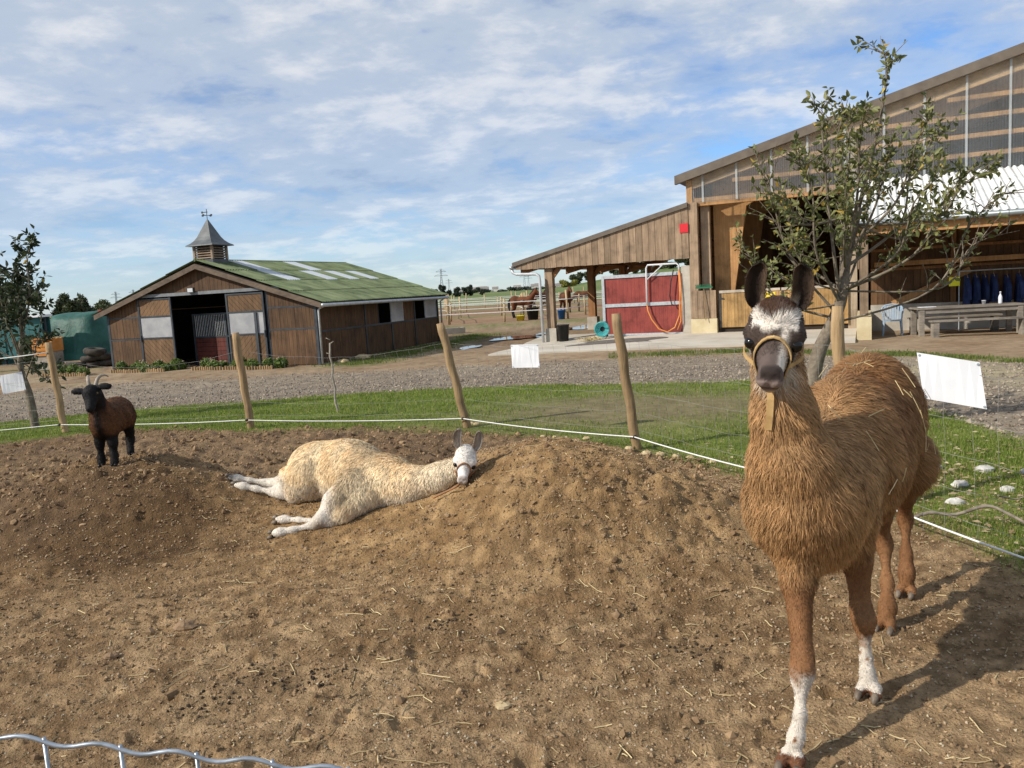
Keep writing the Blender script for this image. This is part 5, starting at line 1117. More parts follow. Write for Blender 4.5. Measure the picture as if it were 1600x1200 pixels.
for i in range(16):
    x_ = g.uniform(-60, 95); y_ = g.uniform(900, 1100); w_, h_ = g.uniform(6, 10), g.uniform(2.5, 4.5); z0 = -.6
    t = thing('house', 'tiny pale house on the far skyline', 'house', (x_, y_, z0), group='far houses on the skyline')
    m_ = MB(); m_.box((x_, y_, z0+h_/2), (w_, 8, h_)); m_.build('wall', TOWNW, t)
    m_ = MB(); m_.prism([(x_-w_/2-.3, y_-4.3, z0+h_), (x_-w_/2-.3, y_+4.3, z0+h_), (x_-w_/2-.3, y_, z0+h_+3)], [(x_+w_/2+.3, y_-4.3, z0+h_), (x_+w_/2+.3, y_+4.3, z0+h_), (x_+w_/2+.3, y_, z0+h_+3)]); m_.build('roof', TOWNR, t)
# foliage masses
LEAF = mat('tree_leaves', (.8, .8, .8), (1.2, 1.2, 1.2), scale=3, rough=.5, spec=.35, attr=True, trans=.3)
BARK = mat('tree_bark', (.11, .085, .06), (.25, .21, .16), scale=14, rough=.95, bump=.8, bscale=30, dist=.01)
def foliage(name, blobs, n, size, cols, seed, label, kind=None, cat='tree', trunk=None, group=None):
    g = np.random.default_rng(seed); Qs, Fs, Cs = [], [], []; base = 0; tot = sum(b[3]*b[4]*b[5] for b in blobs)**1.0
    for k, b in enumerate(blobs):
        ni = int(n*(b[3]*b[4]*b[5])/tot); sub = g.normal(size=(max(4, ni//260), 3)); sub = sub/np.linalg.norm(sub, axis=1)[:, None]*g.uniform(.35, 1, (len(sub), 1))**.5*np.array(b[3:6])*.78+np.array(b[:3])
        Q, F, C_ = leaf_cloud(sub, np.array(b[3:6])*.36, ni, size, cols, seed+k); tint = g.uniform(.7, 1.25, len(sub))
        Qs.append(Q); Fs.append(F+base); Cs.append(C_); base += len(Q)
    me = npmesh(name, np.concatenate(Qs), [np.concatenate(Fs)], False, np.concatenate(Cs)); me.materials.append(LEAF)
    if kind == 'stuff':
        o = bpy.data.objects.new(name, me); col.objects.link(o); return tag(o, label, cat, kind='stuff')
    bx_ = blobs[0]; zb = Hs(bx_[0], bx_[1]); t = thing(name, label, cat, (bx_[0], bx_[1], zb), group=group)
    o = bpy.data.objects.new('crown', me); link(o, t); tag(o, kind='stuff')
    m_ = MB(); tr_ = trunk or .12
    m_.tube([(bx_[0], bx_[1], zb-.2), (bx_[0]+.05, bx_[1], (zb+bx_[2])/2), (bx_[0], bx_[1], bx_[2]+bx_[5]*.3)], [tr_, tr_*.8, tr_*.4], 8)
    for j in range(6):
        a = j*1.05; m_.tube([(bx_[0], bx_[1], zb+(bx_[2]-zb)*(.3+.1*j)), (bx_[0]+math.cos(a)*bx_[3]*.4, bx_[1]+math.sin(a)*bx_[4]*.4, bx_[2]), (bx_[0]+math.cos(a)*bx_[3]*.75, bx_[1]+math.sin(a)*bx_[4]*.75, bx_[2]+bx_[5]*.5)], [tr_*.5, tr_*.3, tr_*.1], 6)
    m_.build('trunk', BARK, t, True); return t
GD = ((.022, .035, .012), (.065, .085, .03)); GM = ((.04, .055, .018), (.10, .12, .045)); GO = ((.05, .05, .02), (.12, .115, .05))
foliage('round_shrub', [(-26.3, 48.5, 1.5, 1.1, 1.1, 1.65)], 5200, .13, ((.030, .042, .012), (.085, .10, .035)), 21, 'dense round-topped evergreen shrub behind the green tarpaulin')
foliage('hedge_bush', [(-24.7, 49, 1.0, 1.4, 1.2, 1.35), (-23.0, 50, .9, 1.5, 1.2, 1.1), (-21.3, 51, .8, 1.3, 1.2, 1.0)], 5200, .13, GM, 24, 'loose hedge bush running from the shrub towards the barn roof')
foliage('tall_bush', [(-29.5, 47, 2.2, 2.2, 1.6, 2.3), (-27.9, 48, 1.6, 1.2, 1.2, 1.9), (-32, 48, 2., 2., 1.6, 2.)], 8000, .15, GD, 27, 'tall dark bush behind the small tree and the canvas shelter')
foliage('yard_bush', [(-17.6, 29.5, .3, .9, .6, .7), (-18.9, 29.3, .4, .9, .6, .8)], 2600, .08, GD, 33, 'low dark bush beneath the canvas shelter by the tyres')
foliage('far_wood', [(-31+i*2.6+.8*math.sin(i*3), 350+6*math.sin(i*2), 1.6+.6*math.sin(i*1.7), 2.6, 2.4, 2.3+.7*math.sin(i*2.3)) for i in range(8)], 9000, .5, ((.025, .035, .02), (.06, .075, .04)), 41, 'dark clump of trees on the plain past the barn end', 'stuff', 'wood')
foliage('far_wood', [(32+i*5.5+2*math.sin(i*3), 375+9*math.sin(i*2.2), float(base_h(np.array([32+i*5.5]), np.array([375.]))[0])+2.6+.8*math.sin(i*1.3), 5, 4, 3.6+.9*math.sin(i*2.9)) for i in range(22)], 22000, .7, ((.03, .042, .02), (.085, .10, .04)), 43, 'wooded hillside seen under the shelter roof', 'stuff', 'wood')
foliage('yellow_bush', [(27, 352, 2.6, 4.2, 3, 2.3)], 2500, .6, ((.16, .16, .03), (.30, .28, .06)), 45, 'yellowing round bush at the end of the wooded hillside', trunk=.3)
foliage('far_hedge', [(-420+i*22+6*math.sin(i*2.7), 820+20*math.sin(i*1.9), .8, 14, 6, 2.6+1.3*math.sin(i*1.7+1)) for i in range(42)], 16000, 1.6, ((.05, .06, .045), (.10, .115, .08)), 47, 'low line of hedges and trees along the far horizon', 'stuff', 'hedge')

# ---------------------------------------------------------------- the two young fruit trees
def crom(P, per=5):
    P = [Vector(p) for p in P]; out = []; k = len(P)
    for i in range(k-1):
        p = [P[max(0, i-1)], P[i], P[i+1], P[min(k-1, i+2)]]
        for j in range(per):
            u = j/per; out.append(.5*((2*p[1])+(-p[0]+p[2])*u+(2*p[0]-5*p[1]+4*p[2]-p[3])*u*u+(-p[0]+3*p[1]-3*p[2]+p[3])*u**3))
    out.append(P[-1]); return out
def fruit_tree(name, label, trunk_pts, tr, tips, seed, leafcols, nleaf, lsize, fork, droop=0., yellow=.05, dens=1., loc=None):
    g = random.Random(seed); gn = np.random.default_rng(seed)
    t = thing(name, label, 'tree', trunk_pts[0]); m_ = MB(); tp = crom(trunk_pts); m_.tube(tp, [tr*(1-.55*i/(len(tp)-1)) for i in range(len(tp))], 10); m_.build('trunk', BARK, t, True)
    twigs = []; LP = []; LD = []
    for k, (tip, rad, leafy) in enumerate(tips):
        tip = Vector(tip); st = tp[int(len(tp)*g.uniform(fork, .98))-1] if k else tp[-1]
        d_ = tip-st; mid = st+d_*.45+Vector((d_.x*.12, d_.y*.15, -abs(d_.x)*.12-.05)); q2 = st+d_*.75+Vector((g.uniform(-.06, .06), g.uniform(-.1, .1), g.uniform(-.03, .05)))
        c = crom([st, mid, q2, tip], 6); b_ = MB(); b_.tube(c, [rad*.8*(1-.85*i/(len(c)-1)) for i in range(len(c))], 6); lo = b_.build('limb', BARK, t, True)
        tw = MB(); nt_ = int(d_.length*9*dens)
        for j in range(nt_):
            f = g.uniform(.25, 1.); a = c[min(len(c)-1, int(f*(len(c)-1)))]; ax = (c[-1]-c[-4]).normalized()
            dirv = (Vector((g.gauss(0, .8), g.gauss(0, .8), g.gauss(.55, .45)))+ax*.6).normalized(); ln = g.uniform(.12, .42)*(1.15-f*.5)
            e = [a, a+dirv*ln*.5+Vector((0, 0, .02)), a+dirv*ln+Vector((g.uniform(-.04, .04), 0, .05-droop*ln))]
            cc = crom(e, 3); tw.tube(cc, [.0055*(1-.7*i/(len(cc)-1)) for i in range(len(cc))], 4, False)
            nl = int(g.uniform(4, 13)*leafy)
            for _ in range(nl): u = g.uniform(.2, 1); LP.append(cc[min(len(cc)-1, int(u*len(cc)))]); LD.append(dirv)
        tw.build('twigs', BARK, lo, True, kind='stuff')
        for j in range(int(26*leafy)): u = g.uniform(.45, 1); LP.append(c[min(len(c)-1, int(u*len(c)))]); LD.append(ax)
    P = np.array([tuple(p) for p in LP]); D = np.array([tuple(p) for p in LD]); n = len(P)
    if n > nleaf: sel = gn.choice(n, nleaf, False); P, D = P[sel], D[sel]; n = nleaf
    a = gn.normal(size=(n, 3))+D*.6+np.array([0, 0, -.25]); a /= np.linalg.norm(a, axis=1)[:, None]; b = np.cross(a, gn.normal(size=(n, 3))); b /= np.linalg.norm(b, axis=1)[:, None]; nn = np.cross(a, b)
    L_ = (lsize*gn.uniform(.55, 1.35, n))[:, None]; W_ = L_*.24; P = P+a*L_*.15
    fold = nn*W_*.7; curl = nn*L_*gn.uniform(-.35, .35, (n, 1))
    # stem end, two side points each of two stations, tip: midrib folded leaf
    Q = np.stack([P, P+a*L_*.35+b*W_+fold, P+a*L_*.35-b*W_+fold, P+a*L_*.4+curl*.3, P+a*L_*.75+b*W_*.7+fold*.6+curl*.7, P+a*L_*.75-b*W_*.7+fold*.6+curl*.7, P+a*L_*1.05+curl], 1)
    bI = (np.arange(n)*7)[:, None]; F3 = np.concatenate([bI+np.array([[0, 3, 1]]), bI+np.array([[0, 2, 3]]), bI+np.array([[4, 3, 6]]), bI+np.array([[3, 5, 6]]), bI+np.array([[1, 3, 4]]), bI+np.array([[2, 5, 3]])])
    cl = lerp3(leafcols[0], leafcols[1], gn.uniform(0, 1, n)); yl = gn.uniform(0, 1, n) < yellow; cl[yl] = lerp3((.42, .26, .04), (.50, .40, .10), gn.uniform(0, 1, yl.sum()))
    me = npmesh('leaves', Q.reshape(-1, 3), [F3], True, np.repeat(cl, 7, 0)); me.materials.append(LEAF); o = bpy.data.objects.new('leaves', me); link(o, t); tag(o, kind='stuff'); return t
Yt = 7.3
tips = [((3.40, Yt-.1, 3.36), .024, 1.0), ((3.15, Yt+.3, 2.85), .022, 1.1), ((2.80, Yt-.2, 2.93), .022, .9), ((2.30, Yt+.1, 2.62), .018, .6), ((2.20, Yt-.3, 2.20), .02, 1.0), ((2.20, Yt+.3, 1.80), .018, .9), ((2.45, Yt-.5, 2.50), .02, 1.1), ((3.02, Yt-.5, 2.75), .02, 1.2), ((3.30, Yt+.5, 3.0), .02, 1.1),
        ((3.75, Yt-.2, 2.80), .02, 1.1), ((4.05, Yt+.2, 2.70), .02, 1.2), ((4.25, Yt-.3, 2.30), .018, 1.0), ((4.55, Yt, 2.12), .015, .5), ((4.40, Yt-.4, 1.75), .014, .18), ((4.15, Yt+.4, 1.95), .014, .3), ((3.85, Yt-.6, 2.25), .02, 1.1), ((3.6, Yt+.6, 2.45), .02, 1.1), ((2.6, Yt+.6, 2.25), .018, 1.0), ((3.5, Yt-.8, 2.2), .018, 1.0), ((2.75, Yt-.7, 2.05), .018, 1.0), ((3.1, Yt+.1, 2.35), .02, 1.2), ((2.35, Yt-.1, 1.45), .012, .7), ((3.75, Yt+.3, 1.75), .014, .5), ((3.35, Yt-.3, 2.6), .018, 1.1), ((2.55, Yt-.2, 1.75), .014, 1.0)]
fruit_tree('pear_tree', 'young fruit tree with sparse yellowing leaves standing before the riding hall', [(2.70, Yt, Hs(2.7, Yt)-.05), (2.74, Yt, .35), (2.82, Yt, .75), (2.95, Yt, 1.02), (3.04, Yt, 1.25), (3.10, Yt+.03, 1.6), (3.2, Yt, 2.05)], .078, tips, 77, ((.08, .10, .03), (.25, .25, .09)), 13000, .058, .52, .1, .05, 1.5)
Yl = 11.64
tipsL = [((-6.76, Yl, 2.53), .02, 1.3), ((-7.0, Yl+.1, 2.45), .02, 1.3), ((-7.25, Yl-.1, 2.25), .02, 1.2), ((-7.5, Yl+.2, 1.95), .02, 1.2), ((-6.62, Yl-.2, 1.75), .018, 1.1), ((-6.85, Yl-.3, 1.95), .02, 1.2), ((-7.25, Yl+.3, 1.65), .02, 1.1), ((-6.72, Yl+.2, 1.25), .016, 1.1), ((-7.6, Yl, 1.45), .018, 1.1), ((-7.05, Yl-.2, 1.6), .018, 1.1), ((-6.75, Yl-.1, .8), .012, .7), ((-6.6, Yl+.1, .45), .012, .35), ((-7.0, Yl, 2.1), .02, 1.2)]
fruit_tree('apple_tree', 'small tree with dark glossy leaves beside the leftmost leaning post', [(-7.02, Yl, Hs(-7.0, Yl)-.05), (-7.05, Yl, .35), (-7.12, Yl, .70), (-7.10, Yl, 1.0), (-7.02, Yl, 1.3)], .062, tipsL, 78, ((.018, .03, .014), (.07, .09, .04)), 2600, .085, .4, 0., .01, 1.)
# ---------------------------------------------------------------- animals: implicit bodies -> surface nets
class Sdf:
    def __init__(s): s.p = []
    def cap(s, a, b, ra, rb, k=.03): s.p.append(('c', np.array(a, np.float32), np.array(b, np.float32), ra, rb, k)); return s
    def sph(s, c, r, k=.03): return s.cap(c, np.array(c)+np.array([1e-4, 0, 0]), r, r, k)
    def ell(s, c, r, M=None, k=.05): s.p.append(('e', np.array(c, np.float32), np.array(r, np.float32), None if M is None else np.array(M, np.float32), 0, k)); return s
    def sub(s, c, r, k=.01): s.p.append(('s', np.array(c, np.float32), r, 0, 0, k)); return s
    def chain(s, pts, k=.03):
        for (a, ra), (b, rb) in zip(pts[:-1], pts[1:]): s.cap(a, b, ra, rb, k)
        return s
    def ev(s, P):
        d = None
        for q in s.p:
            if q[0] == 'c':
                ab = q[2]-q[1]; t = np.clip(((P-q[1])@ab)/float(ab@ab), 0, 1); e = np.linalg.norm(P-q[1]-t[:, None]*ab, axis=1)-(q[3]+(q[4]-q[3])*t)
            elif q[0] == 'e':
                u = P-q[1]
                if q[3] is not None: u = u@q[3]
                k0 = np.linalg.norm(u/q[2], axis=1)+1e-6; k1 = np.linalg.norm(u/(q[2]*q[2]), axis=1)+1e-6; e = k0*(k0-1)/k1
            else:
                e = q[2]-np.linalg.norm(P-q[1], axis=1); k = q[5]; h = np.clip(.5-.5*(d-e)/k, 0, 1); d = d+(e-d)*h+k*h*(1-h); continue
            if d is None: d = e; continue
            k = q[5]; h = np.clip(.5+.5*(e-d)/k, 0, 1); d = e+(d-e)*h-k*h*(1-h)
        return d
    def bounds(s, m=.08):
        lo = np.full(3, 1e9); hi = -lo
        for q in s.p:
            if q[0] == 'c':
                r = max(q[3], q[4])
                for c in (q[1], q[2]): lo = np.minimum(lo, c-r); hi = np.maximum(hi, c+r)
            elif q[0] == 'e': r = max(q[2]); lo = np.minimum(lo, q[1]-r); hi = np.maximum(hi, q[1]+r)
        return lo-m, hi+m
def surface_nets(f, lo, hi, h):
    n = [int(math.ceil((hi[i]-lo[i])/h))+1 for i in range(3)]
    ax = [lo[i]+h*np.arange(n[i]) for i in range(3)]
    v = np.empty(n, np.float32)
    YY, ZZ = np.meshgrid(ax[1], ax[2], indexing='ij'); sl_ = max(1, int(300000/(n[1]*n[2])))
    for i in range(0, n[0], sl_):
        xs = ax[0][i:i+sl_]; P = np.empty((len(xs), n[1], n[2], 3), np.float32); P[..., 0] = xs[:, None, None]; P[..., 1] = YY; P[..., 2] = ZZ
        v[i:i+sl_] = f(P.reshape(-1, 3)).reshape(len(xs), n[1], n[2])
    ins = v < 0; cn = [q-1 for q in n]; acc = np.zeros(cn+[3], np.float32); cnt = np.zeros(cn, np.float32); quads = []
    G = np.indices(n).astype(np.float32); edges = []
    for a in range(3):
        s0 = [slice(None)]*3; s1 = [slice(None)]*3; s0[a] = slice(0, -1); s1[a] = slice(1, None)
        v0 = v[tuple(s0)]; v1 = v[tuple(s1)]; cr_ = ins[tuple(s0)] != ins[tuple(s1)]
        ii = np.argwhere(cr_); t = v0[cr_]/(v0[cr_]-v1[cr_]); pos = ii.astype(np.float32); pos[:, a] += t
        o = [q for q in range(3) if q != a]
        for db in (0, -1):
            for dc in (0, -1):
                c = ii.copy(); c[:, o[0]] += db; c[:, o[1]] += dc
                ok = np.all((c >= 0) & (c < np.array(cn)), axis=1)
                np.add.at(acc, tuple(c[ok].T), pos[ok]); np.add.at(cnt, tuple(c[ok].T), 1)
        edges.append((a, o, ii, ins[tuple(s0)][cr_]))
    act = cnt > 0; vid = np.full(cn, -1, np.int64); vid[act] = np.arange(act.sum())
    V = acc[act]/cnt[act][:, None]*h+np.array(lo, np.float32)
    for a, o, ii, sg in edges:
        ok = (ii[:, o[0]] > 0) & (ii[:, o[1]] > 0) & (ii[:, o[0]] < cn[o[0]]) & (ii[:, o[1]] < cn[o[1]]); ii = ii[ok]; sg = sg[ok]; cs = []
        for db, dc in ((-1, -1), (0, -1), (0, 0), (-1, 0)):
            c = ii.copy(); c[:, o[0]] += db; c[:, o[1]] += dc; cs.append(vid[tuple(c.T)])
        q = np.stack(cs, -1); flip = sg if a != 1 else ~sg; q[~flip] = q[~flip][:, ::-1]; quads.append(q)
    Q = np.concatenate(quads); Q = Q[(Q >= 0).all(1)]
    return V, Q
def vnormals(V, Q):
    a = V[Q[:, 2]]-V[Q[:, 0]]; b = V[Q[:, 3]]-V[Q[:, 1]]; fn = np.cross(a, b); N_ = np.zeros_like(V)
    for i in range(4): np.add.at(N_, Q[:, i], fn)
    return N_/(np.linalg.norm(N_, axis=1)[:, None]+1e-9)
FUR = mat('fur', (.88, .88, .88), (1.12, 1.12, 1.12), scale=12, rough=.62, spec=.22, attr=True, trans=.18)
HIDE = mat('hide', (.85, .85, .85), (1.1, 1.1, 1.1), scale=20, rough=.75, spec=.2, attr=True, bump=.3, bscale=90, dist=.004)
EYE = mat('dark_eye', (.006, .005, .004), rough=.16, spec=.4); NAIL = mat('toe_nail', (.09, .068, .05), (.24, .19, .14), scale=25, rough=.5)
LEA = mat('tan_leather', (.36, .22, .085), (.56, .38, .17), scale=18, rough=.65, bump=.3, bscale=80, dist=.002); LEAD = mat('dark_leather', (.06, .035, .022), (.13, .08, .05), scale=18, rough=.6)
def fur(parent, V, Q, fn, n, width, seed, clump=0, cpull=.55, name='fur'):
    g = np.random.default_rng(seed); T = np.concatenate([Q[:, [0, 1, 2]], Q[:, [0, 2, 3]]]); Nv = vnormals(V, Q)
    ar = np.linalg.norm(np.cross(V[T[:, 1]]-V[T[:, 0]], V[T[:, 2]]-V[T[:, 0]]), axis=1)
    cent = V[T].mean(1); dens = fn(cent, Nv[T[:, 0]])['dens']; pr = ar*dens; pr /= pr.sum()
    ti = g.choice(len(T), n, p=pr); u = g.uniform(0, 1, (n, 2)); fl_ = u.sum(1) > 1; u[fl_] = 1-u[fl_]; w0 = 1-u.sum(1)
    P = V[T[ti, 0]]*w0[:, None]+V[T[ti, 1]]*u[:, :1]+V[T[ti, 2]]*u[:, 1:]; Nn = Nv[T[ti, 0]]*w0[:, None]+Nv[T[ti, 1]]*u[:, :1]+Nv[T[ti, 2]]*u[:, 1:]; Nn /= np.linalg.norm(Nn, axis=1)[:, None]+1e-9
    r_ = fn(P, Nn); Ln = (r_['len']*g.uniform(.65, 1.25, n))[:, None]; comb = r_['comb']+g.normal(size=(n, 3))*np.broadcast_to(np.asarray(r_.get('mess', .25), float), (n,))[:, None]
    comb = comb-Nn*(comb*Nn).sum(1)[:, None]; comb /= np.linalg.norm(comb, axis=1)[:, None]+1e-6
    lift = np.broadcast_to(np.asarray(r_['lift'], float), (n,))[:, None]
    nz = lambda v_: v_/(np.linalg.norm(v_, axis=1)[:, None]+1e-9); gr = np.array([0, 0, -1.])
    d0 = nz(Nn*lift+comb); d1 = nz(d0+comb*.5+gr*.15); d2 = nz(d1+comb*.4+gr*.25)
    p0 = P-Nn*.006; p1 = P+d0*Ln*.34; p2 = p1+d1*Ln*.33; p3 = p2+d2*Ln*.33
    if clump:
        ci = g.choice(n, clump, False); kd = kdtree.KDTree(clump)
        for i, c in enumerate(ci): kd.insert(P[c], i)
        kd.balance(); near_ = np.array([kd.find(p)[1] for p in P]); c = ci[near_]; pull = cpull*g.uniform(.5, 1, n)[:, None]
        p2 = p2+(p2[c]-p2)*pull*.45; p3 = p3+(p3[c]-p3)*pull
        shade = g.uniform(.78, 1.18, clump)[near_]; lfac = None
    else: shade = np.ones(n)
    sd = nz(np.cross(nz(Nn+g.normal(size=(n, 3))*.45), d1)); fl2 = (np.cross(sd, d1)*Nn).sum(1) < 0; sd[fl2] *= -1; ww = (width*g.uniform(.7, 1.3, n))[:, None]
    Pv = np.stack([p0-sd*ww, p0+sd*ww, p1-sd*ww*.9, p1+sd*ww*.9, p2-sd*ww*.6, p2+sd*ww*.6, p3], 1).reshape(-1, 3)
    b = np.arange(n)*7; F4 = np.concatenate([np.stack([b, b+1, b+3, b+2], -1), np.stack([b+2, b+3, b+5, b+4], -1)]); F3 = np.stack([b+4, b+5, b+6], -1)
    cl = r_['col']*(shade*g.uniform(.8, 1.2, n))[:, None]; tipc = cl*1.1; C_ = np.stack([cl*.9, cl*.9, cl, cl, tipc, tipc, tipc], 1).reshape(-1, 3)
    nr_ = nz(Nn*.8+d1*.0+g.normal(size=(n, 3))*.18); NN = np.repeat(nr_, 7, 0)
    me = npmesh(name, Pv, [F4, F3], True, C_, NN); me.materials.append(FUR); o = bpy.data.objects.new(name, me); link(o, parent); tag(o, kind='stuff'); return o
def ribbon(mb, pts, nrm, wd, th):
    pts = [Vector(p) for p in pts]; nrm = [Vector(q).normalized() for q in nrm]; k = len(pts); V_ = []
    for i in range(k):
        t = (pts[min(i+1, k-1)]-pts[max(i-1, 0)]).normalized(); s_ = t.cross(nrm[i]).normalized()
        V_ += [pts[i]-s_*wd/2, pts[i]+s_*wd/2, pts[i]+s_*wd/2+nrm[i]*th, pts[i]-s_*wd/2+nrm[i]*th]
    F = [(i*4+j, i*4+(j+1) % 4, i*4+4+(j+1) % 4, i*4+4+j) for i in range(k-1) for j in range(4)]+[(3, 2, 1, 0), (k*4-4, k*4-3, k*4-2, k*4-1)]
    mb.add(V_, F)
def nrmz(v_): v_ = np.asarray(v_, float); return v_/np.linalg.norm(v_)
class Head:
    """llama head in a local frame: f forward along the nose, l to the animal's left, u up"""
    def __init__(s, c, fwd, up, sc_):
        s.c = np.array(c, float); s.f = nrmz(fwd); s.l = nrmz(np.cross(up, s.f)); s.u = np.cross(s.f, s.l); s.s = sc_
        s.sdf = Sdf(); W = s.w; M = np.stack([s.f, s.l, s.u], -1); k = sc_
        s.sdf.ell(W(-.02, 0, .015), np.array([.11, .080, .088])*k, M).ell(W(-.01, 0, -.055), np.array([.10, .060, .065])*k, M, .04*k)
        s.sdf.cap(W(.03, 0, -.012), W(.150, 0, -.042), .058*k, .034*k, .04*k)
        for e in (-1, 1):
            s.sdf.sph(W(.045, e*.055, .022), .034*k, .03*k); s.sdf.sph(W(.172, e*.0155, -.060), .0245*k, .010*k); s.sdf.sph(W(.168, e*.013, -.036), .0195*k, .015*k)
        s.sdf.cap(W(-.02, 0, -.085), W(.148, 0, -.090), .048*k, .026*k, .03*k)
        for e in (-1, 1): s.sdf.sub(W(.196, e*.016, -.042), .0100*k, .006*k)
        s.sdf.sub(W(.204, 0, -.068), .010*k, .012*k); s.sdf.sub(W(.196, 0, -.080), .009*k, .008*k)
    def w(s, f, l, u): return s.c+(s.f*f+s.l*l+s.u*u)*s.s
    def loc(s, P): d_ = P-s.c; return np.stack([d_@s.f, d_@s.l, d_@s.u], -1)/s.s
    def mesh(s):
        lo, hi = s.sdf.bounds(.02); return surface_nets(s.sdf.ev, lo, hi, .0062*s.s)
    def ear(s, e, ln=.165, spread=.012, tipin=.022):
        V_ = []; nu, nv = 12, 9
        for layer in (0, 1):
            for i in range(nu+1):
                t = i/nu; wd = .029*max(0., 1-abs(1.95*t-.95)**3.4)**.55+.0035
                ox = spread*math.sin(t*math.pi*.7)-tipin*t**2.2
                for j in range(nv):
                    a = (j/(nv-1)-.5)*2.5; back = .026*(math.cos(a)-.3)*min(1, wd/.03)
                    off = -.007 if layer else 0.
                    V_.append(s.w(-.045-back+.02*t-.03*t*t+(-.006 if layer else 0), e*(.060+ox+wd*math.sin(a)), .062+ln*t))
        m_ = nv*(nu+1); F = []
        for i in range(nu):
            for j in range(nv-1):
                a = i*nv+j; F.append((a, a+1, a+nv+1, a+nv)); F.append((m_+a, m_+a+nv, m_+a+nv+1, m_+a+1))
            F.append((i*nv, i*nv+nv, m_+i*nv+nv, m_+i*nv)); a = i*nv+nv-1; F.append((a, m_+a, m_+a+nv, a+nv))
        a = nu*nv; F += [(a+j, a+j+1, m_+a+j+1, m_+a+j) for j in range(nv-1)]
        F = np.array(F); F = F if e > 0 else F[:, ::-1]
        return np.array(V_, np.float32), F
    def ring(s, f0, tilt, uc, n=28, out=.006):
        """points of a band around the muzzle, lifted off the surface"""
        pts, nr = [], []
        for i in range(n+1):
            a = 2*math.pi*i/n; dv = s.l*math.sin(a)+s.u*math.cos(a)+s.f*tilt*math.cos(a); r0, r1 = 0., .2*s.s; c0 = s.w(f0, 0, uc)
            for _ in range(24):
                m_ = (r0+r1)/2
                if s.sdf.ev((c0+dv*m_)[None].astype(np.float32))[0] < 0: r0 = m_
                else: r1 = m_
            pts.append(c0+dv*(r0+out*s.s)); nr.append(nrmz(s.l*math.sin(a)+s.u*math.cos(a)))
        return pts, nr
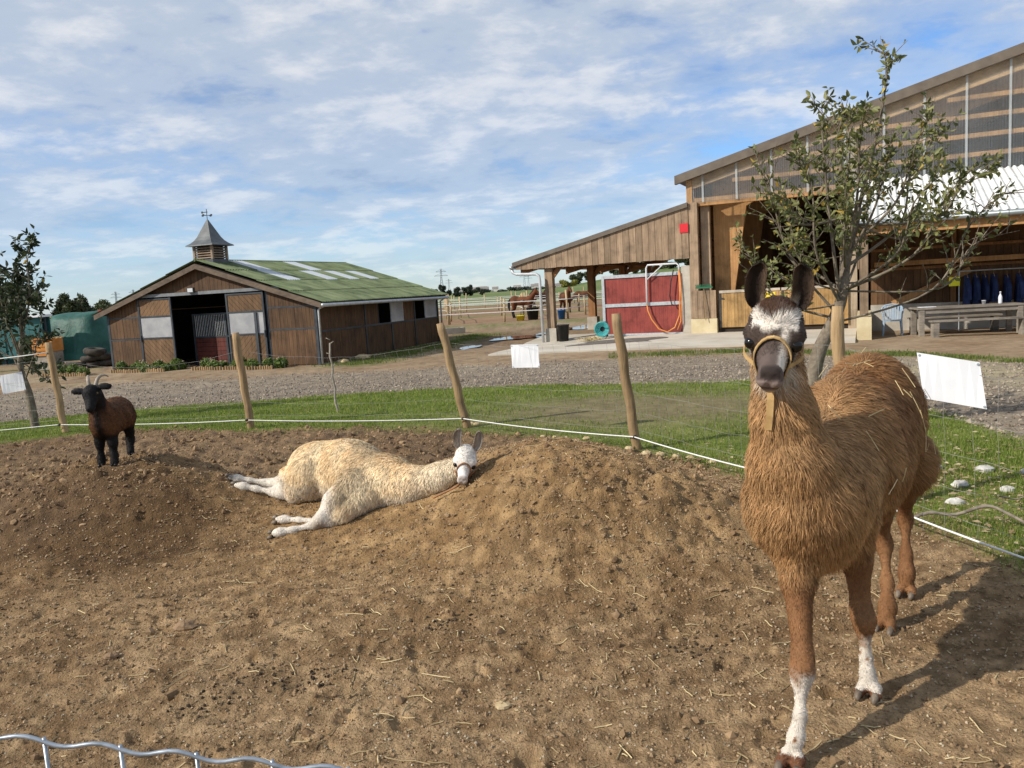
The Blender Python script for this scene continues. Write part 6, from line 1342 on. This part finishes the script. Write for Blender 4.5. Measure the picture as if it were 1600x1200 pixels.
def llama(name, label, body, legs, head, fn, cfn_head, hfur, grid, nfur, width, seed, clump, eard, nails, halter=LEA):
    root = thing(name, label, 'llama', tuple(np.array(body.p[0][1], float)*np.array([1, 1, 0])))
    full = Sdf(); full.p = body.p+legs.p; lo, hi = full.bounds(.05); V0, Q0 = surface_nets(full.ev, lo, hi, grid)
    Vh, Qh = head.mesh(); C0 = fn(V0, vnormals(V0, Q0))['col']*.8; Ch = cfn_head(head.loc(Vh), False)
    Vs, Qs, Cs = [V0, Vh], [Q0, Qh+len(V0)], [C0, Ch]; base = len(V0)+len(Vh); ears = []
    for e in (-1, 1):
        Ve, Fe = head.ear(e, *eard); loc = head.loc(Ve); Ce = cfn_head(loc, True); half = len(Ve)//2; Vs.append(Ve); Qs.append(Fe+base); base += len(Ve); Cs.append(Ce); ears.append((Ve, Fe))
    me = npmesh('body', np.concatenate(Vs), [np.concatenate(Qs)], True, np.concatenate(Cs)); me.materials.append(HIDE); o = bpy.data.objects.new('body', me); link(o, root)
    fur(root, V0, Q0, fn, nfur, width, seed, clump, .34)
    def hfn(P, N_):
        lc = head.loc(P); bald = (lc[:, 0] > .135); comb = -head.f*1.0+0*P-np.array([0, 0, .3]); ln = np.where(lc[:, 2] > .065, .030, np.where(lc[:, 0] < .0, .022, .011))*head.s
        eyez = (np.hypot(lc[:, 0]-.070, lc[:, 2]-.004) < .027) & (np.abs(lc[:, 1]) > .055)
        return dict(len=ln, col=cfn_head(lc, False), comb=comb, lift=.35, dens=np.where(bald | eyez, .0, 1.), mess=.25)
    fur(root, Vh, Qh, hfn, hfur, width*.55, seed+1, hfur//14, .4, 'face_fur')
    for Ve, Fe in ears:
        half = len(Ve)//2; Fq = Fe[(Fe >= half).all(1)][:, ::-1]; Fr = Fe[(Fe < half).all(1)]
        for Fx, k_ in ((Fq[:, ::-1], 1200), (Fr, 500)):
            def efn(P, N_, k_=k_): return dict(len=np.full(len(P), .014*head.s), col=cfn_head(head.loc(P), True), comb=head.u+0*P+N_*.1, lift=.35, dens=np.ones(len(P)), mess=.3)
            fur(root, Ve, Fx, efn, k_, width*.5, seed+2, 0, 0, 'ear_fur')
    for e in (-1, 1):
        V_ = []; F_ = []; es = np.linspace(.03, .12, 60); ds = head.sdf.ev(np.array([head.w(.066, e*q, .004) for q in es], np.float32)); c = head.w(.070, e*(es[np.argmax(ds > 0)]-.0145), .004); r0 = .0205*head.s; m_ = MB()
        prof = [(r0*math.sin(math.pi*i/10), -r0*math.cos(math.pi*i/10)) for i in range(11)]; prof[0] = (.0002, -r0); prof[-1] = (.0002, r0); m_.lathe(prof, 16, c); m_.build('eye', EYE, root, True)
    for P_, d_ in nails:
        P_ = np.array(P_); d_ = nrmz(d_); m_ = MB(); m_.tube([P_-d_*.012, P_+d_*.006, P_+d_*.017-np.array([0, 0, .004]), P_+d_*.024-np.array([0, 0, .008])], [.0135, .013, .010, .005], 7); m_.build('toe_nail', NAIL, root, True)
    # halter
    pts, nr = head.ring(.104, -.12, -.040); m_ = MB(); ribbon(m_, pts, nr, .016*head.s, .004); hb = m_.build('halter', halter, root)
    pts2, nr2 = head.ring(-.02, -.15, -.055, 28, .018)
    for e in (-1, 1):
        a = [p for p, q in zip(pts, nr) if abs(q@head.u+.25) < .30 and (q@head.l)*e > 0]; st = np.mean(a, axis=0) if a else head.w(.08, e*.06, -.05)
        P_ = [st, head.w(.03, e*.083, -.058), head.w(-.04, e*.084, -.05), head.w(-.08, e*.075, -.01), head.w(-.10, e*.05, .04)]
        m_ = MB(); ribbon(m_, [tuple(p) for p in crom(P_, 4)], [head.l*e]*(4*4+1), .013*head.s, .004); m_.build('cheek_strap', halter, hb)
    return root, full, V0, Q0, hb
# ---- brown standing llama
bF = nrmz((-.6, -.8, 0)); bLf = np.array([.8, -.6, 0]); bM = np.stack([bF, bLf, [0, 0, 1]], -1)
A_ = lambda *q: np.array(q, float)
body = Sdf()
body.ell(A_(1.00, 2.66, .745), A_(.26, .185, .235), bM, .08).ell(A_(1.255, 2.98, .815), A_(.36, .215, .285), bM, .10).ell(A_(1.475, 3.28, .865), A_(.27, .205, .280), bM, .10)
body.cap(A_(.935, 2.56, .78), A_(.885, 2.53, .90), .140, .118, .08).cap(A_(.885, 2.53, .90), A_(.862, 2.52, 1.05), .116, .092, .05).cap(A_(.862, 2.52, 1.05), A_(.838, 2.515, 1.24), .090, .070, .04)
body.cap(A_(.895, 2.58, .74), A_(.98, 2.66, .62), .13, .11, .06)
legs = Sdf()
legs.chain([(A_(.925, 2.56, .66), .095), (A_(.897, 2.52, .50), .047), (A_(.879, 2.435, .285), .029), (A_(.866, 2.405, .245), .033), (A_(.860, 2.40, .215), .021), (A_(.835, 2.345, .13), .0155), (A_(.815, 2.325, .075), .021), (A_(.80, 2.315, .045), .020)], .03)
legs.chain([(A_(1.16, 2.74, .64), .09), (A_(1.19, 2.745, .47), .046), (A_(1.193, 2.725, .305), .031), (A_(1.196, 2.705, .265), .035), (A_(1.197, 2.706, .235), .022), (A_(1.199, 2.70, .13), .0165), (A_(1.199, 2.685, .075), .022), (A_(1.199, 2.675, .045), .020)], .03)
legs.chain([(A_(1.46, 3.26, .66), .15), (A_(1.535, 3.33, .46), .045), (A_(1.575, 3.36, .31), .023), (A_(1.545, 3.27, .17), .015), (A_(1.52, 3.215, .085), .024), (A_(1.505, 3.195, .045), .024)], .06)
legs.chain([(A_(1.66, 3.42, .66), .15), (A_(1.78, 3.60, .46), .042), (A_(1.83, 3.69, .31), .023), (A_(1.80, 3.62, .16), .015), (A_(1.785, 3.585, .085), .024), (A_(1.78, 3.575, .045), .024)], .06)
legs.cap(A_(1.63, 3.52, .90), A_(1.74, 3.66, .74), .055, .045, .05)     # tail
nails = []; hoof = [A_(.795, 2.305, .03), A_(1.20, 2.672, .03), A_(1.50, 3.19, .03), A_(1.778, 3.57, .03)]
for hq in hoof:
    zg = Hs(hq[0], hq[1])
    for e in (-1, 1):
        a = hq+bLf*e*.020; b = hq+bLf*e*.027+bF*.035; a[2] = zg+.035; b[2] = zg+.022; legs.cap(a, b, .021, .018, .012); nails.append((b+bF*.012, bF*1.0+np.array([0, 0, -.35])))
hd = Head((.815, 2.455, 1.315), (-.36, -.88, -.40), (.02, -.25, 1), 1.0)
def brown_fn(P, N_):
    P = np.asarray(P, np.float64); dl = legs.ev(P.astype(np.float32)); db = body.ev(P.astype(np.float32)); z = P[:, 2]; sidx = (P-A_(1.0, 2.66, 0))@(-bF)
    leg = np.clip((db-.012)/.10, 0, 1)*(z < .66); leg = leg*(sidx < .62)+np.clip((.52-z)/.06, 0, 1)*(sidx >= .62)*(z < .6)
    n_ = fbm(P[:, 0]*9+P[:, 2]*5, P[:, 1]*9-P[:, 2]*7, 3, 91)
    col_ = lerp3((.43, .245, .108), (.285, .137, .053), sstep(.02, .42, sidx)); col_ = lerp3(col_, (.56, .37, .19), np.clip(.5+.9*n_, 0, 1)*.45*(1-.5*sstep(.1, .5, sidx)))
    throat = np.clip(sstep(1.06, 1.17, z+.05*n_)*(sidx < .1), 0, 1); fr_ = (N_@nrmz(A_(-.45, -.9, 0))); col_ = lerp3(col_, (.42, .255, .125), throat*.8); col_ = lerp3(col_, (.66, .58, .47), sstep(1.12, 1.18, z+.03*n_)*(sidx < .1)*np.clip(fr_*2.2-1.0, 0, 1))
    fore = leg*(sidx < .5); white = fore*(1-sstep(.225, .275, z+.07*n_+.03*fbm(P[:, 0]*50, P[:, 2]*50, 2, 94)+.03*(P[:, 0] > 1.05)))*np.clip((np.abs(fbm(P[:, 0]*30, P[:, 2]*26, 2, 93)) < .66), 0, 1)
    col_ = lerp3(col_, lerp3((.21, .095, .038), (.31, .155, .068), np.clip(.5+n_, 0, 1)), leg); col_ = lerp3(col_, (.68, .61, .52), white); col_ = lerp3(col_, (.17, .075, .038), fore*(z < .036))
    ln = .052-.016*sstep(.98, 1.2, z)*(sidx < .1)+.02*np.clip(-N_[:, 2], 0, 1); ln = ln*(1+.55*n_+.35*fbm(P[:, 0]*23, P[:, 1]*23+P[:, 2]*19, 2, 96)); ln = ln*(1-leg)+.008*leg
    comb = -bF*.75+np.array([0, 0, -1.0])+0*P; comb = comb+bLf*np.sign((P-A_(1.255, 2.98, 0))@bLf)[:, None]*.35*(N_[:, 2] > .5)[:, None]+.9*np.stack([n_, fbm(P[:, 1]*6, P[:, 2]*6, 2, 95), .4*n_], -1)
    return dict(len=ln, col=col_, comb=comb, lift=.42-.02*leg, dens=1+.5*leg, mess=.30-.15*leg)
def brown_head(L_, ear):
    f_, l_, u_ = L_[:, 0], L_[:, 1], L_[:, 2]; n_ = fbm(l_*60+7, u_*60+f_*30, 2, 97); c = np.tile(A_(.072, .05, .04), (len(L_), 1))
    if ear:
        k = np.abs(l_)-.058; base = 1-sstep(.07, .13, u_); c = lerp3((.028, .018, .013), (.13, .085, .055), np.clip((np.abs(k-.012)-.012)/.018, 0, 1)); c = lerp3(c, (.55, .47, .38), base*(np.abs(l_) < .062)*(l_ > 0)*.8+base*(np.abs(l_) < .05)*.35); return c
    c = lerp3(c, (.105, .078, .068), sstep(.07, .14, f_)); c = lerp3(c, (.24, .185, .165), sstep(.165, .185, f_)*(u_ < -.055)); c = lerp3(c, (.03, .022, .02), sstep(.165, .18, f_)*(u_ > -.050)*(np.abs(l_) < .028)*.9)
    blaze = sstep(.050, .060, u_+.010*n_)*(1-sstep(.074, .086, u_+.01*n_))*(f_ > -.02)*(np.abs(l_+.0) < .066); c = lerp3(c, (.74, .68, .60), blaze*.95)
    stripe = np.exp(-((l_-.030-.05*(f_ < .05)*0)/.010)**2)*(f_ > .02)*(f_ < .165)*(u_ > -.06); c = lerp3(c, (.74, .67, .58), np.clip(stripe*1.3, 0, .95))
    up2 = np.exp(-((l_-.026)/.022)**2)*(f_ < .06)*(f_ > .0)*(u_ > .02); c = lerp3(c, (.74, .68, .60), np.clip(up2, 0, .9))
    c = lerp3(c, (.10, .05, .03), sstep(.080, .09, u_)*.9); c = lerp3(c, (.02, .015, .013), np.exp(-(((f_-.066)/.022)**2+((u_-.002)/.022)**2))*(np.abs(l_) > .045)*.85); c = lerp3(c, (.02, .015, .014), np.exp(-((u_+.082)/.0045)**2)*(f_ > .13)*.8)
    jaw = (1-sstep(-.10, -.075, u_+.008*n_))*(f_ < .13); c = lerp3(c, (.62, .55, .46), np.clip(jaw, 0, 1)*.9); ch_ = sstep(.05, .07, np.abs(l_))*(u_ < -.03)*(f_ < .06); c = lerp3(c, (.60, .53, .45), ch_*.85); c = lerp3(c, (.50, .43, .37), (f_ > .11)*(u_ < -.096)*.8)
    return c
root, bfull, bV, bQ, hb = llama('brown_llama', 'shaggy brown llama with dark face and white socks walking up to the viewer', body, legs, hd, brown_fn, brown_head, 15000, .0115, 118000, .00115, 101, 9000, (.150, .014, .014), nails)
m_ = MB(); cp = hd.w(.075, 0, -.128); P_ = [cp, cp+A_(-.004, -.012, -.05), cp+A_(-.008, -.012, -.10), cp+A_(-.012, -.008, -.145)]
ribbon(m_, P_, [nrmz(A_(-.36, -.93, .0))]*4, .021, .004); m_.build('hanging_strap', LEA, hb)
m_ = MB(); c_ = hd.w(.075, 0, -.118); m_.tube([c_+hd.l*(.018*math.cos(a*.5236))+hd.u*(.014*math.sin(a*.5236)) for a in range(13)], .0032, 6); m_.build('buckle_ring', GALV, hb, True)
m_ = MB(); m_.tube([hd.w(.02, .075, -.09), hd.w(.03, .04, -.135), hd.w(.06, 0, -.135), hd.w(.03, -.04, -.13)], .006, 6); m_.build('chin_chain', LEAD, hb, True)
# straw stuck in its back
g_ = np.random.default_rng(55); Nb = vnormals(bV, bQ); cand = np.where((Nb[:, 2] > -.1) & ((Nb@nrmz(A_(-.2, -1, .45))) > .25) & (bV[:, 2] > .72) & (((bV-A_(1.0, 2.66, 0))@(-bF)) > .05))[0]
m_ = MB()
for i in g_.choice(cand, 26, False):
    t_ = np.cross(Nb[i], g_.normal(size=3)); t_ = nrmz(t_); ln = g_.uniform(.03, .11); p = bV[i]+Nb[i]*.045; m_.tube([p-t_*ln/2, p+Nb[i]*.004, p+t_*ln/2+Nb[i]*.006], .0014, 4)
m_.build('straw', mat('straw_stalk', (.52, .40, .19), (.70, .57, .32), scale=20, rough=.7), kind='stuff', label='straw stalks caught in the brown llama wool', cat='straw')
# ---- cream llama lying on the mound
cb = Sdf(); ax = nrmz(A_(-.877+1.46, 5.15-5.65, 0)); ay = np.array([-ax[1], ax[0], 0]); cM = np.stack([ax, ay, [0, 0, 1]], -1)
cb.ell(A_(-1.42, 5.66, .285), A_(.25, .20, .20), cM, .08).ell(A_(-1.17, 5.47, .300), A_(.33, .22, .225), cM, .10).ell(A_(-.90, 5.20, .275), A_(.27, .19, .185), cM, .10)
cb.cap(A_(-.87, 5.13, .29), A_(-.68, 5.02, .285), .145, .118, .08).cap(A_(-.68, 5.02, .285), A_(-.47, 4.92, .355), .108, .086, .05).cap(A_(-.47, 4.92, .355), A_(-.335, 4.86, .43), .084, .066, .05)
cl_ = Sdf()
cl_.chain([(A_(-1.06, 5.06, .29), .115), (A_(-1.17, 4.95, .235), .060), (A_(-1.245, 4.89, .135), .036), (A_(-1.27, 4.88, .112), .025), (A_(-1.42, 4.87, .085), .014), (A_(-1.50, 4.87, .075), .021), (A_(-1.535, 4.87, .072), .018)], .05)
cl_.chain([(A_(-.98, 5.02, .24), .10), (A_(-1.10, 4.93, .17), .052), (A_(-1.20, 4.91, .115), .037), (A_(-1.25, 4.96, .105), .024), (A_(-1.42, 5.02, .105), .014), (A_(-1.52, 5.05, .108), .020), (A_(-1.565, 5.06, .108), .018)], .04)
cl_.chain([(A_(-1.44, 5.49, .295), .15), (A_(-1.61, 5.60, .255), .080), (A_(-1.72, 5.70, .205), .045), (A_(-1.80, 5.76, .185), .036), (A_(-1.85, 5.76, .195), .024), (A_(-1.96, 5.75, .222), .017), (A_(-2.04, 5.74, .243), .024), (A_(-2.09, 5.735, .255), .020)], .03)
cl_.chain([(A_(-1.42, 5.52, .22), .11), (A_(-1.56, 5.52, .165), .062), (A_(-1.68, 5.58, .155), .036), (A_(-1.74, 5.61, .155), .026), (A_(-1.88, 5.63, .185), .015), (A_(-1.97, 5.635, .205), .022), (A_(-2.02, 5.635, .215), .018)], .05)
ch_ = Head((-.315, 4.835, .470), (-.06, -.90, -.36), (.20, -.3, 1), .82)
def cream_fn(P, N_):
    P = np.asarray(P, np.float64); dl = cl_.ev(P.astype(np.float32)); db = cb.ev(P.astype(np.float32)); leg = np.clip((db-.02)/.06, 0, 1)*np.where(P[:, 1] < 5.3, sstep(-1.12, -1.22, P[:, 0]), sstep(-1.56, -1.68, P[:, 0])); n_ = fbm(P[:, 0]*8+P[:, 2]*4, P[:, 1]*8-P[:, 2]*6, 3, 111); t = (P-A_(-1.42, 5.66, 0))@ax
    col_ = lerp3((.84, .635, .375), (.88, .75, .52), np.clip(.5+n_, 0, 1)); col_ = lerp3(col_, (.50, .37, .22), np.exp(-((t-.62)/.13)**2)*np.clip(N_[:, 2]+.3, 0, 1)*.8)
    pale = np.clip(-N_[:, 2]*1.2+.1-.4*N_[:, 1]*(P[:, 2] < .27), 0, 1); col_ = lerp3(col_, (.76, .69, .57), pale*.8); col_ = lerp3(col_, (.76, .66, .50), sstep(.85, 1.25, t)*.75)
    col_ = lerp3(col_, (.80, .74, .65), leg*.92); dirt = leg*np.clip(np.exp(-(((P[:, 0]+1.25)/.05)**2+((P[:, 2]-.10)/.05)**2))+np.exp(-(((P[:, 0]+1.62)/.06)**2+((P[:, 2]-.20)/.06)**2))*.8, 0, 1); col_ = lerp3(col_, (.27, .17, .09), dirt*.8)
    col_ = lerp3(col_, (.12, .09, .07), (P[:, 0] < -2.07)*.6)
    ln = .046*(1-leg)+.010*leg; ln = ln*(1-.35*sstep(.9, 1.2, t)); comb = np.array([-.35, -.3, -.9])+0*P+.9*np.stack([n_, .5*n_, .3*n_], -1)
    return dict(len=ln, col=col_, comb=comb, lift=.42-.15*leg, dens=1-.3*leg, mess=.35)
def cream_head(L_, ear):
    f_, l_, u_ = L_[:, 0], L_[:, 1], L_[:, 2]; c = np.tile(A_(.80, .76, .70), (len(L_), 1))
    if ear:
        k = np.abs(l_)-.058; return lerp3((.52, .46, .40), (.30, .25, .21), np.clip(np.abs(k-.012)/.03, 0, 1)*sstep(.1, .2, u_))
    c = lerp3(c, (.34, .29, .26), sstep(.160, .185, f_)*.8); c = lerp3(c, (.25, .2, .17), np.exp(-(((f_-.055)/.02)**2+((u_-.0)/.016)**2))*(np.abs(l_) > .05)*.7); return c
cn = []
for hq, d_ in (((-1.56, 4.868, .066), (-1, -.05, -.15)), ((-1.585, 5.062, .105), (-1, .1, -.05)), ((-2.11, 5.735, .256), (-1, 0, .15)), ((-2.04, 5.635, .217), (-1, 0, .15))):
    for e in (-1, 1): cn.append((A_(*hq)+A_(0, e*.010, e*.014), A_(*d_)))
croot, cfull, cV, cQ, chb = llama('cream_llama', 'cream and white llama lying on its side against the soil mound', cb, cl_, ch_, cream_fn, cream_head, 7000, .0125, 95000, .0015, 121, 9000, (.175, .022, .004), cn, mat('brown_leather', (.20, .09, .04), (.32, .16, .07), scale=18, rough=.6))
m_ = MB(); P_ = [ch_.w(.07, 0, -.12), A_(-.36, 4.72, .345), A_(-.44, 4.76, .30), A_(-.52, 4.78, .262)]; P_ = [np.array([p[0], p[1], max(p[2], Hs(p[0], p[1])+.008)]) for p in P_]
m_.tube(crom(P_, 4), .007, 6); m_.build('lead_strap', MATS['brown_leather'], chb, True)
# ---- dark goat on the left mound
gb = Sdf(); gz = Hs(-2.93, 5.75)
def gp(x_, y_, h): xx = x_-.47*max(0., y_-5.66); q = min(1., max(0., (.25-h)/.2)); return A_(xx, y_, (gz*(1-q)+Hs(xx, y_)*q if q > 0 else gz)+h)
gM = np.stack([nrmz(A_(.10, -.99, 0)), nrmz(A_(.99, .10, 0)), [0, 0, 1]], -1)
gb.ell(gp(-2.905, 5.68, .30), A_(.15, .098, .125), gM, .05).ell(gp(-2.865, 5.84, .31), A_(.19, .118, .130), gM, .06).ell(gp(-2.825, 5.99, .315), A_(.14, .105, .118), gM, .06)
gb.cap(gp(-2.912, 5.63, .36), gp(-2.905, 5.54, .48), .072, .056, .05).ell(gp(-2.90, 5.50, .525), A_(.075, .052, .056), gM, .04).cap(gp(-2.895, 5.48, .51), gp(-2.875, 5.405, .425), .046, .027, .03)
gb.cap(gp(-2.88, 5.43, .43), gp(-2.875, 5.42, .385), .014, .007, .01)      # beard
for e, ez_ in ((-1, -.012), (1, .03)): gb.ell(gp(-2.90+e*.092, 5.50, .545+ez_*.6), A_(.052, .014, .024), np.array([[1, 0, ez_*-4*0], [0, 1, 0], [0, 0, 1]]), .012)
gl = Sdf()
gl.chain([(gp(-2.965, 5.66, .26), .052), (gp(-2.972, 5.66, .15), .024), (gp(-2.972, 5.66, .06), .017), (gp(-2.97, 5.65, .02), .026)], .04)
gl.chain([(gp(-2.872, 5.64, .26), .052), (gp(-2.862, 5.63, .15), .025), (gp(-2.862, 5.63, .06), .018), (gp(-2.862, 5.62, .02), .027)], .04)
gl.chain([(gp(-2.77, 5.98, .27), .068), (gp(-2.755, 6.02, .17), .025), (gp(-2.758, 6.04, .12), .024), (gp(-2.765, 5.99, .02), .026)], .04)
gl.chain([(gp(-2.89, 6.0, .27), .066), (gp(-2.90, 6.03, .17), .024), (gp(-2.90, 6.05, .12), .024), (gp(-2.90, 6.0, .02), .026)], .04)
gl.cap(gp(-2.80, 6.11, .38), gp(-2.79, 6.16, .40), .025, .015, .02)
def goat_fn(P, N_):
    P = np.asarray(P, np.float64); h = P[:, 2]-gz; leg = (h < .20)*1.; n_ = fbm(P[:, 0]*14, P[:, 1]*14+P[:, 2]*9, 3, 131); c = lerp3((.10, .042, .018), (.17, .078, .034), np.clip(.5+n_, 0, 1))
    c = lerp3(c, (.012, .010, .010), np.clip(leg+sstep(.235, .19, h) if False else np.clip((.235-h)/.04, 0, 1), 0, 1)); face = (P[:, 1] < 5.565)*sstep(.36, .42, h); c = lerp3(c, (.014, .013, .014), np.clip(face, 0, 1))
    br_ = np.exp(-((P[:, 0]+2.905)/.03)**2)*(P[:, 1] < 5.66)*(h < .42); c = lerp3(c, (.014, .011, .010), np.clip(br_, 0, .95))
    return dict(len=np.where(h > .40, .012, .020)*(1-.4*leg), col=c, comb=A_(.30, .95, -.8)+0*P+.5*np.stack([n_, n_, 0*n_], -1), lift=.25, dens=np.ones(len(P)), mess=.2)
groot = thing('goat', 'small brown goat with black face and legs standing on the soil mound', 'goat', (-2.88, 5.8, gz)); gfull = Sdf(); gfull.p = gb.p+gl.p; lo, hi = gfull.bounds(.04); gV, gQ = surface_nets(gfull.ev, lo, hi, .009)
me = npmesh('body', gV, [gQ], True, goat_fn(gV, vnormals(gV, gQ))['col']*.85); me.materials.append(HIDE); o = bpy.data.objects.new('body', me); link(o, groot)
fur(groot, gV, gQ, goat_fn, 26000, .0016, 141, 1500, .35)
HORN = mat('goat_horn', (.20, .165, .125), (.40, .34, .27), scale=30, rough=.6, bump=.6, bscale=60, dist=.004)
for e in (-1, 1):
    m_ = MB(); P_ = [gp(-2.90+e*.022, 5.515, .565), gp(-2.90+e*.032, 5.53, .61), gp(-2.90+e*.044, 5.555, .632), gp(-2.90+e*.06, 5.59, .632), gp(-2.90+e*.07, 5.61, .62)]; c = crom(P_, 5); m_.tube(c, [.0145*(1-.75*i/(len(c)-1))*(1+.07*(i % 2)) for i in range(len(c))], 8); m_.build('horn', HORN, groot, True)
    m_ = MB(); r0 = .0095; c = gp(-2.892+e*.043, 5.468, .522); prof = [(max(.0002, r0*math.sin(math.pi*i/8)), -r0*math.cos(math.pi*i/8)) for i in range(9)]; m_.lathe(prof, 10, c); m_.build('eye', mat('goat_eye', (.10, .07, .02), (.16, .11, .03), rough=.12), groot, True)
for hx, hy in ((-2.97, 5.645), (-2.862, 5.615), (-2.765, 5.985), (-2.90, 5.995)):
    for e in (-1, 1): m_ = MB(); m_.tube([gp(hx+e*.012, hy+.01, .018), gp(hx+e*.012, hy-.02, .010)], [.013, .008], 6); m_.build('hoof', BLACKP, groot, True)
# ---- far horses
def horse(x_, y_, rz, coat, label, grazing=False):
    z0 = Hs(x_, y_); root = thing('horse', label, 'horse', (x_, y_, z0), rz); s = Sdf()
    s.ell((.0, 0, 1.12), (.62, .27, .30), None, .1).ell((-.52, 0, 1.18), (.34, .27, .32), None, .1).ell((.50, 0, 1.12), (.32, .24, .33), None, .1)
    if grazing: s.cap((.66, 0, 1.2), (1.15, 0, .78), .20, .13, .08).cap((1.15, 0, .74), (1.42, 0, .40), .12, .07, .05)
    else: s.cap((.62, 0, 1.28), (.98, 0, 1.72), .22, .12, .08).cap((.98, 0, 1.76), (1.34, .05, 1.50), .12, .065, .05)
    for e in (-1, 1):
        s.chain([((.55, e*.13, .95), .14), ((.57, e*.13, .55), .065), ((.56, e*.13, .48), .06), ((.57, e*.13, .16), .04), ((.60, e*.13, .05), .065)], .06); s.chain([((-.55, e*.14, 1.0), .2), ((-.60, e*.14, .62), .085), ((-.72, e*.14, .50), .06), ((-.66, e*.14, .16), .042), ((-.62, e*.14, .05), .065)], .06)
        hx_, hz_ = ((1.10, .86) if grazing else (.95, 1.86)); s.cap((hx_, e*.06, hz_), (hx_+.01, e*.07, hz_+.14), .035, .012, .02)
    lo, hi = s.bounds(.06); V_, Q_ = surface_nets(s.ev, lo, hi, .03); n_ = fbm(V_[:, 0]*3, V_[:, 2]*3, 2, 5)
    c = lerp3(coat, np.array(coat)*1.5, np.clip(.5+n_, 0, 1)); c = lerp3(c, (.012, .010, .009), np.clip((.62-V_[:, 2])/.2, 0, 1)*(np.abs(V_[:, 0]) < .9)); me = npmesh('body', V_, [Q_], True, c); me.materials.append(HIDE); o = bpy.data.objects.new('body', me); link(o, root, True)
    m_ = MB(); m_.tube([(-.84, 0, 1.30), (-.95, 0, 1.1), (-.97, 0, .75), (-.93, 0, .45)], [.05, .09, .09, .02], 8); m_.build('tail', BLK, root, True, True)
    m_ = MB(); pp = [(.58, 0, 1.50), (.78, 0, 1.70), (.93, 0, 1.88)] if not grazing else [(.66, 0, 1.40), (.92, 0, 1.14), (1.12, 0, .92)]
    m_.tube(pp, [.06, .07, .05], 8); m_.build('mane', BLK, root, True, True); return root
horse(1.0, 54.5, R_(-20), (.10, .035, .014), 'bay horse standing broadside nearest the black feed tub')
horse(4.3, 59.5, R_(-75), (.075, .028, .012), 'dark bay horse facing the yard behind the front shelter post')
horse(7.0, 73.0, R_(175), (.085, .035, .016), 'dark bay horse beyond the second shelter post', True)
horse(3.3, 82.0, R_(30), (.06, .025, .012), 'far dark horse between the first two horses', False)
